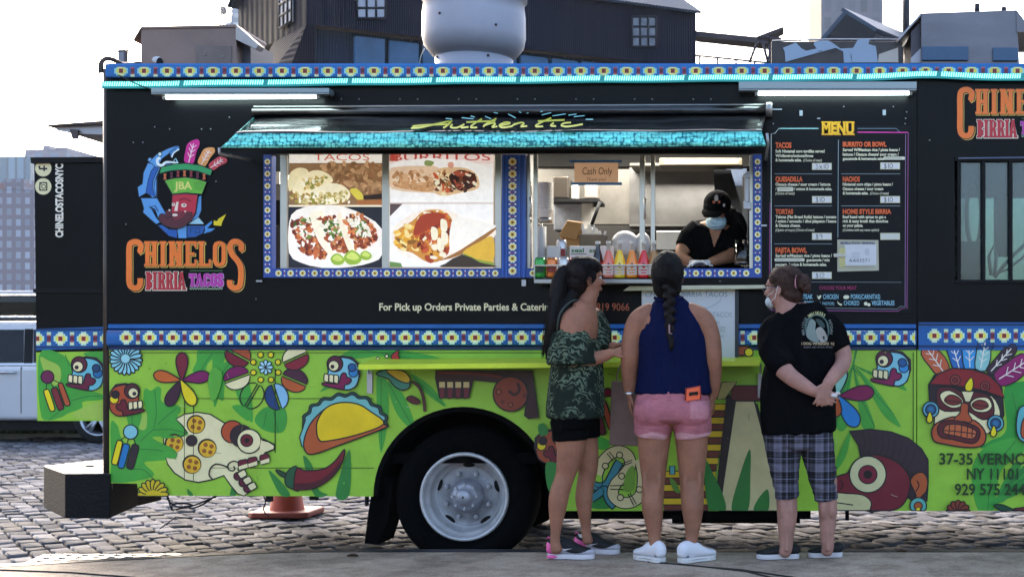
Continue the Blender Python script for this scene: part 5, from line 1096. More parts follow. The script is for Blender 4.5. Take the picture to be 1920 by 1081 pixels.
# headdress
def fth(x0, y0, x1, y1, w, c):
    dx, dy = x1 - x0, y1 - y0; l = math.hypot(dx, dy); u, v = dx / l, dy / l; P = lambda t, o: (x0 + dx * t - v * o, y0 + dy * t + u * o)
    a.poly([P(0, -w * .4), P(.4, -w * .55), P(.75, -w * .5), P(1, w * .2), P(.85, w * .55), P(.5, w * .45), P(0, w * .4)], c, 0, 4)
    a.line([P(0, 0), P(.8, 0)], 1.6, 'efdcd8')
    for t in (.3, .5, .68): a.line([P(t - .08, 0), P(t + .08, -w * .3)], 1.3, 'efdcd8'); a.line([P(t - .08, 0), P(t + .08, w * .3)], 1.3, 'efdcd8')
fth(672, 298, 735, 55, 110, 'c91e86'); fth(800, 318, 905, 135, 100, 'e39a55'); fth(895, 350, 1050, 245, 85, 'c9434c')
a.poly([(380, 410), (395, 345), (520, 312), (640, 305), (780, 322), (915, 370), (895, 430), (760, 385), (640, 372), (500, 380)], '2fa05c', 2)
for k, c in enumerate(('c9653a', '5d2438', '8a2a34', 'c9653a', '8a2a34', '5d2438', 'c9653a')): x = 435 + k * 66; y = 440 - 32 * sin(pi * k / 6); a.poly([(x - 16, y - 30), (x + 16, y - 30), (x + 10, y), (x + 16, y + 30), (x - 16, y + 30), (x - 10, y)], c)
a.poly([(430, 480), (530, 455), (640, 445), (760, 462), (858, 495), (810, 618), (640, 605), (510, 618)], '6bbd3c', 2)
a.text('JBA', 530, 490, 710, 570, 'e6e37a', .03); a.line([(440, 500), (500, 490), (515, 580)], 1, '4f9a30'); a.poly([(735, 500), (800, 495), (840, 510), (800, 580), (740, 565)], '5fae38', 1, olc='4f9a30')
# face
a.poly([(510, 625), (640, 612), (768, 625), (745, 800), (690, 900), (560, 960), (500, 820)], 'c42640', 1.6)
a.poly([(372, 850), (400, 815), (440, 830), (450, 855), (500, 840), (540, 800), (640, 800), (715, 810), (660, 920), (560, 965), (450, 940), (390, 900)], '571f2c', 1.6, 3)
a.poly([(440, 790), (500, 780), (510, 830), (450, 850)], '571f2c', 0, 2); a.poly([(510, 830), (560, 790), (650, 800), (600, 860), (540, 880)], '7d2334', 0, 3)
a.circ(628, 730, 28, 'efe0cf', 0, ry=20); a.circ(630, 728, 9, '5a4a3a'); a.circ(522, 722, 17, 'efe0cf'); a.circ(520, 720, 7, '5a4a3a'); a.poly([(552, 695), (575, 695), (562, 790), (530, 785)], 'efe0cf'); a.circ(538, 828, 28, 'efe0cf', 0, ry=14); a.circ(482, 780, 10, 'efe0cf'); a.circ(642, 793, 9, 'efe0cf')
a.line([(580, 680), (630, 660), (695, 690)], 2.4, '7d1a2a', 4)
a.build('logo_emblem', UP)
# ---------- order line
a = Art(-.0012); a.text('For Pick up Orders Private Parties & Catering Please call', 711, 568, 1112, 582, 'efe2b8', .022); a.text('819 9066', 1118, 568, 1180, 582, 'a8563a', .008); a.text('347', 1090, 568, 1114, 582, 'a8563a', .008) if False else None
a.build('order_lettering', UP)
# ---------------------------------------------------------------- menu board
MN = MB(); MN.R(1438, 236, 1708, 585, -.006, 0, M('menu_black', '0c0e12', .5, var=.05, k=.7, spec=.2)); MENU = MN.build('menu_board', TR)
pale = 'e9e6c4'; orn = 'e0642c'
a = Art(-.0065, dy=.00012)
def fr_line(pts, w, c): a.line(pts, w, c)
fr_line([(1446, 580), (1446, 251), (1453, 250), (1460, 241), (1535, 241)], 1.2, 'c9d8d4'); fr_line([(1443, 580), (1443, 470), (1444, 380)], 1.3, 'a5308a'); fr_line([(1608, 248), (1703, 248.5), (1700.5, 578), (1690, 578), (1684, 583), (1446, 581)], 1.3, '9c4d8c'); fr_line([(1608, 248), (1702, 248.5)], 2.2, 'd23c9e'); fr_line([(1698, 252), (1697, 575)], 1, '9a7aa5'); fr_line([(1608, 241), (1680, 241), (1687, 247)], .9, '7b98a8'); fr_line([(1450, 576), (1682, 579), (1688, 574), (1697, 575)], .9, '8d9a9c')
fr_line([(1462, 241), (1533, 241)], 2, '9fe0d6')
fr_line([(1572, 262), (1571, 445)], 1.2, '8fa3aa')
for y in (326, 386, 457): fr_line([(1452, y), (1560, y)], 1, '8a979c')
for y in (326, 386): fr_line([(1577, y), (1688, y)], 1, '8a979c')
fr_line([(1452, 528), (1690, 529)], 1, '7d8488')
def slabs(word, x0, x1, y0, y1, col, sw, sh):
    n_ = len(word); w = (x1 - x0) / n_; letters(a, word, [(x0 + i * w + .3, x0 + (i + 1) * w - .6) for i in range(n_)], y0, y1, sw, sh, ((0, 0, 0, col),))
for dx, dy, c in ((.8, 1.2, 'a86a10'), (0, 0, 'efb71c')):
    a.text('MENU', 1541 + dx, 229 + dy, 1601 + dx, 252 + dy, c, .045)
    for x, w in ((1540, 22), (1564, 12), (1580, 10), (1590, 12)): a.rect(x + dx, 228 + dy, x + w + dx, 230.4 + dy, c); a.rect(x + dx, 250.6 + dy, x + w + dx, 253 + dy, c)
H = lambda t, x0, y0, x1, y1, c=orn, b=.05: a.text(t, x0, y0, x1, y1, c, b)
L = lambda t, x0, y, x1, h=5.8, sh=0, b=.035: a.text(t, x0, y - h, x1, y, pale, b, sh)
H('TACOS', 1454, 267, 1484, 278); L('Soft Nixtamal corn tortillas served', 1454, 286.5, 1546); L('W/cilantro/onions/limes', 1454, 295, 1525); L('& homemade salsa.', 1454, 303, 1503); L('(Choice of meat)', 1506, 303, 1541, 5, .25, .01)
H('QUESADILLA', 1454, 331, 1505, 341); L('Oaxaca cheese / sour cream / lettuce', 1454, 348.5, 1557); L('/', 1454, 357, 1456); L('/ onions & homemade salsa.', 1489, 357, 1560); L('(Choice of meat)', 1454, 365, 1490, 5, .25, .01)
H('TORTAS', 1454, 392, 1487, 401.5); L('Teleras (Flat Bread Rolls) lettuce / tomato', 1454, 409.5, 1568); L('/ onion / avocado / slice jalapeno / beans', 1454, 417.5, 1568); L('& Oaxaca cheese.', 1454, 425.5, 1501); L('(Option of mayo) (Choice of meat)', 1454, 433.5, 1527, 5, .25, .01)
H('FAJITA BOWL', 1454, 464, 1513, 474); L('Served w/Mexican rice / pinto beans /', 1454, 482, 1560); L('guacamole / mix', 1512, 490, 1556); L('peppers  / onion & homemade salsa.', 1454, 498.5, 1550)
H('BURRITO OR BOWL', 1580, 266, 1662, 275.5); L('Served W/Mexican rice / pinto beans /', 1580, 284, 1687); L('lettuce / Oaxaca cheese/ sour cream /', 1580, 292.5, 1685); L('guacamole & homemade salsa', 1580, 300.5, 1657)
H('NACHOS', 1580, 331, 1612, 341); L('Nixtamal corn chips / pinto beans /', 1580, 348.5, 1674); L('Oaxaca cheese / sour cream', 1580, 357, 1656); L('& homemade salsa.', 1580, 365, 1628); L('(Choice of meat)', 1631, 365, 1666, 5, .25, .01)
H('HOME STYLE BIRRIA', 1580, 392, 1671, 401.5); L('Beef fused with spices to get a', 1580, 409.5, 1661); L('rich & tasty broth that dissolves', 1580, 417.5, 1665); L('on your palate.', 1580, 425.5, 1618); L('(Combine with any menu option)', 1580, 433.5, 1648, 5, .25, .01)
for x0, y0, x1, y1 in ((1457, 351, 1488, 359), (1452, 484, 1509, 490), (1656, 294, 1697, 300)):
    a.poly([(x0, y0 + 1), (x0 + 3, y0), (x1 - 2, y0), (x1, y0 + 2), (x1 - 1, y1), (x0 + 1, y1)], 'd9d6c0'); a.line([(x0 + 3 + k * 2.4, (y0 + y1) / 2 + (.8 if k % 2 else -.6)) for k in range(int((x1 - x0 - 6) / 2.4))], .8, '6d6c62')
H('CHOOSE YOUR MEAT', 1536, 536, 1606, 543, '9a2a5c', .02)
c_ = '8fc3d4'; H('STEAK', 1502, 551.5, 1524, 560.5, c_, .02); H('CHICKEN', 1543, 551.5, 1572, 560.5, c_, .02); H('PORK(CARNITAS)', 1595, 551.5, 1650, 560.5, c_, .015); H('PORK', 1508, 564, 1526, 572, c_, .02); H('(AL PASTOR)', 1532, 566, 1564, 571.5, c_, .01); H('CHORIZO', 1582, 563.5, 1611, 572, c_, .02); H('VEGETABLES', 1634, 563.5, 1677, 572, c_, .02)
a.poly([(1532, 552), (1534, 556), (1538, 553), (1540, 555), (1536, 561), (1533, 558)], pale, 0, 2); a.poly([(1581, 556), (1585, 553), (1591, 554), (1592, 557), (1590, 560), (1583, 560)], pale, 0, 2); a.poly([(1570, 564), (1573, 568), (1579, 570), (1577, 573), (1571, 569)], pale, 0, 2); a.circ(1623, 569, 3.4, pale); a.circ(1629, 571, 3, pale)
a.build('menu_lettering', MENU)
# price slips, hand written
hand = {'$': [[(4, 1), (1, 1.5), (1, 3.5), (4, 4.5), (4, 7), (0, 7.5)], [(2.5, 0), (2.5, 9)]], '1': [[(1, 0), (1, 8)]], '0': [[(2, 0), (4, 2), (4, 6), (2, 8), (0, 6), (0, 2), (2, 0)]], '9': [[(4, 2), (2, 0), (0, 2), (1, 4), (4, 3), (4, 2), (3.5, 8)]], '2': [[(0, 2), (2, 0), (4, 2), (0, 8), (4.5, 8)]], '3': [[(0, 0), (3.5, 1), (1, 3.5), (4, 5), (3, 8), (0, 7)]], 'x': [[(0, 2), (4, 8)], [(4, 2), (0, 8)]], '/': []}
slip = lambda c: M('slip_' + c, c, .6, var=.04, vs=20)
for txt, x, y in (('3x10', 1541, 312), ('$10', 1541, 374), ('$9', 1541, 443), ('$12', 1541, 516), ('$10', 1669, 311), ('$10', 1669, 374), ('', 1669, 443)):
    mb = MB(); mb.R(x - 18.5, y - 6.5, x + 18.5, y + 6.5, -.0085, -.0078, slip('d8d29a')); o_ = mb.build('price_slip', MENU)
    b = Art(-.0086, mat=slip, dy=.0001); b.rect(x - 17.5, y - 5.6, x + 17.5, y + 5.6, 'efeeea' if txt else 'dfe0d2')
    cx = x - 12
    for ch in txt:
        for st in hand[ch]: b.line([(cx + px * 1.25, y - 4.6 + py * 1.15) for px, py in st], 1.0, '3a3a44')
        cx += 4 if ch == '1' else 7.5
    b.build('price_writing', o_)
# permit in a plastic sleeve (its square code is left out)
mb = MB(); mb.hexa([PX(1570, 509, -.012), PX(1648, 507, -.012), PX(1647, 450, -.012), PX(1570, 449, -.012)] + [p + Vector((0, .003, 0)) for p in (PX(1570, 509, -.012), PX(1648, 507, -.012), PX(1647, 450, -.012), PX(1570, 449, -.012))], M('sleeve', 'bdb9a0', .2, var=.1, vs=12, k=.8))
PM = mb.build('permit_card', MENU)
b = Art(-.0125, mat=slip, dy=.0002); b.rect(1584, 458, 1643, 497, 'dfe0e2'); b.rect(1574, 465, 1585, 502, 'd4cb8a'); b.text('MOBILE FOOD VENDING', 1576, 453, 1640, 457.5, '2c3f7d', .03); b.text('AA03571', 1592, 485, 1630, 491, '3a3d48', .0, space=1.15)
for y in (474, 478, 482): b.rect(1596, y - .5, 1612, y + .4, 'a9adba')
b.rect(1578, 500, 1640, 500.8, '8f9090'); b.rect(1622, 466, 1630, 478, 'c9cdd2')
b.build('permit_printing', PM); mb = MB(); mb.R(1563, 475, 1586, 482, -.02, -.012, M('sleeve_clip', 'cfc9b8', .3)); mb.build('permit_clip', PM, bevel=.003)
# hand-written price board standing on the shelf
WB = thing('price_board', 'white hand-written taco price board propped on the green shelf under the window', 'sign', (PX(1293, 672, -.03).x, -.03, PX(1293, 672, -.03).z))
wbm = M('board_white', 'dcdcdf', .35, var=.05, vs=5)
mb = MB(); mb.R(1203, 541, 1383, 673, -.045, -.02, wbm); mb.build('board', WB, bevel=.004)
mb = MB(); mb.R(1378, 541, 1385, 674, -.048, -.018, M('board_edge', '3a3c40', .5)); mb.build('board_edge', WB)
b = Art(-.0455, mat=slip, dy=.0001)
def scrawl(t, x0, y0, x1, y1, c): b.text(t, x0, y0, x1, y1, c, -.012, .12)
scrawl('CHINELOS BIRRIA TACOS', 1210, 546, 1364, 556, '5a74a8'); scrawl('3 BEEF TACOS', 1300, 585, 1372, 594, '9a9aa2'); b.line([(1310, 574), (1325, 577), (1345, 568), (1352, 560)], .9, '8a94b0', 3)
scrawl('Consome (side)', 1215, 566, 1300, 573, 'a0a8b8'); scrawl('(chicken)', 1330, 600, 1349, 606, '8a8a98'); scrawl('QUESATACOS', 1310, 612, 1360, 622, '7f9a8a'); scrawl('(cheese)', 1335, 626, 1357, 632, '8a8a98'); scrawl('$12', 1215, 600, 1240, 610, 'a3667a'); scrawl('$10', 1215, 626, 1240, 636, 'a3667a')
b.build('board_writing', WB)
# ================================================================ kitchen seen through the window
kw = inst
mb = MB(); mb.R(1180, 310, 1348, 422, 1.95, 2.19, M('hood_steel', '8d8b88', .34, metal=.8, var=.3, vs=2.2, bump=.12, bs=5)); mb.R(1000, 306, 1205, 420, 1.99, 2.19, M('panel_warm', 'a09b92', .36, metal=.7, var=.3, vs=2.0, bump=.12, bs=5)); mb.R(480, 270, 1000, 600, 2.0, 2.19, kw); mb.R(1000, 420, 1400, 600, 2.0, 2.19, M('steel_dark', '55524f', .4, metal=.6, var=.2, vs=2)); mb.R(1000, 270, 1420, 312, 1.93, 2.19, M('upper_dark', '3a3937', .5, metal=.4, var=.3, vs=2)); mb.R(1348, 300, 1460, 600, 2.05, 2.19, M('steel_dark2', '3c4046', .5, metal=.4, var=.3, vs=2))
mb.build('kitchen_wall', TR)
mb = MB(); mb.R(1180, 420, 1350, 424, 1.80, 1.95, steel); mb.build('kitchen_ledge', TR); mb = MB(); mb.R(1230, 432, 1300, 470, 1.5, 1.9, steel); mb.build('griddle', TR, bevel=.01); mb = MB(); mb.R(1180, 305, 1350, 311, 1.6, 1.95, M('hood_lip', 'cfc9b4', .4, metal=.3)); mb.build('range_hood', TR, bevel=.01)
mb = MB(); mb.hexa([PX(1342, 420, 1.4), PX(1400, 420, 1.4), PX(1370, 318, 1.4), PX(1338, 318, 1.4)] + [p + Vector((0, .1, 0)) for p in (PX(1342, 420, 1.4), PX(1400, 420, 1.4), PX(1370, 318, 1.4), PX(1338, 318, 1.4))], M('seat_belt_black', '1d2026', .6)); mb.build('partition', TR); mb = MB(); mb.R(1362, 316, 1400, 348, 1.6, 1.62, M('far_window', '5d6c86', .5, var=.3, vs=9, emit=.05)); mb.build('service_hatch', TR); mb = MB(); mb.R(1392, 330, 1402, 480, .9, 1.0, steel); mb.build('kitchen_post', TR)
# kitchen lamp with tube; its light comes from added, unseen ceiling lights
kt = M('kitchen_tube', 'fff1d0', .3, emit=.4, emit_h='ffe6bd')
mb = MB(); mb.R(1236, 296, 1392, 310, 1.15, 1.35, M('lamp_box', '7d7664', .5, metal=.1)); KL = mb.build('kitchen_lamp', TR, bevel=.006)
mb = MB(); a_, b_ = PX(1246, 304, 1.12), PX(1384, 303, 1.12); mb.cyl(a_, b_, .014, .014, kt, 10); mb.build('lamp_tube', KL)
def klight(x, y, z, sx, sy, e, name):
    l = bpy.data.lights.new(name, 'AREA'); l.shape = 'RECTANGLE'; l.size = sx; l.size_y = sy; l.energy = e; l.color = (1, .95, .88)
    o = bpy.data.objects.new(name, l); COL.objects.link(o); o.location = (x, y, z); adopt(o, KL); return o
klight(.75, .95, 2.84, 1.3, .5, 13, 'unseen_ceiling_light'); klight(-.9, .95, 2.84, 1.2, .5, 11, 'unseen_ceiling_light')  # out of view; left one added to brighten the posters from behind
mb = MB(); mb.box(-.0, 1.5, .68, 1.22, 2.855, 2.875, M('unseen_panel_glow', 'f2ead8', .4, emit=.6, emit_h='fff0d2')); mb.box(-1.6, -.2, .68, 1.22, 2.855, 2.875, MATS['unseen_panel_glow']); mb.build('unseen_light_panel', KL)  # emissive panels added out of view beside those lights
# inner counter
mb = MB(); mb.box(-1.6, 1.6, T + .012, .62, 1.66, 1.70, steel); mb.build('counter', TR)
# sliding window posts, handles
post = M('post_steel', 'c9c4ba', .28, metal=.8, var=.1, vs=4)
for x, w, y in ((1000, 8, .02), (1199, 10, .015), (1220, 8, .035), (525, 13, .015), (716, 13, .02), (928, 12, .03), (988, 6, .03), (1405, 7, .02)):
    mb = MB(); mb.R(x, 290, x + w, 503, y, y + .02, post); mb.build('window_post', WF, bevel=.002)
for x, y0, y1 in ((995, 371, 404), (1209, 373, 408)):
    mb = MB(); mb.tube([PX(x, y0, .012), PX(x, y0, -.02), PX(x, y1, -.02), PX(x, y1, .012)], .006, post, 8); mb.ball(PX(x, y0, .0), .010, post, 8); mb.ball(PX(x, y1, .0), .010, post, 8); mb.build('pull_handle', WF)
gla = M('window_glass', 'ffffff', .02, trans=1.0, spec=.3, k=1)
mb = MB(); mb.R(1396, 322, 1404, 390, -.004, .02, alu); mb.R(1393, 325, 1406, 333, -.012, .02, alu); mb.R(1394, 378, 1408, 392, -.012, .02, alu); mb.build('window_latch', WF, bevel=.003)
# ---- dishes behind : containers, racks
def box_thing(name, label, cat, x0, y0, x1, y1, Y0, Y1, m, bev=.01, group=None):
    mb = MB(); mb.R(x0, y0, x1, y1, Y0, Y1, m); o = mb.build(name, bevel=bev); return tag(o, label, cat, group)
ws = M('white_plastic', 'e5e1d8', .45); bc = M('black_card', '17171a', .6); ck = M('kraft', 'b98a52', .7, var=.08, vs=15)
def roll(x, y0, y1, w, lab):
    t = thing('paper_towel', lab, 'paper roll', PX(x, y1, .18)); c = PX(x, y1, .18); d = PX(x, y0, .18); r = w / 2 / S0
    mb = MB(); mb.lathe([(.02, 0), (r, 0), (r, d.z - c.z), (.02, d.z - c.z), (.02, 0)], c, (0, 0, 1), M('paper_white', 'e2ded6', .9, bump=.2, bs=50), 24); mb.build('roll', t)
    mb = MB(); mb.cyl(c, (d.x, d.y, d.z + .02), .008, .008, steel, 8); mb.build('holder', t)
roll(991, 425, 500, 13, 'narrow white paper roll standing at the left edge of the serving window')
roll(1015, 425, 492, 19, 'wider grey paper towel roll beside the narrow white one in the serving window')
def cups(x, y0, y1, w, lab):
    c = PX(x, y1, .3); d = PX(x, y0, .3); r = w / 2 / 303; t = thing('cup_stack', lab, 'cups', c, 'stacks of white cups'); n_ = 14
    for i in range(n_):
        z = i / n_ * (d.z - c.z); mb = MB() if i == 0 else mb; mb.lathe([(r * .8, z), (r * 1.0, z + .045), (r * 1.05, z + .052), (r * .95, z + .052)], c, (0, 0, 1), ws, 20)
    mb.build('cups', t)
    mb = MB(); mb.cyl(c - Vector((0, 0, .03)), c, r * .9, r * .8, steel, 16); mb.build('base', t)
cups(1021, 355, 408, 32, 'tall stack of white cups behind the grey towel roll'); cups(991, 352, 408, 14, 'slim stack of white cups at the left jamb of the serving window')
box_thing('steel_canister', 'dark steel canister on the rear shelf behind the cash sign', 'canister', 1037, 330, 1066, 372, 1.2, 1.4, M('canister', '6f675e', .35, metal=.7))
box_thing('spice_box', 'grey box beside the canister on the rear shelf', 'box', 1095, 345, 1120, 372, 1.25, 1.4, M('box_grey', 'a39a90', .6))
tag(MB().R(1070, 345, 1084, 378, 1.22, 1.3, M('bottle_white', 'd9d5ce', .4)).build('sauce_bottle', bevel=.015), 'white squeeze bottle between the dark canister and grey box', 'bottle')
mb = MB(); mb.R(1030, 372, 1122, 378, 1.15, 1.5, bc); tag(mb.build('rear_shelf'), 'black shelf carrying canister and boxes behind the cash sign', 'shelf')
mb = MB(); mb.R(1038, 378, 1108, 432, 1.3, 1.45, M('tote_check', 'b7bcc6', .6, var=.25, vs=25)); mb.R(1090, 380, 1112, 432, 1.25, 1.3, ws); tag(mb.build('checked_box', bevel=.01), 'pale checked box on the counter behind the brown paper bag', 'box')
mb = MB(); mb.tube([PX(1125, 378, .9), PX(1108, 425, .9)], .012, bc, 8); tag(mb.build('black_stand'), 'black slanted stand between checked box and steel wall', 'stand')
# brown paper bag
t = thing('paper_bag', 'brown kraft paper bag folded over on the counter inside the serving window', 'bag', PX(1068, 462, .3))
mb = MB(); mb.hexa([PX(1050, 462, .28), PX(1090, 462, .28), PX(1092, 428, .28), PX(1052, 436, .28), PX(1050, 462, .45), PX(1088, 462, .45), PX(1088, 430, .45), PX(1056, 434, .45)], ck); mb.build('bag_body', t, bevel=.006)
mb = MB(); mb.hexa([PX(1048, 442, .24), PX(1080, 450, .24), PX(1093, 418, .3), PX(1064, 414, .3), PX(1048, 440, .25), PX(1080, 448, .25), PX(1093, 416, .32), PX(1064, 412, .32)], ck); mb.build('folded_flap', t, bevel=.003)
# straws in a tub
t = thing('straw_tub', 'grey tub crammed with white plastic cutlery behind the drinks', 'tub', PX(1112, 466, .3))
mb = MB(); mb.lathe([(.0, 0), (.075, 0), (.088, .085), (.092, .085), (.092, .095)], PX(1112, 470, .3), (0, 0, 1), M('tub_grey', '8e8578', .5), 24); mb.build('tub', t)
rn = random.Random(8)
for i in range(26):
    mb = MB(); c = PX(1112 + rn.uniform(-20, 20), 450, .3 + rn.uniform(-.05, .05)); mb.box(c.x - .007, c.x + .007, c.y, c.y + .003, c.z - .03, c.z + rn.uniform(.05, .10), ws); o_ = mb.build('fork', t); o_.data.transform(Matrix.Translation(c) @ Matrix.Rotation(rn.uniform(-.25, .35), 4, 'Y') @ Matrix.Translation(-c))
# white carrier bag
t = tag(MB().ball(PX(1172, 455, .32), (.085, .06, .075), M('bag_white', 'e3dfda', .35, bump=.6, bs=18), 20).ball(PX(1205, 456, .34), (.05, .05, .07), MATS['bag_white'], 16).build('carrier_bag'), 'stuffed white plastic bag behind the yellow and orange drinks', 'bag')
# signs by the drinks
def translucent(name, h):
    m = M(name, h, .7, var=.06, vs=12, k=1.0); n = m.node_tree.nodes; l = m.node_tree.links; t_ = n.new('ShaderNodeBsdfTranslucent'); t_.inputs[0].default_value = (*rgb(h, 1.1), 1); mx = n.new('ShaderNodeMixShader'); mx.inputs[0].default_value = .6; l.new(n['Principled BSDF'].outputs[0], mx.inputs[1]); l.new(t_.outputs[0], mx.inputs[2]); l.new(mx.outputs[0], n['Material Output'].inputs[0]); return m
SG = thing('cash_sign', 'brown card reading Cash Only taped with blue tape inside the serving window', 'sign', PX(1117, 345, .03))
mb = MB(); mb.R(1077, 303, 1159, 345, .010, .0115, translucent('card_brown', 'bfab98')); mb.build('card', SG)
b = Art(.0095, mat=slip, dy=.0001); b.text('Cash Only', 1092, 314, 1148, 327, '2a2422', -.0, .08); b.text('Thank you!', 1100, 333, 1136, 339, '3a302a', -.005, .05); b.build('card_lettering', SG)
tp_ = M('blue_tape', '4d83b8', .5, var=.08, vs=20)
for q in ((1068, 300, 1166, 305), (1070, 342, 1166, 347)):
    mb = MB(); mb.R(*q, .006, .008, tp_); mb.build('tape', SG)
SL = thing('seal_sign', 'white box sign with green lettering behind the drinks', 'sign', PX(1100, 492, .12))
mb = MB(); mb.R(1068, 461, 1150, 492, .10, .13, ws); mb.build('sign_panel', SL, bevel=.003)
b = Art(.0995, mat=slip, dy=.0001); b.text('seal  sa', 1071, 465, 1118, 473, '2f7a35', .03); b.rect(1070, 475.5, 1100, 477, '23262b'); b.build('sign_lettering', SL)
tag(MB().R(1025, 461, 1050, 497, .14, .26, ws).build('napkin_box', bevel=.004), 'white box under the upright silver can', 'box')
# drinks : bottles and cans
def bottle(x, lab, h, cap='d9d2c0', base=521, Y=-.09, w=22):
    c = PX(x, base, Y); r = w / 2 / 318; hgt = .214
    t = thing('soda_bottle', lab, 'bottle', c, 'glass soda bottles in the window tray')
    lq = M('soda_' + h, h, .12, k=1.0, spec=.5, coat=.6, emit=.0); gk_ = M('bottle_neck_glass', 'd8cfc0', .08, trans=.6, k=1.0)
    mb = MB(); mb.lathe([(0, .0), (r * .9, .0), (r, .01), (r, .075), (r * .93, .095), (r * .6, .135), (r * .36, .163)], c, (0, 0, 1), lq, 20); mb.build('drink', t)
    mb = MB(); mb.lathe([(r * .37, .163), (r * .34, .20), (r * .40, .203)], c, (0, 0, 1), gk_, 14); mb.build('neck', t)
    mb = MB(); mb.lathe([(r * .46, .2), (r * .46, .212), (r * .38, .217), (0, .217)], c, (0, 0, 1), M('cap_' + cap, cap, .3), 14); mb.build('cap', t)
    mb = MB(); V = []
    n_ = 10
    for j, (zz_, rr) in enumerate(((.018, 1.012), (.070, 1.012))):
        for k in range(n_ + 1): g = -pi / 2 + (k / n_ - .5) * 2.2; V.append(c + Vector((cos(g) * r * rr, sin(g) * r * rr, zz_)))
    mb.add(V, [(k, k + 1, n_ + 2 + k, n_ + 1 + k) for k in range(n_)], M('label_' + h, 'e8dcd0', .5), True); lb = mb.build('label', t)
    q = Art(Y - r * 1.03, mat=slip, dy=.0002); px_ = x; q.poly([(px_ - 5, 499), (px_, 492), (px_ + 5, 499)], '1d1b1b'); q.circ(px_, 500, 2.6, h); q.rect(px_ - 6, 505, px_ + 6, 507, h); q.rect(px_ - 5, 510, px_ + 5, 512, h); q.build('label_printing', lb)
for x, h, lab in ((1141, 'e0705a', 'pink grapefruit soda bottle in the window tray, left of the yellow one'), (1162, 'f0c818', 'yellow soda bottle in the window tray'), (1185, 'ee8a14', 'orange soda bottle in the window tray between yellow and red ones'), (1207, 'd81e22', 'bright red soda bottle in the window tray'), (1226, 'a8783a', 'amber brown soda bottle in the window tray behind the braided head')): bottle(x, lab, h)
def can(x, y1, Y, h, top, lab, w=21, hh=.118):
    c = PX(x, y1, Y); r = w / 2 / 318; t = thing('soda_can', lab, 'can', c, 'soda cans by the serving window')
    mb = MB(); mb.lathe([(0, 0), (r * .8, 0), (r, .012), (r, hh - .014), (r * .84, hh), (0, hh - .003)], c, (0, 0, 1), M('can_' + h, h, .25, metal=.3, coat=.4, k=1), 22); mb.build('can_body', t)
    mb = MB(); mb.lathe([(r * .84, hh), (r * .87, hh + .004), (r * .8, hh + .002), (0, hh - .001)], c, (0, 0, 1), alu, 22); mb.build('can_lid', t)
    mb = MB(); V = []; n_ = 8
    for zz_ in (.03, .075):
        for k in range(n_ + 1): g = -pi / 2 + (k / n_ - .5) * 1.6; V.append(c + Vector((cos(g) * r * 1.01, sin(g) * r * 1.01, zz_)))
    mb.add(V, [(k, k + 1, n_ + 2 + k, n_ + 1 + k) for k in range(n_)], M('can_band_' + top, top, .4), True); mb.build('can_label', t)
can(1013, 521, -.09, '2f9a3c', '1d3a24', 'green soda can at the left end of the window tray'); can(1035, 521, -.09, 'd9742a', '8a2a1c', 'orange soda can second from the left in the window tray'); can(1057, 521, -.09, 'c9c6c2', '9a9ca2', 'silver grey soda can in the window tray beside the orange can')
can(1053, 490, .2, 'c2bfc0', 'a11d26', 'silver and red can standing on the white box above the tray', hh=.13)
can(1078, 521, -.09, 'b5242a', '7d1a1c', 'red soda can in the window tray, half hidden by a dark-haired head')
c = PX(1121, 521, -.06)
t = thing('cola_bottle', 'dark cola bottle with red label behind the pink soda', 'bottle', c)
mb = MB(); mb.lathe([(0, 0), (.032, 0), (.034, .02), (.032, .10), (.024, .14), (.013, .175), (.013, .2)], c, (0, 0, 1), M('cola', '160c0a', .1, coat=.6), 20); mb.build('drink', t)
mb = MB(); mb.lathe([(.0345, .05), (.0345, .095)], c, (0, 0, 1), M('cola_label', 'b01c22', .4), 20); mb.build('label', t); mb = MB(); mb.lathe([(.015, .2), (.015, .215), (0, .218)], c, (0, 0, 1), M('cap_w', 'dcd6cc', .3), 12); mb.build('cap', t)
# clear tip jar with bank notes
c = PX(1394, 497, .1)
t = thing('tip_jar', 'clear jar stuffed with folded green bank notes at the right of the counter', 'jar', c)
mb = MB(); mb.lathe([(.0, 0), (.052, 0), (.056, .01), (.056, .15), (.05, .15), (.05, .01)], c, (0, 0, 1), gla, 24); mb.build('glass', t)
nm = M('bank_note', '8f9478', .8, var=.3, vs=30)
rn = random.Random(2)
for i in range(9):
    mb = MB(); p = c + Vector((rn.uniform(-.02, .02), rn.uniform(-.02, .02), .02 + i * .013)); L_ = [(rn.uniform(-.04, .04), rn.uniform(-.025, .025), rn.uniform(-.012, .012)) for _ in range(5)]
    mb.tube([p + Vector(q) for q in L_], [.006, .014, .016, .012, .005], nm, 6); mb.build('bank_note', t)
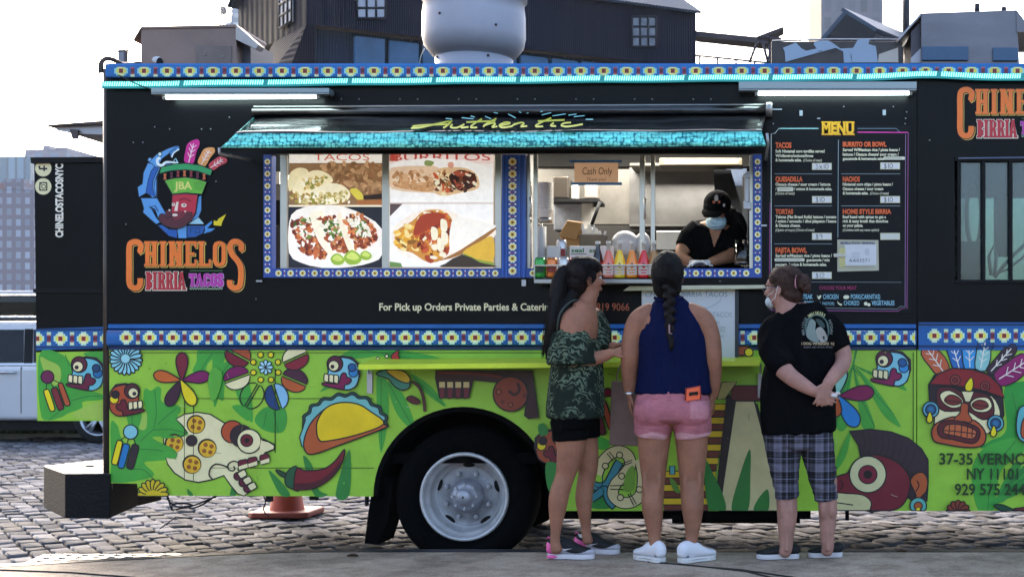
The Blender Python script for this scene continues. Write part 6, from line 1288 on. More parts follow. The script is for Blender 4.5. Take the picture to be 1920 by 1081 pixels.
# ---------------------------------------------------------------- food posters stuck inside the left window
pm = lambda c: M('poster_' + c, c, .5, var=.14, vs=22, k=.8, emit=.13, emit_h=c)  # emission added to brighten the prints and spill onto things nearby
def scatter(a, poly, n_, cols, r0, r1, seed, el=1.6):
    rn = random.Random(seed); xs = [p[0] for p in poly]; ys = [p[1] for p in poly]; k = 0; n0 = a.n
    def inside(x, y):
        c = False; m = len(poly)
        for i in range(m):
            (ax, ay), (bx, by) = poly[i], poly[i - 1]
            if (ay > y) != (by > y) and x < (bx - ax) * (y - ay) / (by - ay) + ax: c = not c
        return c
    while k < n_:
        x, y = rn.uniform(min(xs), max(xs)), rn.uniform(min(ys), max(ys))
        if not inside(x, y): continue
        r = rn.uniform(r0, r1); t = rn.uniform(0, pi); e = rn.uniform(.45, .9); m = rn.choice((5, 6, 7)); q = []
        for j in range(m): g = 2 * pi * j / m; rr = r * rn.uniform(.7, 1.25); u, v = rr * cos(g) * el / 1.3, rr * sin(g) * e; q.append((x + u * cos(t) - v * sin(t), y + u * sin(t) + v * cos(t)))
        a.poly(q, rn.choice(cols), 0, 2); a.n += -1 + .25; k += 1
    a.n += 1
def poster(lab, x0, x1):
    t = thing('food_poster', lab, 'poster', PX((x0 + x1) / 2, 500, .034)); mb = MB(); mb.R(x0, 290, x1, 500, .034, .038, pm('f2e6da')); mb.build('sheet', t); b = Art(.0335, mat=pm, dy=.00008, ink='3a2a22'); b.fr(480, 240, 3.379); return t, b
MEAT = ['8a3a1c', 'a5522a', '6b2a16', 'b9683a', '7d3a20', 'c98a52']; CIL = ['4f6a2c', '6b8438', '38541f']; ON = ['f4efe0', 'e9e2cc']
t, b = poster('emissive poster of tacos on plates in the left half of the window', 542, 717)
b.rect(210, 168, 800, 222, 'f5efe4'); b.rect(210, 222, 800, 490, '8a6a48')
b.text('TACOS', 365, 165, 718, 205, 'c8553c', -.004)
scatter(b, [(400, 225), (798, 225), (798, 420), (620, 400), (500, 330)], 170, ['9a7450', 'b08a62', '7d5a3a', 'c29a70', '8f6442'], 10, 22, 1)
b.poly([(210, 300), (260, 255), (320, 260), (330, 300), (250, 370), (210, 400)], 'e9dcae', 0, 3)
b.poly([(230, 400), (280, 320), (360, 270), (440, 280), (490, 330), (440, 370), (300, 440)], 'efe2b8', 0, 3); scatter(b, [(300, 320), (440, 300), (460, 340), (300, 400)], 50, ['d9c080', 'b99a4a', 'f2ead0', '8a8a3a'], 7, 15, 2)
b.poly([(300, 450), (380, 380), (480, 350), (560, 370), (600, 420), (560, 470), (420, 485)], 'f0e6c4', 0, 3); scatter(b, [(220, 420), (300, 420), (480, 410), (580, 400), (600, 470), (240, 485)], 120, ['c9b878', 'b0a050', 'f4eed8', '8f8a3a', 'd9c890', 'a58038'], 7, 16, 3)
b.poly([(595, 395), (640, 385), (682, 430), (668, 470), (640, 450)], 'd8c84a', 0, 3); b.poly([(680, 430), (800, 415), (800, 450), (690, 455)], '2a1a14'); b.rect(640, 455, 800, 488, 'a5683a'); b.rect(210, 488, 800, 500, 'efe0c4')
b.rect(210, 500, 803, 885, '20222a')
b.poly([(212, 600), (260, 520), (400, 488), (560, 500), (700, 560), (800, 640), (803, 800), (740, 850), (600, 880), (420, 885), (280, 850), (212, 790)], 'f6ede2', 0, 2)
scatter(b, [(225, 590), (340, 555), (400, 640), (470, 790), (400, 830), (280, 770)], 120, MEAT + ['c4683a'], 10, 22, 4); scatter(b, [(230, 590), (340, 560), (400, 700), (300, 740)], 26, CIL + ON + ON, 8, 16, 5)
b.poly([(345, 560), (370, 530), (430, 530), (420, 600), (440, 700), (500, 800), (480, 815), (400, 720)], 'f6ead0', 0, 3)
scatter(b, [(410, 570), (520, 560), (560, 640), (600, 780), (520, 790), (440, 700)], 90, MEAT, 10, 20, 6); scatter(b, [(410, 590), (530, 580), (560, 680), (450, 720)], 50, ON + ON + CIL, 8, 17, 7)
b.poly([(520, 560), (545, 540), (560, 600), (590, 680), (620, 775), (600, 790), (560, 700)], 'f2e4c8', 0, 3)
scatter(b, [(560, 560), (660, 545), (760, 640), (770, 720), (640, 770), (600, 680)], 110, MEAT + ['d97a44'], 10, 22, 8); scatter(b, [(590, 580), (690, 580), (740, 690), (640, 690)], 48, ON + ON + CIL, 8, 18, 9)
for x, y, s_ in ((520, 835, 1), (615, 825, 1.25), (700, 810, .8)): b.poly([(x - 42 * s_, y - 10), (x, y - 42 * s_), (x + 48 * s_, y - 5), (x + 30 * s_, y + 28 * s_), (x - 20 * s_, y + 30 * s_)], '8fae3a', 0, 3); b.poly([(x - 30 * s_, y - 6), (x, y - 32 * s_), (x + 36 * s_, y - 4), (x + 10 * s_, y + 10 * s_)], 'c9d86a', 0, 3)
b.build('poster_print', t)
t, b = poster('emissive poster of burritos cut open beside the tacos poster', 731, 925)
b.rect(847, 168, 1503, 470, 'f4ece6'); b.rect(847, 168, 1503, 225, 'f0dcd4'); b.rect(847, 168, 900, 210, 'b5584a')
b.text('BURRITOS', 862, 162, 1485, 206, 'b8443a', .004)
b.poly([(847, 230), (930, 205), (1100, 190), (1330, 205), (1503, 260), (1503, 470), (847, 470)], 'f8f4f0', 0, 0)
b.poly([(847, 270), (900, 245), (1040, 240), (1160, 255), (1170, 400), (1100, 410), (860, 385)], 'e3c6a8', 0, 3); b.poly([(880, 330), (1000, 310), (1130, 320), (1120, 400), (1000, 395), (880, 370)], 'c9986a', 0, 3); scatter(b, [(860, 270), (1130, 270), (1130, 390), (880, 370)], 60, ['d4ac84', 'b98a5c', 'e9d2b6', 'a5744a'], 6, 20, 10)
b.poly([(1130, 400), (1140, 280), (1200, 250), (1330, 255), (1400, 300), (1410, 380), (1300, 410), (1190, 430)], 'dcb98e', 0, 3); b.poly([(1225, 300), (1290, 265), (1380, 290), (1395, 360), (1300, 400), (1240, 350)], '3a1f18', 0, 3)
scatter(b, [(1140, 290), (1220, 260), (1240, 380), (1190, 425), (1135, 390)], 45, ['6b3a20', 'e9dcae', 'a5683a', 'c4552c', 'efe6c8', '4f5a2c'], 9, 20, 11); scatter(b, [(1240, 290), (1370, 280), (1400, 370), (1300, 410), (1240, 380)], 60, ['2a1614', '4a2418', '6b3a24', 'e9dcc0', 'a5503a', '35201a'], 8, 20, 12)
b.poly([(1075, 205), (1130, 215), (1110, 242), (1070, 235)], '8a9a5a', 0, 2); b.circ(1235, 235, 20, 'd8a08a'); b.rect(847, 470, 1503, 482, 'd9ccc4')
b.rect(847, 482, 1503, 880, 'f8f2ee'); b.poly([(850, 480), (930, 480), (850, 560)], '5a4a4a')
b.poly([(870, 640), (960, 560), (1090, 510), (1220, 520), (1340, 580), (1500, 620), (1503, 700), (1300, 800), (1150, 850), (960, 820), (870, 740)], 'f4e6d6', 0, 3)
b.poly([(885, 660), (990, 590), (1070, 525), (1190, 525), (1250, 600), (1240, 720), (1180, 830), (1090, 850), (990, 790), (900, 760)], 'c98a3a', 0, 3)
scatter(b, [(890, 660), (1000, 600), (1060, 640), (1040, 780), (920, 760)], 44, ['d99a2a', 'e9b84a', 'b9702a', 'f0d890', '8a5a1c'], 14, 28, 13); scatter(b, [(1000, 620), (1090, 530), (1200, 530), (1240, 640), (1220, 780), (1110, 840), (1040, 760)], 130, ['8a2f18', 'a5431f', 'c0602c', '6b2414', 'f0e4c8', 'd99a3a', 'c4552c'], 12, 26, 14); b.poly([(1040, 560), (1160, 535), (1200, 570), (1100, 640), (1000, 680)], 'a03c20', 0, 3)
for x, y in ((1130, 670), (1190, 620), (1195, 700), (1170, 740)): b.poly([(x - 18, y - 40), (x + 20, y - 30), (x + 22, y + 30), (x - 12, y + 38)], 'f2e6c8', 0, 3)
b.poly([(1180, 830), (1300, 770), (1500, 640), (1503, 660), (1310, 800), (1110, 850)], '9a6a3a', 0, 3); b.poly([(1240, 600), (1300, 560), (1500, 610), (1500, 640), (1300, 760), (1230, 770)], 'f8eee2', 0, 3)
b.poly([(1310, 790), (1420, 720), (1503, 690), (1503, 850), (1400, 840)], 'd9ac3a', 0, 3); b.poly([(1310, 790), (1400, 830), (1503, 850), (1503, 870), (1380, 860)], '8a9a3a', 0, 2); b.poly([(1200, 860), (1310, 800), (1420, 850), (1503, 868), (1503, 880), (1180, 880)], '3a2f24', 0, 2); b.poly([(850, 845), (920, 855), (930, 880), (850, 880)], '6b8a4a')
b.build('poster_print', t)
# kit glimpsed at the sides of the posters
for q_, y_, m_ in (((508, 292, 528, 320), 1.0, M('kit_dark', '3c4446', .5, metal=.4)), ((512, 322, 524, 345), .9, ws), ((508, 375, 528, 420), .9, bc), ((508, 424, 528, 505), .7, M('kit_grey', '6f6f74', .5, metal=.4)), ((925, 290, 945, 505), .9, M('kit_grey2', 'a59e94', .5, metal=.4))): mb = MB(); mb.R(*q_, y_, y_ + .2, m_); mb.build('kitchen_cabinet', TR)
# ================================================================ roof equipment
bk = M('vent_tin', '9a8278', .5, metal=.25, var=.22, vs=2.2, bump=.1, bs=12); bks = M('vent_tin_dark', '5f5a60', .5, metal=.45, var=.2, vs=3)
# left vent box with flared lid
Y1 = .75
mb = MB(); mb.R(264, 52, 443, 132, Y1, Y1 + .5, bk); V1 = mb.build('roof_vent', TR, bevel=.003)
mb = MB(); tL, tR = PX(264, 50, Y1 - .01), PX(442, 46, Y1 - .01)
mb.prism([tL, PX(250, 74, Y1 - .01), PX(250, 77, Y1 - .01), PX(264, 55, Y1 - .01)], (0, .5, 0), bk); mb.prism([tR, PX(485, 84, Y1 - .01), PX(479, 92, Y1 - .01), PX(442, 74, Y1 - .01)], (0, .10, 0), M('vent_tin_light', 'c2b9b4', .45, metal=.4, var=.1)); mb.prism([tL, tR, PX(443, 51, Y1 - .01), PX(264, 54, Y1 - .01)], (0, .52, 0), bk); mb.build('vent_lid', V1)
mb = MB(); mb.R(444, 76, 470, 130, Y1 + .1, Y1 + .5, bks); mb.build('vent_duct', V1)
mb = MB(); mb.ball(PX(294, 112, Y1 - .004), (.033, .004, .022), M('sky_hole', 'e8e6e8', .3), 14); mb.ball(PX(299, 118, Y1 - .006), (.022, .006, .035), M('hole_dark', '1c1a1c', .9), 14); mb.build('vent_hole', V1)
mb = MB(); mb.R(367, 86, 434, 128, Y1 - .006, Y1, M('patch_tin', '7b6d68', .4, metal=.5, var=.25, vs=5)); mb.build('vent_patch', V1, bevel=.002)
for x, y in ((385, 103), (418, 106)):
    mb = MB(); mb.ball(PX(x, y, Y1 - .008), .006, alu, 8); mb.build('bolt', V1)
# pipes and cables at the rear corner
dk_ = M('cable_black', '1b1b1f', .6)
mb = MB(); mb.tube(crs([tuple(PX(190, 137, .03)), tuple(PX(190, 120, .03)), tuple(PX(197, 111, .05)), tuple(PX(212, 112, .1)), tuple(PX(232, 121, .3)), tuple(PX(262, 119, .6))], 6, False), .014, M('pipe_brown', '4a3f3d', .5, metal=.4), 10); mb.build('roof_pipe', TR)
mb = MB(); mb.tube(crs([tuple(PX(188, 150, .0)), tuple(PX(185, 125, .02)), tuple(PX(187, 106, .05)), tuple(PX(215, 98, .2)), tuple(PX(250, 94, .5)), tuple(PX(258, 100, .7)), tuple(PX(262, 112, .72))], 6, False), .004, dk_, 6); mb.tube(crs([tuple(PX(205, 135, .0)), tuple(PX(226, 143, -.04)), tuple(PX(262, 160, -.06)), tuple(PX(285, 168, -.07))], 6, False), .004, dk_, 6); mb.build('roof_cable', TR)
mb = MB(); mb.R(221, 92, 232, 128, .5, .56, M('post_tin', '8d8c96', .45, metal=.5)); mb.build('roof_post', TR)
# mushroom exhaust fan
fm = M('fan_aluminium', 'b3b5c2', .5, metal=.12, var=.08, vs=4, bump=.05, bs=9)
Yf = 1.05; c = PX(889, 122, Yf); q = lambda y: PX(889, y, Yf).z - c.z; s_ = F / (Yf + D0)
mb = MB(); mb.lathe([(62 / s_, q(122)), (64 / s_, q(113)), (66 / s_, q(110)), (78 / s_, q(106)), (92 / s_, q(88)), (95.5 / s_, q(70)), (95 / s_, q(30)), (92 / s_, q(4)), (98 / s_, q(2)), (98 / s_, q(-3)), (90 / s_, q(-6)), (88 / s_, q(0)), (20 / s_, q(-2))], c, (0, 0, 1), fm, 64); FAN = mb.build('exhaust_fan', TR)
mb = MB(); mb.lathe([(70 / s_, q(140)), (72 / s_, q(112)), (66 / s_, q(110))], c, (0, 0, 1), fm, 48); mb.build('fan_base', FAN)
for x, y in ((830, 116), (928, 117), (946, 65), (845, 46)):
    mb = MB(); d = PX(x, y, 0); xx = (x - 889) / s_; yy = -math.sqrt(max(0, (96 if y < 100 else 72) ** 2 - (x - 889) ** 2)) / s_; mb.ball(c + Vector((xx, yy, q(y))), .010, bks, 8); mb.build('bolt', FAN)
mb = MB(); mb.tube(crs([tuple(PX(786, 122, .9)), tuple(PX(790, 104, .9)), tuple(PX(796, 92, .95))], 5, False), .004, M('wire_pale', '9fb0b4', .4), 6); mb.build('fan_wire', FAN)
# wrapped unit with torn blue-white film
Y2 = .8
mb = MB(); mb.R(1446, 78, 1692, 132, Y2, Y2 + .7, M('unit_metal', '4a4442', .4, metal=.5, var=.35, vs=4)); UN = mb.build('roof_unit', TR, bevel=.004)
a = Art(Y2 - .004, mat=lambda h: M('film_' + h, h, .45, var=.05, vs=6), dy=.004); a.fr(1420, 0, 3.604)
a.poly([(190, 420), (185, 350), (172, 325), (260, 290), (300, 330), (330, 345), (400, 330), (380, 300), (390, 280), (480, 275), (520, 300), (560, 330), (660, 325), (640, 345), (630, 380), (640, 425), (585, 425), (580, 350), (530, 325)], 'aebfd4'); a.poly([(640, 425), (632, 350), (680, 270), (760, 265), (750, 300), (800, 315), (815, 425)], 'aebfd4'); a.poly([(815, 425), (820, 370), (950, 325), (952, 425)], 'd9cbbd'); a.poly([(400, 350), (440, 345), (430, 352)], '33302f'); a.poly([(470, 352), (535, 343), (520, 355)], '33302f')
a.build('torn_film', UN)
mb = MB(); 
for x in (1500, 1598, 1612): mb.cyl(PX(x, 80, Y2 + .02), PX(x, 72, Y2 + .02), .004, .004, bks, 6)
mb.tube([PX(1448, 77, Y2), PX(1560, 74, Y2), PX(1690, 74, Y2)], .006, alu, 6); mb.build('unit_edge', UN)
# right vent box with lid and blue lower panels
Y3 = .7; tn = M('vent_grey', '77747a', .38, metal=.6, var=.25, vs=1.3, stretch=(1, 1, 3)); pn = M('vent_blue', '4f6c8c', .5, var=.12, vs=8)
mb = MB(); mb.hexa([PX(1727, 132, Y3), PX(1912, 132, Y3), PX(1906, 19, Y3), PX(1727, 25, Y3)] + [p + Vector((0, .6, 0)) for p in (PX(1727, 132, Y3), PX(1912, 132, Y3), PX(1906, 19, Y3), PX(1727, 25, Y3))], tn); V3 = mb.build('roof_vent', TR, bevel=.003)
mb = MB(); mb.prism([PX(1727, 24, Y3 - .01), PX(1727, 29, Y3 - .01), PX(1685, 76, Y3 - .01), PX(1683, 73, Y3 - .01)], (0, .6, 0), M('vent_edge', 'a8a6ac', .4, metal=.5)); mb.prism([PX(1906, 19, Y3 - .01), PX(1922, 40, Y3 - .01), PX(1960, 60, Y3 - .01), PX(1906, 60, Y3 - .01)], (0, .6, 0), tn); mb.build('vent_lid', V3)
mb = MB(); mb.prism([PX(1708, 60, Y3 + .05), PX(1727, 40, Y3 + .05), PX(1727, 132, Y3 + .05), PX(1708, 132, Y3 + .05)], (0, .5, 0), bks); mb.prism([PX(1727, 90, Y3 + .02), PX(1727, 118, Y3 + .02), PX(1707, 118, Y3 + .02), PX(1709, 108, Y3 + .02)], (0, .02, 0), M('film_pale', 'c9c6ce', .5)); mb.build('vent_duct', V3)
for x0, y0, x1, y1 in ((1729, 87, 1816, 113), (1862, 89, 1909, 114)):
    mb = MB(); mb.R(x0, y0, x1, y1, Y3 - .02, Y3, pn); mb.build('vent_panel', V3, bevel=.003)
for x, y0, w in ((1832, 8, 5), (1882, 14, 5)):
    mb = MB(); mb.cyl(PX(x, 24, Y3 + .3), PX(x, y0, Y3 + .3), w / 290, w / 290, M('pipe_dark', '33363f', .6, metal=.4), 14); mb.build('vent_pipe', V3)
# raised rear hatch sticking out behind the corner
Yh = .5; hm = M('hatch_brown', '5f5452', .5, metal=.4, var=.25, vs=5); hl = M('hatch_pale', 'bcbac2', .35, metal=.4, var=.15, vs=6)
mb = MB(); mb.hexa([PX(86, 236, Yh), PX(192, 232, Yh), PX(192, 226, Yh), PX(88, 234, Yh)] + [p + Vector((0, 1.0, .0)) for p in (PX(86, 236, Yh), PX(192, 232, Yh), PX(192, 226, Yh), PX(88, 234, Yh))], hm); HT = mb.build('rear_hatch', TR)
mb = MB(); mb.prism([PX(100, 237, Yh + .05), PX(192, 233, Yh + .05), PX(192, 252, Yh + .05), PX(140, 250, Yh + .05), PX(108, 245, Yh + .05)], (0, .02, 0), hl); mb.build('hatch_lining', HT)
mb = MB(); mb.prism([PX(130, 242, Yh + .02), PX(146, 243, Yh + .02), PX(145, 259, Yh + .02), PX(135, 260, Yh + .02)], (0, .02, 0), hm); mb.build('hatch_hinge', HT)
# cables hanging below the skirt
mb = MB()
def cab_(pts, r=.005): mb.tube(crs([tuple(PX(x, y, .12)) for x, y in pts], 5, False), r, dk_, 6)
cab_([(312, 925), (318, 940), (335, 950), (350, 948), (365, 946), (405, 930)]); cab_([(315, 930), (322, 955), (324, 945), (345, 943), (362, 947), (340, 952), (330, 955)]); cab_([(405, 928), (380, 945), (360, 952), (352, 948)]); mb.build('hanging_cable', TR); mb = MB(); cab_([(494, 928), (498, 940), (494, 955), (504, 968)], .004)
mb.build('hanging_cable', TR)
for q_ in ((498, 928, 508, 940), (580, 928, 594, 937), (684, 928, 688, 948)): mb = MB(); mb.R(*q_, .1, .14, dk_); mb.build('hanger_bracket', TR)
mb = MB(); mb.tube([PX(300, 990, .9), PX(330, 968, .9), PX(360, 972, .9)], .004, dk_, 6); mb.build('hanging_cable', TR)
# ================================================================ PEOPLE
from mathutils.bvhtree import BVHTree
def ring_tube(bm, pts, rad_, ref, n=18, sub=4, rnd=.75):
    ref = Vector(ref); rad_ = [r if isinstance(r, (tuple, list)) else (r, r) for r in rad_]
    P = crs([tuple(p) + tuple(r) for p, r in zip(pts, rad_)], sub, False) if len(pts) > 1 else None
    C_ = [Vector(q[:3]) for q in P]; Rr = [(max(.001, q[3]), max(.001, q[4])) for q in P]
    t0 = (C_[0] - C_[1]).normalized(); t1 = (C_[-1] - C_[-2]).normalized()
    if rnd:
        a, b = [], []
        for f_, k in ((.95, .25), (.75, .62), (.4, .9)):
            a.append((C_[0] + t0 * min(Rr[0]) * f_ * rnd, (Rr[0][0] * k, Rr[0][1] * k))); b.append((C_[-1] + t1 * min(Rr[-1]) * f_ * rnd, (Rr[-1][0] * k, Rr[-1][1] * k)))
        b = b[::-1]; C_ = [x[0] for x in a] + C_ + [x[0] for x in b]; Rr = [x[1] for x in a] + Rr + [x[1] for x in b]
    rows = []
    for i, c in enumerate(C_):
        t = (C_[min(i + 1, len(C_) - 1)] - C_[max(i - 1, 0)]).normalized(); a = ref - t * ref.dot(t)
        a = a.normalized() if a.length > 1e-4 else t.orthogonal().normalized(); b = t.cross(a)
        rows.append([bm.verts.new(c + a * cos(2 * pi * k / n) * Rr[i][0] + b * sin(2 * pi * k / n) * Rr[i][1]) for k in range(n)])
    for u, v in zip(rows, rows[1:]):
        for k in range(n): bm.faces.new((u[k], u[(k + 1) % n], v[(k + 1) % n], v[k]))
    bm.faces.new(rows[0][::-1]); bm.faces.new(rows[-1])
def ell(bm, c, ax, ay, az, n=14):
    c = Vector(c); rows = []; h = n // 2 + 1
    for i in range(1, h):
        t = pi * i / h; rows.append([bm.verts.new(c + Vector(ax) * sin(t) * cos(2 * pi * k / n) + Vector(ay) * sin(t) * sin(2 * pi * k / n) + Vector(az) * cos(t)) for k in range(n)])
    for u, v in zip(rows, rows[1:]):
        for k in range(n): bm.faces.new((u[k], v[k], v[(k + 1) % n], u[(k + 1) % n]))
    a, b = bm.verts.new(c + Vector(az)), bm.verts.new(c - Vector(az))
    for k in range(n): bm.faces.new((a, rows[0][k], rows[0][(k + 1) % n])); bm.faces.new((b, rows[-1][(k + 1) % n], rows[-1][k]))
def meld(name, bm, mat, parent, voxel=.006, smooth=4, folds=None, cut=None):
    """one continuous skin over overlapping volumes"""
    bmesh.ops.recalc_face_normals(bm, faces=bm.faces)
    me = bpy.data.meshes.new(name); bm.to_mesh(me); bm.free()
    o = bpy.data.objects.new(name, me); COL.objects.link(o)
    r = o.modifiers.new('r', 'REMESH'); r.mode = 'VOXEL'; r.voxel_size = voxel
    s = o.modifiers.new('s', 'SMOOTH'); s.factor = .5; s.iterations = smooth
    dg = bpy.context.evaluated_depsgraph_get(); m2 = bpy.data.meshes.new_from_object(o.evaluated_get(dg)); o.modifiers.clear(); o.data = m2; m2.name = name; bpy.data.meshes.remove(me)
    if folds:
        N_ = [v.normal.copy() for v in m2.vertices]; out = []
        for v, nn in zip(m2.vertices, N_): out += list(v.co + nn * folds(v.co))
        m2.vertices.foreach_set('co', out)
    if cut:
        b = bmesh.new(); b.from_mesh(m2); bmesh.ops.delete(b, geom=[f for f in b.faces if cut(f.calc_center_median())], context='FACES'); b.to_mesh(m2); b.free()
    m2.materials.clear()
    for m in (mat if isinstance(mat, list) else [mat]): m2.materials.append(m)
    m2.polygons.foreach_set('use_smooth', [True] * len(m2.polygons)); m2.update()
    adopt(o, parent); return o
def region(o, fn):
    for p in o.data.polygons: p.material_index = fn(p.center)
def fold(amp, f, st=(1, 1, 1), seed=0, amp2=None):
    def g(c):
        q = Vector((c.x * st[0] * f + seed, c.y * st[1] * f, c.z * st[2] * f)); n1 = noise.noise(q); n2 = noise.noise(q * 2.3 + Vector((7, 3, 1)))
        return amp * ((1 - abs(n1) * 2.2) * .7 + n2 * .5)
    return g
def skin(name, h): return M(name, h, .56, var=.24, vs=9, bump=.16, bs=160, k=.72, sss=.12, spec=.28)
def head_vols(bm, c, f, tilt=0, k=1.0):
    f = Vector(f).normalized(); u = Vector((0, 0, 1)); r = f.cross(u).normalized(); q = Matrix.Rotation(tilt, 3, r); f = q @ f; u = q @ u; c = Vector(c)
    E = lambda o, a, b, d: ell(bm, c + (r * o[0] + f * o[1] + u * o[2]) * k, r * a * k, f * b * k, u * d * k)
    E((0, -.012, .03), .073, .093, .088); E((0, .022, -.04), .057, .068, .07); E((0, .052, -.092), .027, .026, .02); E((0, .07, .035), .05, .025, .03)
    for s in (-1, 1):
        E((s * .074, -.012, -.012), .010, .018, .030); E((s * .036, .066, -.022), .024, .022, .026); E((s * .03, .083, .022), .022, .012, .008)
    ring_tube(bm, [c + (f * .088 + u * .015) * k, c + (f * .103 - u * .012) * k, c + (f * .113 - u * .03) * k], [.008 * k, .009 * k, .0125 * k], r, 10, 3)
    E((0, .089, -.058), .022, .011, .006); E((0, .087, -.069), .019, .011, .006)
    return f, r, u
def face_bits(c, f, r, u, parent, k=1.0, lip='8a4a46'):
    c = Vector(c); mb = MB(); w = M('eye_white', 'd8d2cc', .3); d = M('eye_dark', '1c1410', .2)
    for s in (-1, 1): p = c + (r * s * .031 + f * .078 + u * .004) * k; mb.ball(p, .0105 * k, w, 10); mb.ball(p + f * .006 * k, .006 * k, d, 8); mb.tube([p + (r * s * -.014 + f * .010 + u * .019) * k, p + (f * .014 + u * .024) * k, p + (r * s * .017 + f * .005 + u * .019) * k], .003 * k, d, 6)
    mb.build('eyes', parent)
def hand(bm, w, d, nrm, side, k=1.0, curl=.35, spread=.12):
    """w wrist, d direction of the fingers, nrm out of the back of the hand, side: +1/-1 where the thumb leaves"""
    w, d, nrm = Vector(w), Vector(d).normalized(), Vector(nrm); nrm = (nrm - d * nrm.dot(d)).normalized(); x = d.cross(nrm) * side
    ring_tube(bm, [w, w + d * .03 * k, w + d * .075 * k, w + d * .092 * k], [(.021 * k, .017 * k), (.030 * k, .015 * k), (.038 * k, .0125 * k), (.036 * k, .010 * k)], x, 14, 3, .5)
    for i, (o, L) in enumerate(((.028, .070), (.0095, .080), (-.0095, .074), (-.027, .058))):
        p = w + (d * .085 + x * o) * k; a = spread * (1.5 - i) * .8; dd = (d + x * math.tan(a)).normalized(); pts = [p]; ang = curl * .5
        for j, f_ in enumerate((.45, .32, .25)):
            v = dd * cos(ang) - nrm * sin(ang); p = p + v * L * f_ * k; pts.append(p); ang += curl * (1.0 + .15 * i)
        ring_tube(bm, pts, [.0092 * k, .0086 * k, .008 * k, .0065 * k], x, 8, 2, .9)
    p = w + (d * .022 + x * .026) * k; ring_tube(bm, [p, p + (d * .025 + x * .022 - nrm * .006) * k, p + (d * .052 + x * .028 - nrm * .014) * k, p + (d * .072 + x * .026 - nrm * .02) * k], [.013 * k, .011 * k, .0095 * k, .0075 * k], x, 8, 2, .9)
def conform(art, o, lift=.004, dr=(0, 1, 0)):
    bv = BVHTree.FromObject(o, bpy.context.evaluated_depsgraph_get()); out = []
    for i, v in enumerate(art.mb.v):
        v = Vector(v); h = bv.ray_cast(v - Vector(dr) * 2, Vector(dr))
        d = art.Y - v.y
        if h[0] is not None: v = h[0] - Vector(dr) * (lift + d)
        out.append(tuple(v))
    art.mb.v = out
HAIR = lambda n, h: M(n, h, .5, var=.35, vs=30, bump=.7, bs=70, k=.8, spec=.16, stretch=(3, 3, .35))
def shoe(parent, heel, toe, mats, w=.040, hgt=.085, kind='sneaker', open_=.3):
    """heel and toe: ground points; mats: upper, sole"""
    h, t = Vector(heel), Vector(toe); d = t - h; L = d.length; d.normalize(); x = d.cross(Vector((0, 0, 1))).normalized(); z = Vector((0, 0, 1)); up, so_ = mats
    bm = bmesh.new(); S_ = [(0.03, .032, .055), (.10, w * .88, .094 if kind != 'slip' else .062), (.28, w * .92, hgt * 1.05 if kind != 'slip' else .058), (.42, w * .98, hgt * .95 if kind != 'slip' else .055), (.58, w * 1.12, hgt * .70), (.76, w * 1.16, hgt * .52), (.92, w * .92, hgt * .42), (.99, w * .6, hgt * .34)]
    ring_tube(bm, [h + d * L * s + z * (.018 + hh / 2) for s, ww, hh in S_], [(ww, hh / 2) for s, ww, hh in S_], x, 18, 4, .8)
    o = meld('shoe', bm, up, parent, .0045, 3)
    mb = MB(); out = []
    for a, ww in ((-.03, .4), (.0, .75), (.08, .96), (.25, .95), (.42, .90), (.6, 1.10), (.76, 1.16), (.9, .98), (.98, .66), (1.02, .3)): out.append((a, ww))
    ring_ = [h + d * L * a + x * w * ww for a, ww in out] + [h + d * L * a - x * w * ww for a, ww in out[::-1]]
    ring_ = [Vector(q) for q in crs([tuple(q) for q in ring_], 3)]
    mb.prism(ring_, (0, 0, .026), so_, True); mb.build('sole', o, bevel=.005)
    return o, h, d, x, L
GZ = .154
def ground_pt(px, py): s = (py - HY) / (CZ - GZ); return Vector(((px - VX) / s + CX, F / s - D0, GZ))
def V3(px, py, Y, dy=0): return PX(px, py, Y) + Vector((0, dy, 0))
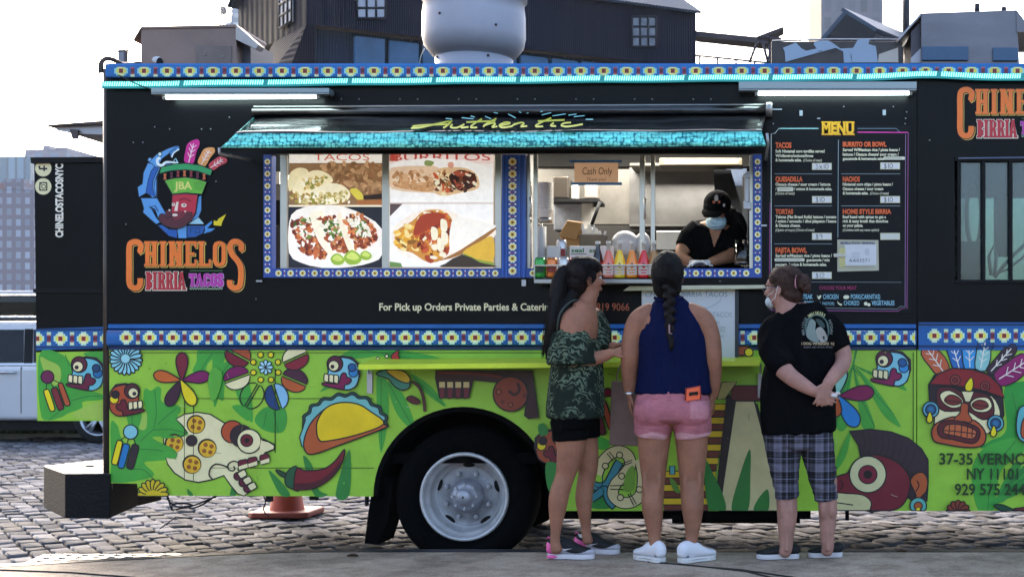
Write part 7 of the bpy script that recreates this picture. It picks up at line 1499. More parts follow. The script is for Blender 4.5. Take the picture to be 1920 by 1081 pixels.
# ---------------------------------------------------------------- centre : woman from behind, navy halter, pink shorts
def woman_centre():
    Y = -.68; s = F / (Y + D0); t = thing('person', 'woman seen from behind with long dark braid, navy halter top, pink shorts and white sneakers', 'person', ground_pt(1262, 1048))
    sk = skin('skin_tan', 'a8735a'); r = lambda *v: tuple(x / s for x in v); P = lambda x, y, dy=0: V3(x, y, Y, dy); X = (1, 0, 0)
    bm = bmesh.new()
    ring_tube(bm, [P(1257, 582), P(1258, 605), P(1259, 650), P(1260, 700), P(1261, 740), P(1261, 772)], [r(44, 26), r(62, 31), r(60, 36), r(56, 36), r(60, 40), r(64, 42)], X, 22)
    ring_tube(bm, [P(1253, 545, -.0), P(1254, 565, .0), P(1256, 585, .0)], [r(17, 17), r(18, 18), r(26, 20)], X)
    for sg, pts in ((-1, ((1222, 583, 18), (1200, 602, 23), (1187, 632, 20), (1182, 668, 18.5), (1180, 702, 16), (1180, 722, 14), (1179, 738, 10.5))), (1, ((1292, 583, 18), (1316, 601, 23), (1331, 632, 20), (1336, 668, 18), (1337, 704, 15.5), (1336, 726, 13.5), (1335, 742, 10.5)))):
        ring_tube(bm, [P(x, y, .02 * (i > 3) + .012 * max(0, i - 3)) for i, (x, y, _) in enumerate(pts)], [r(q, q * .95) for _, _, q in pts], X)
        x, y, _ = pts[-1]; hand(bm, P(x, y - 2, .05), (.02 * -sg, .05, -1), (sg, -.25, 0), sg, .93, .45)
    for pts in (((1229, 790, 34), (1226, 830, 30.5), (1225, 870, 26), (1225, 900, 22), (1224, 925, 21), (1224, 948, 20.5), (1226, 975, 17), (1228, 1000, 12.5), (1229, 1022, 10.2), (1230, 1034, 7)), ((1294, 790, 34), (1297, 830, 30.5), (1297, 870, 26.5), (1297, 900, 23), (1298, 925, 22), (1299, 948, 21), (1299, 975, 17), (1298, 1000, 12.5), (1296, 1022, 10.2), (1294, 1034, 7))):
        yy = [0, 0, .005, .01, -.004, -.016, -.014, -.02, -.035, -.045]
        ring_tube(bm, [P(x, y, yy[i]) for i, (x, y, _) in enumerate(pts)], [r(q, q * 1.02) for _, _, q in pts], X)
    for x in (1224, 1299):
        for dx in (-8, 8): ell(bm, P(x + dx, 936 + abs(dx) * (.4 if dx > 0 else 1), -.036), Vector((.026, 0, 0)), Vector((0, .034, 0)), Vector((0, 0, .075)), 12)
        for dx in (-14, 14): ring_tube(bm, [P(x + dx * .95, 882, -.045), P(x + dx, 905, -.050), P(x + dx * .8, 925, -.05)], [.010, .011, .009], X, 8, 3)
    hc = P(1253, 518, .0); fw = (-.12, 1, .0); f, rr, u = head_vols(bm, hc, fw, .12, .98)
    meld('body', bm, sk, t, .0048, 4); face_bits(hc, f, rr, u, t)
    # hair with crown shell and braid
    hr = HAIR('hair_black', '120d0d'); bm = bmesh.new(); ell(bm, P(1252, 512, -.02), Vector((.090, 0, 0)), Vector((0, .106, 0)), Vector((0, 0, .124)), 20); ell(bm, P(1252, 538, -.03), Vector((.078, 0, 0)), Vector((0, .062, 0)), Vector((0, 0, .075)), 18)
    for k in range(12):
        y = 540 + k * 8.6; sg = 1 if k % 2 else -1; w_ = 8.6 - k * .36
        ell(bm, P(1257 + sg * 4.6 + k * .3, y, -.105 - .008 * sin(k * .5)), Vector((w_ / s, 0, sg * .008)), Vector((0, .021, 0)), Vector((-sg * .010, 0, .021)), 12)
    ring_tube(bm, [P(1260, 632, -.12), P(1262, 648, -.12), P(1261, 658, -.12)], [r(4.5, 4.5), r(5, 4.5), r(1.5, 1.5)], X, 10)
    ring_tube(bm, [P(1253, 540, -.07), P(1257, 555, -.10), P(1258, 635, -.115)], [r(13, 8), r(10, 7), r(4.5, 4.5)], X, 12)
    meld('hair', bm, hr, t, .0048, 2, fold(.0022, 42, (1, 1, .22), 3), cut=None)
    mb = MB(); rn = random.Random(6)
    for i in range(150):
        a = rn.uniform(-1, 1); p0 = P(1252 + 29 * a, 484 + 22 * abs(a) + rn.uniform(0, 22), -.068 * (1 - a * a) - .058); p1 = P(1256 + 12 * a, 545 + rn.uniform(-4, 6), -.108); mb.tube([p0, p0.lerp(p1, .5) + Vector((.008 * a, -.010, .01)), p1], .0011, hr, 4)
    mb.build('hair_strands', t)
    # halter top
    nv = M('navy_cloth', '10183c', .85, var=.15, vs=5, bump=.25, bs=240, k=.8, spec=.06, stretch=(1, 1, .3)); bm = bmesh.new()
    ring_tube(bm, [P(1253, 557, -.0), P(1255, 572, 0), P(1257, 590, 0), P(1260, 612, 0), P(1262, 640, 0), P(1263, 680, 0), P(1263, 715, 0), P(1263, 735, 0)], [r(24, 21), r(38, 26), r(50, 31), r(61, 36), r(66, 41), r(66, 41), r(68, 43), r(71, 45)], X, 30, 5, .25)
    fd = fold(.0085, 9, (2.6, 1, .3), 2)
    tp_ = meld('halter_top', bm, nv, t, .0055, 3, lambda c: fd(c) * max(0, min(1, (P(0, 600).z - c.z) / .12 + .3)))
    bm = bmesh.new(); ring_tube(bm, [P(1229, 559, -.03), P(1240, 563, -.06), P(1254, 564, -.068), P(1268, 563, -.06), P(1280, 559, -.03)], [.011] * 5, (0, 0, 1), 10); meld('neck_band', bm, nv, t, .004, 2)
    mb = MB(); p = P(1262, 617, -.155); pl = M('key_hole_skin', 'b58a8c', .5); mb.tube([P(1259, 609, -.155), P(1259, 625, -.155), P(1264, 626, -.155)], .0035, pl, 6); kh = mb.build('neck_clasp', t)
    # shorts
    pk = M('pink_denim', 'b36b74', .85, var=.2, vs=16, bump=.35, bs=260, k=.85); pk2 = M('pink_hem', 'cf9a9e', .85, var=.1, vs=20, bump=.3, bs=200, k=.85); bm = bmesh.new()
    ring_tube(bm, [P(1261, 728, 0), P(1261, 745, 0), P(1261, 770, -.008), P(1261, 783, -.008)], [r(60, 42), r(68, 47), r(73, 53), r(70, 50)], X, 30, 5, .2)
    for x, dx in ((1226, -3), (1297, 3)):
        ell(bm, P(x, 772, -.075), Vector((.105, 0, 0)), Vector((0, .085, 0)), Vector((0, 0, .085)), 16)
        ring_tube(bm, [P(x, 775, -.01), P(x + dx * .4, 798, -.008), P(x + dx * 1.2, 816, -.004)], [r(37, 44), r(35.5, 40), r(33, 36)], X, 22, 4, .12)
    f1 = fold(.0045, 11, (.7, 1, 3.2), 8)
    def sf(c):
        y = HY - (c.z - CZ) * s; e = min(1, max(0, abs(y - 770) / 45)); return f1(c) * (.35 + .9 * e)
    pk3 = M('pink_pocket', 'c07f86', .85, var=.14, vs=25, bump=.35, bs=260, k=.88)
    sh = meld('shorts', bm, [pk, pk2, pk3], t, .005, 3, sf)
    def sreg(c):
        q = c - Vector((CX, -D0, CZ)); x_, y_ = VX + q.x / q.y * F, HY - q.z / q.y * F
        if y_ > 812.5 + 2.0 * sin(c.x * 40): return 1
        return 2 if 1294 < x_ < 1329 and 751 < y_ < 785 and c.y < Y else 0
    region(sh, sreg)
    def pocket(q0, q1, o2, name, m, lift):
        b = Art(Y, mat=lambda c: m, dy=.0); return b
    seam = M('pink_seam', '9f5660', .85, k=.85); b = Art(Y, mat=lambda c: seam if c == 's' else pk2 if c == 'h' else pk, dy=.0006)
    b.line([(1261, 742), (1262, 800)], 1.4, 's'); b.line([(1200, 741), (1230, 746), (1262, 748), (1295, 746), (1325, 741)], 1.2, 's'); b.line([(1292, 752), (1331, 746)], 1.3, 's'); b.line([(1294, 752), (1298, 785)], 1.2, 's'); b.line([(1298, 786), (1330, 781)], 1.2, 's'); b.line([(1226, 752), (1193, 748)], 1.2, 's')
    b.line([(1257, 727), (1257, 746)], 3.2, 'p'); b.line([(1212, 757), (1216, 786), (1232, 790)], 1, 's')
    conform(b, sh, .0015); b.build('seams', sh)
    # wrist band
    mb = MB(); mb.lathe([(.031, -.007), (.033, -.004), (.033, .004), (.031, .007)], P(1179, 738, .05), (0, .05, 1), M('silver_band', 'd9d6d2', .25, metal=.8), 20); mb.build('bracelet', t)
    wt_ = M('canvas_white', 'd9d8de', .75, bump=.25, bs=200, k=.95, var=.06, vs=20); rb = M('rubber_white', 'd6d4d2', .5, k=.9, var=.08, vs=20)
    for h, q in (((1234, 1052), (1194, 1045)), ((1285, 1053), (1338, 1046))):
        a, b_ = ground_pt(*h), ground_pt(*q); a = a + (a - b_).normalized() * .030; o, hh, d, x, L = shoe(t, a, b_, (wt_, rb), .043, .092)
        mb = MB(); ring2 = [hh + d * L * q_ + x * .040 * w_ * 1.03 + Vector((0, 0, .014)) for q_, w_ in ((.0, .76), (.1, .97), (.25, .96), (.42, .92), (.6, 1.12), (.76, 1.18), (.9, 1.0), (.98, .7))]
        mb.tube(ring2, .0022, M('stripe_grey', '8f8f98', .6), 5); mb.tube([hh + d * L * q_ - x * .040 * w_ * 1.03 + Vector((0, 0, .014)) for q_, w_ in ((.0, .76), (.1, .97), (.25, .96), (.42, .92), (.6, 1.12), (.76, 1.18), (.9, 1.0), (.98, .7))], .0022, MATS['stripe_grey'], 5); mb.build('sole_stripe', o)
        mb = MB()
        for k in range(4): c = hh + d * L * (.42 + k * .075) + Vector((0, 0, .098 - k * .013)); mb.tube([c - x * .022, c + Vector((0, 0, .004)), c + x * .022], .003, wt_, 6)
        mb.build('laces', o)
    # phone in the back pocket
    ph = thing('phone', 'orange cased phone sticking out of the back pocket of the pink shorts', 'phone', P(1302, 740, -.13))
    bv = BVHTree.FromObject(sh, bpy.context.evaluated_depsgraph_get()); h = bv.ray_cast(P(1302, 752) - Vector((0, 1, 0)), Vector((0, 1, 0)))[0]; yb = h.y - .006
    mb = MB(); pc = M('phone_orange', 'ef6a45', .35, k=1.0, emit=.0); a = [V3(1286, 752, yb), V3(1313, 748, yb), V3(1312, 724, yb - .012), V3(1287, 729, yb - .012)]
    mb.hexa(a + [p + Vector((0, .009, 0)) for p in a], pc); body_ = mb.build('case', ph, bevel=.004)
    mb = MB(); a = [V3(1292, 742, yb - .009), V3(1309, 739.5, yb - .009), V3(1309, 733, yb - .0125), V3(1292, 735, yb - .0125)]; mb.hexa(a + [p + Vector((0, .004, 0)) for p in a], M('phone_black', '121214', .2)); mb.build('camera_bump', ph, bevel=.0015)
    mb = MB(); rim_ = M('phone_rim', 'b5402c', .4); mb.tube([V3(1285, 750, yb), V3(1286, 728, yb - .012), V3(1313, 723, yb - .012), V3(1314, 748, yb)], .003, rim_, 6); mb.build('case_rim', ph)
woman_centre()
# ---------------------------------------------------------------- left : woman in profile, leaf print off-shoulder top
def woman_left():
    Y = -.60; s = F / (Y + D0); t = thing('person', 'woman in profile with long black ponytail, off-shoulder dark leaf print top and black shorts', 'person', ground_pt(1070, 1040))
    sk = skin('skin_warm', 'ac755c'); r = lambda *v: tuple(x / s for x in v); P = lambda x, y, dy=0: V3(x, y, Y, dy); X = (1, 0, 0)
    bm = bmesh.new()
    ring_tube(bm, [P(1094, 578), P(1090, 600), P(1084, 640), P(1080, 690), P(1078, 740), P(1077, 778)], [r(24, 40), r(32, 52), r(36, 52), r(36, 48), r(39, 50), r(34, 48)], X, 22)
    ring_tube(bm, [P(1107, 545, .01), P(1102, 562, .0), P(1095, 582, .0)], [r(16, 15), r(17, 18), r(24, 30)], X)
    # near arm : shoulder, upper arm down, forearm to the right
    ring_tube(bm, [P(1092, 588, -.05), P(1083, 603, -.10), P(1080, 630, -.13), P(1080, 655, -.14), P(1083, 676, -.14)], [r(20, 19), r(27, 24), r(22, 21), r(18, 18), r(16, 16)], X)
    ring_tube(bm, [P(1080, 676, -.14), P(1105, 674, -.12), P(1132, 668, -.10), P(1150, 662, -.09)], [r(15, 15), r(14, 14), r(11, 12), r(8, 9)], (0, 1, 0))
    hand(bm, P(1148, 662, -.09), (1, .10, .28), (0, -.5, .8), 1, .90, .45)
    # far arm
    ring_tube(bm, [P(1105, 590, .10), P(1118, 615, .13), P(1126, 645, .12), P(1140, 652, .06), P(1152, 648, .0)], [r(20, 19), r(18, 18), r(14, 14), r(11, 11), r(8, 9)], (0, 1, 0))
    hand(bm, P(1150, 648, .0), (1, -.12, .12), (0, .2, 1), -1, .88, .5)
    for pts in (((1068, 800, 32, -.05), (1073, 830, 28, -.05), (1069, 862, 23, -.05), (1062, 890, 18.5, -.045), (1053, 918, 18.5, -.05), (1049, 940, 18, -.05), (1046, 970, 13.5, -.045), (1044, 995, 9.5, -.04), (1043, 1012, 9.2, -.04), (1046, 1028, 11, -.04)), ((1085, 800, 30, .07), (1092, 830, 26, .08), (1097, 862, 22, .08), (1098, 888, 18, .08), (1093, 915, 16.5, .08), (1091, 938, 16.5, .08), (1092, 965, 13, .085), (1094, 987, 9.5, .09), (1095, 1003, 9, .09), (1098, 1018, 10, .09))):
        ring_tube(bm, [P(x, y, d) for x, y, q, d in pts], [r(q, q * .98) for x, y, q, d in pts], X)
    hc = P(1099, 523, .0); f, rr, u = head_vols(bm, hc, (.86, .52, .0), .06, .92)
    meld('body', bm, sk, t, .0048, 4); face_bits(hc, f, rr, u, t, .92)
    hr = HAIR('hair_brown_black', '150e0e'); bm = bmesh.new()
    ell(bm, P(1090, 512, .0), Vector((.088, 0, .01)), Vector((0, .088, 0)), Vector((-.015, 0, .094)), 20); ell(bm, P(1083, 530, -.0), Vector((.072, 0, .0)), Vector((0, .080, 0)), Vector((.0, 0, .078)), 18); ell(bm, P(1107, 497, .0), Vector((.062, 0, -.02)), Vector((0, .068, 0)), Vector((.012, 0, .045)), 18)
    ell(bm, P(1066, 510, .0), Vector((.035, 0, 0)), Vector((0, .035, 0)), Vector((0, 0, .04)), 12)
    ring_tube(bm, [P(1070, 506, -.01), P(1058, 510, -.03), P(1050, 530, -.05), P(1046, 565, -.08), P(1042, 600, -.10), P(1037, 630, -.10), P(1033, 652, -.10), P(1031, 664, -.10)], [r(9, 9), r(11, 12), r(13, 14), r(13, 14), r(12, 13), r(10, 10), r(7, 7), r(3, 3)], X)
    ring_tube(bm, [P(1080, 545, -.02), P(1066, 570, -.07), P(1056, 605, -.11), P(1049, 632, -.11)], [r(13, 12), r(11, 11), r(9, 9), r(4, 4)], X)
    ha = meld('hair', bm, hr, t, .0048, 2, fold(.0024, 42, (1, 1, .18), 3))
    mb = MB(); rn = random.Random(4)
    for i in range(60):
        o = rn.uniform(-1, 1); e = rn.uniform(-1, 1); P_ = [P(1058 + 9 * o, 520, -.03 + .03 * e), P(1047 + 15 * o, 565, -.08 + .045 * e), P(1041 + 14 * o, 605, -.10 + .045 * e), P(1034 + 11 * o, 645 + 8 * e, -.10 + .03 * e), P(1031 + 9 * o, 662 + 12 * rn.random(), -.10 + .03 * e)]
        mb.tube([Vector(q) for q in crs([tuple(q) for q in P_], 3, False)], .0014, hr, 4)
    for i in range(40):
        a = rn.uniform(0, 1); p0 = P(1128 - 14 * a, 498 + 40 * a * a, -.075); p1 = P(1066 + rn.uniform(-3, 8), 507 + rn.uniform(-5, 8), -.03); m_ = p0.lerp(p1, .5) + Vector((0, -.03, .022 * (1 - a))); mb.tube([Vector(q) for q in crs([tuple(p0), tuple(m_), tuple(p1)], 4, False)], .0011, hr, 4)
    mb.build('hair_strands', t)
    lm_ = leaf_cloth(); bm = bmesh.new()
    ring_tube(bm, [P(1089, 632, 0), P(1085, 655, 0), P(1082, 690, 0), P(1080, 730, 0), P(1079, 760, 0), P(1079, 780, 0)], [r(40, 56), r(45, 58), r(48, 58), r(51, 62), r(53, 64), r(53, 64)], X, 30, 5, .12)
    ring_tube(bm, [P(1113, 590, .06), P(1122, 620, .08), P(1124, 655, .05)], [r(14, 26), r(19, 28), r(20, 30)], X, 20, 4, .3)
    fd = fold(.007, 8, (2.2, 2.2, .4), 5); top = meld('leaf_print_top', bm, lm_, t, .0055, 3, fd)
    bm = bmesh.new(); ring_tube(bm, [P(1080, 628, -.10), P(1079, 645, -.12), P(1078, 665, -.13), P(1078, 679, -.13)], [r(31, 26), r(38, 30), r(42, 33), r(45, 34)], X, 26, 4, .1)
    ring_tube(bm, [P(1046, 618, -.02), P(1044, 640, -.03), P(1041, 672, -.03)], [r(7, 30), r(10, 36), r(12, 40)], X, 18, 4, .2)
    f2 = fold(.009, 10, (2.6, 2.6, .3), 9); meld('sleeve_flounce', bm, lm_, t, .005, 3, f2)
    mb = MB(); st_ = M('strap_dark', '39433b', .7); mb.tube([Vector(q) for q in crs([tuple(P(1052, 618, -.13)), tuple(P(1058, 590, -.15)), tuple(P(1070, 572, -.12)), tuple(P(1084, 563, -.07)), tuple(P(1096, 574, .02))], 5, False)], .006, st_, 8); mb.build('shoulder_strap', t)
    bk_ = M('black_cotton', '0b0c0e', .9, var=.1, vs=10, bump=.2, bs=200, k=.8, spec=.05); bm = bmesh.new()
    ring_tube(bm, [P(1078, 765, 0), P(1077, 785, 0), P(1077, 800, 0)], [r(40, 58), r(43, 61), r(38, 56)], X, 26, 4, .2)
    ring_tube(bm, [P(1070, 785, -.05), P(1072, 805, -.05), P(1073, 822, -.05)], [r(36, 37), r(34, 35), r(33, 33)], X, 20, 4, .1); ring_tube(bm, [P(1086, 785, .07), P(1090, 805, .08), P(1092, 822, .08)], [r(35, 36), r(32, 33), r(30.5, 31)], X, 20, 4, .1)
    meld('shorts', bm, bk_, t, .0055, 3, fold(.002, 12, (1, 1, 3), 1))
    up = M('sneaker_black', '17181b', .7, bump=.4, bs=240, k=.8); pk_ = M('sneaker_pink', 'e0609c', .5, k=1.0); gr = M('sneaker_grey', 'b6b3bb', .6, k=.9); so_ = M('sole_white', 'd5d0d4', .5, k=.9)
    for a, b_, lift in (((1030, 1045), (1113, 1046), 0), ((1082, 1035), (1160, 1037), 0)):
        ha_, to = ground_pt(*a), ground_pt(*b_); o, h, d, x, L = shoe(t, ha_, to, ([up, pk_, gr], so_), .039, .095)
        def cls(c):
            q = (c - h).dot(d) / L; z_ = c.z - GZ
            if q < .26 and z_ < .088 - q * .12: return 1
            if q > .22 and z_ < .052 - .02 * sin((q - .3) * 5) : return 2
            return 0
        region(o, cls)
        cam_side = -1 if x.y > 0 else 1
        b2 = Art(0, dy=0); n_ = x * cam_side
        def sw(q): return h + d * L * q[0] + n_ * .046 + Vector((0, 0, q[1]))
        mb = MB(); pts = [sw(q) for q in ((.24, .075), (.30, .052), (.38, .046), (.56, .060), (.40, .056), (.33, .058))]; tri = tessellate_polygon([pts]); mb.add(pts, [tuple(v) for v in tri], so_); mk = mb.build('tick_mark', o); 
        ob_ = BVHTree.FromObject(o, bpy.context.evaluated_depsgraph_get())
        for v in mk.data.vertices:
            hh = ob_.ray_cast(v.co + n_ * .1, -n_)
            if hh[0] is not None: v.co = hh[0] + n_ * .002
        mb = MB(); mb.ball(h + d * L * .10 + n_ * .030 + Vector((0, 0, .012)), (.035, .018, .012), pk_, 10); mb.build('heel_cushion', o)
        mb = MB(); p = h + d * L * .0 + Vector((0, 0, .105)); mb.tube([p + d * .01, p - d * .006 + Vector((0, 0, .012)), p - d * .012], .004, pk_, 6); mb.build('pull_tab', o)
        mb = MB(); c = h + d * L * .17 + Vector((0, 0, .095)); mb.lathe([(.030, -.012), (.034, .0), (.033, .014)], c, (0, 0, 1), M('sock_white', 'dcd8da', .8), 16); mb.build('sock', t)
def leaf_cloth():
    m = M('leaf_print_cloth', '2b372f', .85, spec=.08, bump=.2, bs=220, k=.8); n = m.node_tree.nodes; l = m.node_tree.links
    tc = n.new('ShaderNodeTexCoord'); mp = n.new('ShaderNodeMapping'); l.new(tc.outputs['Object'], mp.inputs[0]); mp.inputs['Rotation'].default_value = (.4, .9, .3)
    w = n.new('ShaderNodeTexWave'); w.bands_direction = 'DIAGONAL'; w.inputs['Scale'].default_value = 12; w.inputs['Distortion'].default_value = 11; w.inputs['Detail'].default_value = 2; w.inputs['Detail Scale'].default_value = 2.2
    l.new(mp.outputs[0], w.inputs[0]); nz = n.new('ShaderNodeTexNoise'); nz.inputs['Scale'].default_value = 9; nz.inputs['Detail'].default_value = 2; l.new(tc.outputs['Object'], nz.inputs['Vector'])
    r1 = n.new('ShaderNodeValToRGB'); r1.color_ramp.elements[0].position = .55; r1.color_ramp.elements[1].position = .75; l.new(w.outputs['Fac'], r1.inputs[0])
    r2 = n.new('ShaderNodeValToRGB'); r2.color_ramp.elements[0].position = .44; r2.color_ramp.elements[1].position = .54; l.new(nz.outputs['Fac'], r2.inputs[0])
    mu = n.new('ShaderNodeMath'); mu.operation = 'MULTIPLY'; l.new(r1.outputs[0], mu.inputs[0]); l.new(r2.outputs[0], mu.inputs[1])
    mx = n.new('ShaderNodeMix'); mx.data_type = 'RGBA'; mx.inputs[6].default_value = (*rgb('232c26', .8), 1); mx.inputs[7].default_value = (*rgb('65745f', .8), 1); l.new(mu.outputs[0], mx.inputs[0]); l.new(mx.outputs[2], n['Principled BSDF'].inputs['Base Color'])
    return m
woman_left()
# ---------------------------------------------------------------- right : person in black T-shirt, plaid trousers, hands behind the back
def plaid():
    m = M('plaid_cloth', '2a2a33', .85, bump=.2, bs=220, k=.8); n = m.node_tree.nodes; l = m.node_tree.links
    tc = n.new('ShaderNodeTexCoord'); sx = n.new('ShaderNodeSeparateXYZ'); l.new(tc.outputs['Object'], sx.inputs[0])
    def band(sock, per, ph, a, b):
        m1 = n.new('ShaderNodeMath'); m1.operation = 'MULTIPLY_ADD'; m1.inputs[1].default_value = 1 / per; m1.inputs[2].default_value = ph; l.new(sock, m1.inputs[0])
        f_ = n.new('ShaderNodeMath'); f_.operation = 'FRACT'; l.new(m1.outputs[0], f_.inputs[0])
        g = n.new('ShaderNodeMath'); g.operation = 'COMPARE'; g.inputs[1].default_value = (a + b) / 2; g.inputs[2].default_value = (b - a) / 2; l.new(f_.outputs[0], g.inputs[0]); return g.outputs[0]
    outs = [(band(sx.outputs[0], .112, .1, .0, .42), .30), (band(sx.outputs[2], .112, .3, .0, .42), .30), (band(sx.outputs[0], .028, .2, .0, .16), .16), (band(sx.outputs[2], .028, .1, .0, .16), .16), (band(sx.outputs[0], .112, .1, .62, .68), .45), (band(sx.outputs[2], .112, .3, .62, .68), .45)]
    acc = None
    for o, wgt in outs:
        m1 = n.new('ShaderNodeMath'); m1.operation = 'MULTIPLY_ADD'; m1.inputs[1].default_value = wgt; l.new(o, m1.inputs[0])
        if acc: l.new(acc, m1.inputs[2])
        else: m1.inputs[2].default_value = 0
        acc = m1.outputs[0]
    r = n.new('ShaderNodeValToRGB'); r.color_ramp.elements[0].color = (*rgb('0c0d11', .8), 1); r.color_ramp.elements[1].color = (*rgb('7d7b90', .8), 1); r.color_ramp.elements[1].position = .95; r.color_ramp.interpolation = 'EASE'
    l.new(acc, r.inputs[0]); l.new(r.outputs[0], n['Principled BSDF'].inputs['Base Color']); return m
def person_right():
    Y = -.64; s = F / (Y + D0); t = thing('person', 'person with reddish bun, black printed T-shirt and plaid cropped trousers, hands clasped behind the back', 'person', ground_pt(1500, 1044))
    sk = skin('skin_pink', 'bb8b7c'); r = lambda *v: tuple(x / s for x in v); P = lambda x, y, dy=0: V3(x, y, Y, dy); X = (1, 0, 0)
    bm = bmesh.new()
    ring_tube(bm, [P(1485, 590), P(1495, 620), P(1497, 670), P(1497, 730), P(1498, 790)], [r(45, 26), r(62, 40), r(64, 46), r(64, 48), r(60, 46)], X, 22)
    ring_tube(bm, [P(1472, 560, .0), P(1476, 575, .0), P(1484, 595, .0)], [r(20, 20), r(23, 22), r(34, 26)], X)
    ring_tube(bm, [P(1456, 612, -.02), P(1450, 645, -.07), P(1458, 676, -.13), P(1478, 701, -.19), P(1502, 718, -.215), P(1524, 731, -.22)], [r(26, 24), r(25, 23), r(20, 19), r(16, 16), r(14, 14), r(10, 11)], (0, 0, 1))
    hand(bm, P(1522, 730, -.22), (1, -.06, -.42), (0, -1, -.1), -1, .95, .35)
    ring_tube(bm, [P(1552, 612, .02), P(1567, 640, .02), P(1580, 664, -.0), P(1578, 684, -.05), P(1562, 702, -.16), P(1549, 718, -.215)], [r(26, 25), r(22, 22), r(17, 17), r(15, 15), r(13, 13), r(10, 11)], (0, 1, 0))
    hand(bm, P(1550, 716, -.225), (-.35, -.08, -1), (.2, -1, .1), 1, .95, .55)
    for pts in (((1474, 900, 24), (1475, 935, 20), (1476, 958, 19.5), (1475, 985, 17), (1474, 1008, 13.5), (1474, 1025, 12.5), (1471, 1036, 11.5)), ((1548, 900, 22), (1551, 935, 18.5), (1552, 958, 17.5), (1552, 985, 15.5), (1551, 1006, 13), (1552, 1022, 12), (1550, 1034, 11))):
        ring_tube(bm, [P(x, y, 0) for x, y, q in pts], [r(q, q) for x, y, q in pts], X)
    for x in (1475, 1551):
        for dx in (-7, 7): ell(bm, P(x + dx, 950, -.03), Vector((.024, 0, 0)), Vector((0, .034, 0)), Vector((0, 0, .07)), 12)
        ring_tube(bm, [P(x, 985, -.035), P(x, 1010, -.038), P(x, 1028, -.036)], [.012, .009, .012], X, 8, 3)
    hc = P(1468, 542, .0); f, rr, u = head_vols(bm, hc, (-.86, .50, .0), .04, .96)
    meld('body', bm, sk, t, .0048, 4); face_bits(hc, f, rr, u, t, .96)
    hr = HAIR('hair_auburn', '44302a'); bm = bmesh.new()
    ell(bm, P(1478, 530, -.0), Vector((.092, 0, .0)), Vector((0, .088, 0)), Vector((.0, 0, .098)), 20); ell(bm, P(1484, 550, -.01), Vector((.066, 0, .0)), Vector((0, .074, 0)), Vector((.0, 0, .062)), 18); ell(bm, P(1461, 518, .0), Vector((.058, 0, .01)), Vector((0, .072, 0)), Vector((.0, 0, .056)), 18)
    hrm = meld('hair', bm, hr, t, .005, 2, fold(.0028, 34, (.5, 1, 1.2), 3))
    bm = bmesh.new(); ell(bm, P(1506, 530, -.055), Vector((.040, 0, .01)), Vector((0, .040, 0)), Vector((-.01, 0, .044)), 16); ell(bm, P(1511, 540, -.06), Vector((.026, 0, 0)), Vector((0, .032, 0)), Vector((0, 0, .03)), 14); meld('hair_bun', bm, hr, t, .0045, 1, fold(.006, 40, (1, 1, 1), 13))
    mb = MB(); mb.tube([P(1494 + 3.5 * cos(a), 530 + 13 * sin(a), -.075 + .012 * cos(a)) for a in [pi * .5 + pi * k / 10 for k in range(11)]], .0035, M('hair_tie', 'c98a96', .6), 6); mb.build('hair_tie', t)
    mb = MB(); rn = random.Random(9)
    for i in range(60):
        a = rn.uniform(0, 2 * pi); p0 = P(1474 + 30 * cos(a), 530 + 31 * sin(a), -.05 + .02 * rn.random()); p1 = P(1497 + rn.uniform(-3, 3), 530 + rn.uniform(-6, 6), -.085); mb.tube([p0, p0.lerp(p1, .5) + Vector((rn.uniform(-.006, .006), -.022, rn.uniform(-.004, .01))), p1], .0012, hr, 4)
    for i in range(16): a = rn.uniform(2.2, 5.2); p0 = P(1474 + 31 * cos(a), 530 + 33 * sin(a), -.02); mb.tube([p0, p0 + Vector((rn.uniform(-.02, .02), 0, rn.uniform(.0, .02))), p0 + Vector((rn.uniform(-.03, .03), 0, rn.uniform(-.01, .03)))], .0009, hr, 4)
    mb.build('hair_strands', t)
    # glasses and mask
    mb = MB(); gk2 = M('glasses_frame', '8f8a92', .3, metal=.5); e = hc + rr * 0
    for sg in (-1, 1):
        c = hc + rr * sg * .033 * .96 + f * .098 + u * .002; mb.tube([c + rr * .021 * cos(a) + u * .016 * sin(a) for a in [2 * pi * k / 14 for k in range(15)]], .0016, gk2, 6); mb.tube([c + rr * sg * .021, hc + rr * sg * .078 + f * .05 + u * .006, hc + rr * sg * .08 - f * .01 + u * .004], .0022, gk2, 6)
    mb.build('glasses', t)
    bm = bmesh.new(); ell(bm, hc + f * .066 - u * .072, rr * .046, f * .036, u * .036, 16); mk = meld('face_mask', bm, M('mask_blue', 'c3d3dc', .7, bump=.2, bs=200), t, .004, 2)
    mb = MB()
    for sg in (-1, 1): mb.tube([hc + rr * sg * .05 + f * .075 - u * .045, hc + rr * sg * .075 + f * .02 - u * .02, hc + rr * sg * .08 - f * .012 + u * .012, hc + rr * sg * .076 + f * .005 - u * .05, hc + rr * sg * .05 + f * .07 - u * .09], .0018, M('mask_loop', 'e2e4e6', .6), 5)
    mb.build('ear_loop', mk)
    # T-shirt
    bt = M('black_tshirt', '0c0d10', .9, var=.12, vs=6, bump=.2, bs=220, k=.8, spec=.05); bm = bmesh.new()
    ring_tube(bm, [P(1480, 584, 0), P(1486, 594, 0), P(1498, 612, 0), P(1501, 640, 0), P(1500, 690, 0), P(1496, 740, 0), P(1497, 785, 0), P(1498, 808, 0)], [r(32, 26), r(52, 34), r(62, 42), r(63, 48), r(66, 52), r(70, 54), r(70, 54), r(69, 53)], X, 32, 5, .2)
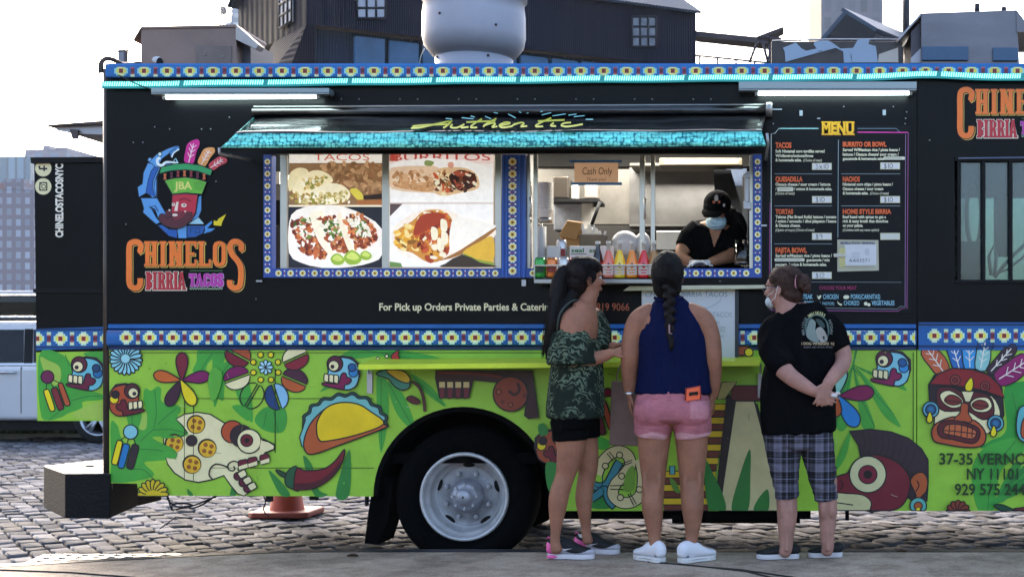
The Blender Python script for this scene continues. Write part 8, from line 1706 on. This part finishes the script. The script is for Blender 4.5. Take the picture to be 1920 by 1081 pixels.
    ring_tube(bm, [P(1470, 604, -.005), P(1455, 620, -.03), P(1451, 645, -.07), P(1458, 670, -.12), P(1471, 690, -.165)], [r(24, 28), r(30, 31), r(30, 30), r(27, 27), r(23.5, 23.5)], (0, 0, 1), 22, 4, .15)
    ring_tube(bm, [P(1540, 604, .01), P(1556, 622, .015), P(1568, 641, .01), P(1576, 654, .0)], [r(26, 28), r(29, 29), r(25, 25), r(22, 22)], (0, 0, 1), 22, 4, .15)
    f3 = fold(.008, 7, (1.6, 1.6, .7), 4); sh = meld('tshirt', bm, bt, t, .0055, 3, lambda c: f3(c) * (.35 if abs(c.x - P(1532, 0).x) < .10 and c.z > P(0, 665).z else 1))
    b = Art(Y, mat=lambda c: M('shirt_print_' + c, c, .7, var=.15 if c in ('5a7a72', '8f9a96') else 0, vs=40), dy=.0007); b.fr(1380, 480, 3.378)
    b.circ(510, 460, 78, '47645e', 0, ry=92, rot=-.25, n=32); b.poly([(440, 500), (450, 440), (470, 400), (500, 420), (498, 470), (520, 540), (470, 535)], '7d8b84', 0, 3); b.poly([(500, 470), (530, 450), (560, 480), (575, 530), (540, 545), (515, 520)], 'a09d94', 0, 3); b.poly([(500, 400), (540, 410), (560, 450), (530, 450)], '2c423e', 0, 3)
    def arc(txt, a0, a1, rad_, col, hgt_):
        n_ = len(txt)
        for i, ch in enumerate(txt):
            if ch == ' ': continue
            a = a0 + (a1 - a0) * (i + .5) / n_; v, fs = glyphs(ch, .02); H_ = .7; cx, cy = 512 + rad_ * cos(a) * .96, 462 + rad_ * 1.12 * sin(a); mxx = max(p[0] for p in v); PP = []
            for p in v:
                lx, ly = (p[0] - mxx / 2) * hgt_, p[1] * hgt_ / H_ ; rt = a + pi / 2; PP.append(b.w(b.px((cx + lx * cos(rt) + ly * sin(rt), cy + lx * sin(rt) - ly * cos(rt)))))
            b.mb.add(PP, fs, b.mat(col))
        b.n += 1
    arc('WHISKERS', -2.25, -.95, 80, 'd5cf94', 20); arc('HOLISTIC', 2.75, 3.85, 88, '9fa8a2', 15); arc('PETCARE', -.6, .35, 86, '9fa8a2', 15)
    b.text('I DOG WHISKERS  NJ', 412, 545, 618, 562, 'c9b08a', .02); b.text('HOLISTIC  AND  NATURAL  PETCARE', 424, 572, 608, 580, '8f8a88', .01)
    conform(b, sh, .003); b.build('shirt_print', sh)
    # plaid trousers
    pl = plaid(); bm = bmesh.new()
    ring_tube(bm, [P(1497, 795, 0), P(1497, 815, 0), P(1497, 835, 0)], [r(64, 50), r(64, 50), r(56, 44)], X, 28, 4, .2)
    ring_tube(bm, [P(1467, 815, 0), P(1470, 860, .0), P(1472, 895, .0), P(1475, 918, 0), P(1476, 932, 0)], [r(36, 44), r(30, 35), r(25, 29), r(22.2, 24), r(22, 23.5)], X, 24, 4, .1); ring_tube(bm, [P(1529, 815, 0), P(1536, 860, .0), P(1542, 895, .0), P(1547, 920, 0), P(1549, 935, 0)], [r(33, 44), r(29, 36), r(25, 30), r(22, 25), r(21.5, 24)], X, 24, 4, .1)
    f4 = fold(.006, 9, (1.0, 1, 2.2), 6); meld('plaid_trousers', bm, pl, t, .0055, 3, f4)
    up = M('slipon_black', '17181c', .7, bump=.4, bs=200, k=.8); so_ = M('slipon_sole', 'cfcbce', .5, k=.9)
    for a, b_ in (((1496, 1045), (1420, 1046)), ((1577, 1042), (1517, 1043))): shoe(t, ground_pt(*a), ground_pt(*b_), (up, so_), .041, .070, 'slip')
    # crumpled tissue in the hands
    ts = MB(); c = P(1560, 738, -.255); ts.ball(c, (.02, .014, .012), M('tissue', 'e2dcda', .9, bump=.8, bs=90), 10); ts.ball(c + Vector((.02, 0, .012)), (.014, .01, .008), MATS['tissue'], 8); tag(ts.build('tissue'), 'crumpled white tissue held in the clasped hands behind the black T-shirt', 'tissue')
person_right()
# ---------------------------------------------------------------- worker leaning on the counter inside
def worker():
    Y = .34; s = F / (Y + D0); t = thing('person', 'masked worker in black cap and black V-neck leaning on the counter inside the window', 'person', (PX(1345, 500, Y).x, Y + .2, .68))
    sk = skin('skin_worker', 'b57f5c'); r = lambda *v: tuple(x / s for x in v); P = lambda x, y, dy=0: V3(x, y, Y, dy); X = (1, 0, 0)
    bm = bmesh.new()
    ring_tube(bm, [P(1340, 432, .0), P(1336, 460, .05), P(1338, 500, .12), P(1342, 560, .2), P(1342, 640, .22), P(1342, 740, .22)], [r(40, 24), r(54, 34), r(52, 36), r(48, 36), r(50, 36), r(44, 34)], X, 22)
    ring_tube(bm, [P(1344, 415, .0), P(1342, 430, .01), P(1339, 446, .02)], [r(16, 16), r(17, 17), r(24, 20)], X)
    ring_tube(bm, [P(1304, 436, .0), P(1290, 455, -.02), P(1280, 472, -.06), P(1282, 485, -.10), P(1296, 494, -.14)], [r(18, 18), r(16, 16), r(13, 13), r(11, 11), r(9, 9)], (0, 1, 0))
    ring_tube(bm, [P(1372, 436, .02), P(1382, 462, .0), P(1376, 478, -.06), P(1352, 488, -.12), P(1334, 494, -.15)], [r(19, 19), r(17, 17), r(14, 14), r(11, 11), r(8, 8)], (0, 1, 0))
    for x in (1325, 1360): ring_tube(bm, [P(x, 730, .22), P(x, 800, .22), P(x, 840, .22)], [r(24, 26), r(20, 22), r(16, 18)], X)
    hc = P(1346, 398, -.03); f, rr, u = head_vols(bm, hc, (-.22, -1, .0), -.28, .93)
    meld('body', bm, sk, t, .005, 4); face_bits(hc, f, rr, u, t, .93)
    gv = M('glove_white', 'dcd6cc', .4, k=.9); bm = bmesh.new(); hand(bm, P(1293, 494, -.14), (1, -.25, .0), (0, 0, 1), -1, .95, .25); hand(bm, P(1336, 494, -.15), (-1, -.25, -.02), (0, 0, 1), 1, .95, .3); meld('gloves', bm, gv, t, .0042, 2)
    bt = M('black_vneck', '0a0b0d', .9, var=.1, vs=6, bump=.2, bs=200, k=.8, spec=.05); bm = bmesh.new()
    ring_tube(bm, [P(1341, 424, .005), P(1337, 450, .04), P(1338, 480, .09), P(1340, 530, .16), P(1342, 620, .2)], [r(42, 28), r(58, 39), r(57, 41), r(54, 40), r(54, 40)], X, 26, 4, .2)
    ring_tube(bm, [P(1312, 432, .0), P(1295, 446, -.012), P(1284, 464, -.04)], [r(21, 23), r(21, 21), r(17.5, 17.5)], (0, 1, 0), 18, 4, .15); ring_tube(bm, [P(1366, 432, .015), P(1382, 456, .0), P(1377, 474, -.045)], [r(21, 22), r(20, 20), r(17.5, 17.5)], (0, 1, 0), 18, 4, .15)
    f5 = fold(.006, 8, (1.4, 1.4, .8), 3); vs_ = meld('vneck_shirt', bm, bt, t, .005, 3, f5)
    vs_.data.materials.append(sk)
    def vn(c):
        q = c - Vector((CX, -D0, CZ)); px_, py_ = VX + q.x / q.y * F, HY - q.z / q.y * F
        return 1 if py_ < 464 and abs(px_ - (1339 + (464 - py_) * .08)) < (464 - py_) * .34 else 0
    region(vs_, vn)
    # mask, cap, hair
    bm = bmesh.new(); ell(bm, hc + f * .052 - u * .055, rr * .066, f * .062, u * .052, 18); ell(bm, hc + f * .085 - u * .03, rr * .03, f * .036, u * .03, 14); mk = meld('face_mask', bm, M('mask_pale_blue', 'b9d9e2', .7, bump=.3, bs=90, k=.95, stretch=(.2, .2, 1)), t, .004, 2)
    mb = MB()
    for k in range(3): z = -.035 - k * .018; mb.tube([hc + rr * a * .058 + f * (.118 - .04 * a * a) + u * z for a in (-1, -.5, 0, .5, 1)], .0016, M('mask_pleat', '97bcc8', .7), 5)
    mb.build('mask_pleat', mk)
    cp = M('cap_black', '0a0a0c', .9, bump=.3, bs=200, k=.8, spec=.06); bm = bmesh.new(); ell(bm, hc + u * .052 - f * .008, rr * .086, f * .104, u * .082, 20); ell(bm, hc + u * .04 + f * .02, rr * .083, f * .09, u * .05, 18)
    ca = meld('cap', bm, cp, t, .0045, 3); bm = bmesh.new(); ring_tube(bm, [hc + f * .07 + u * .032, hc + f * .115 + u * .018, hc + f * .15 - u * .004], [(.078, .008), (.074, .007), (.05, .006)], rr, 18, 4, .5); meld('cap_brim', bm, cp, ca, .004, 2)
    b = Art(Y - .2, mat=lambda c: M('cap_print_' + c, c, .6), dy=.0005); b.fr(950, 263.5, 3.604); b.poly([(1402, 400), (1400, 370), (1412, 350), (1425, 362), (1428, 390), (1420, 400)], 'd9cfc4'); b.rect(1388, 398, 1440, 416, 'd8714a'); b.poly([(1408, 352), (1416, 345), (1424, 356)], '9a3a5a'); conform(b, ca, .002); b.build('cap_emblem', ca)
    mb = MB(); mb.ball(P(1359, 389, -.135), (.008, .004, .011), M('cap_sticker', 'c8c4bc', .3), 10); mb.build('cap_sticker', ca)
    hr = HAIR('hair_worker', '1b1516'); bm = bmesh.new(); ell(bm, hc - f * .03 - u * .02, rr * .082, f * .075, u * .085, 16); ring_tube(bm, [P(1366, 396, .03), P(1377, 408, .05), P(1386, 425, .06), P(1389, 446, .06)], [r(12, 12), r(16, 14), r(15, 13), r(9, 9)], X); meld('hair', bm, hr, t, .005, 2, fold(.003, 40, (1, 1, .3), 3))
worker()
# brown paper carrier bag hanging from the shelf edge between the two women
kb = M('bag_brown', '93766a', .75, var=.18, vs=7, bump=.3, bs=14)
t = thing('carrier_bag', 'brown paper carrier bag hanging below the green shelf between the two women', 'bag', PX(1168, 835, -.42))
a = [PX(1142, 834, -.44), PX(1198, 836, -.44), PX(1196, 716, -.44), PX(1146, 714, -.44)]
mb = MB(); mb.hexa(a + [p + Vector((0, .12, 0)) for p in a], kb); mb.build('bag_body', t, bevel=.006)
mb = MB(); mb.tube([Vector(q) for q in crs([tuple(PX(1156, 716, -.4)), tuple(PX(1158, 698, -.39)), tuple(PX(1166, 683, -.36)), tuple(PX(1180, 698, -.39)), tuple(PX(1184, 716, -.4))], 5, False)], .004, kb, 6); mb.build('handle', t)
# ================================================================ AIR
hz = bpy.data.materials.new('haze_air'); hz.use_nodes = True; n = hz.node_tree.nodes; n.remove(n['Principled BSDF'])
v = n.new('ShaderNodeVolumePrincipled'); v.inputs['Color'].default_value = (.80, .88, 1, 1); v.inputs['Density'].default_value = .00015; v.inputs['Anisotropy'].default_value = .2
hz.node_tree.links.new(v.outputs[0], n['Material Output'].inputs['Volume'])
mb = MB(); mb.box(-560, 300, -25, 780, -1.03, 290, hz); tag(mb.build('haze'), kind='stuff')
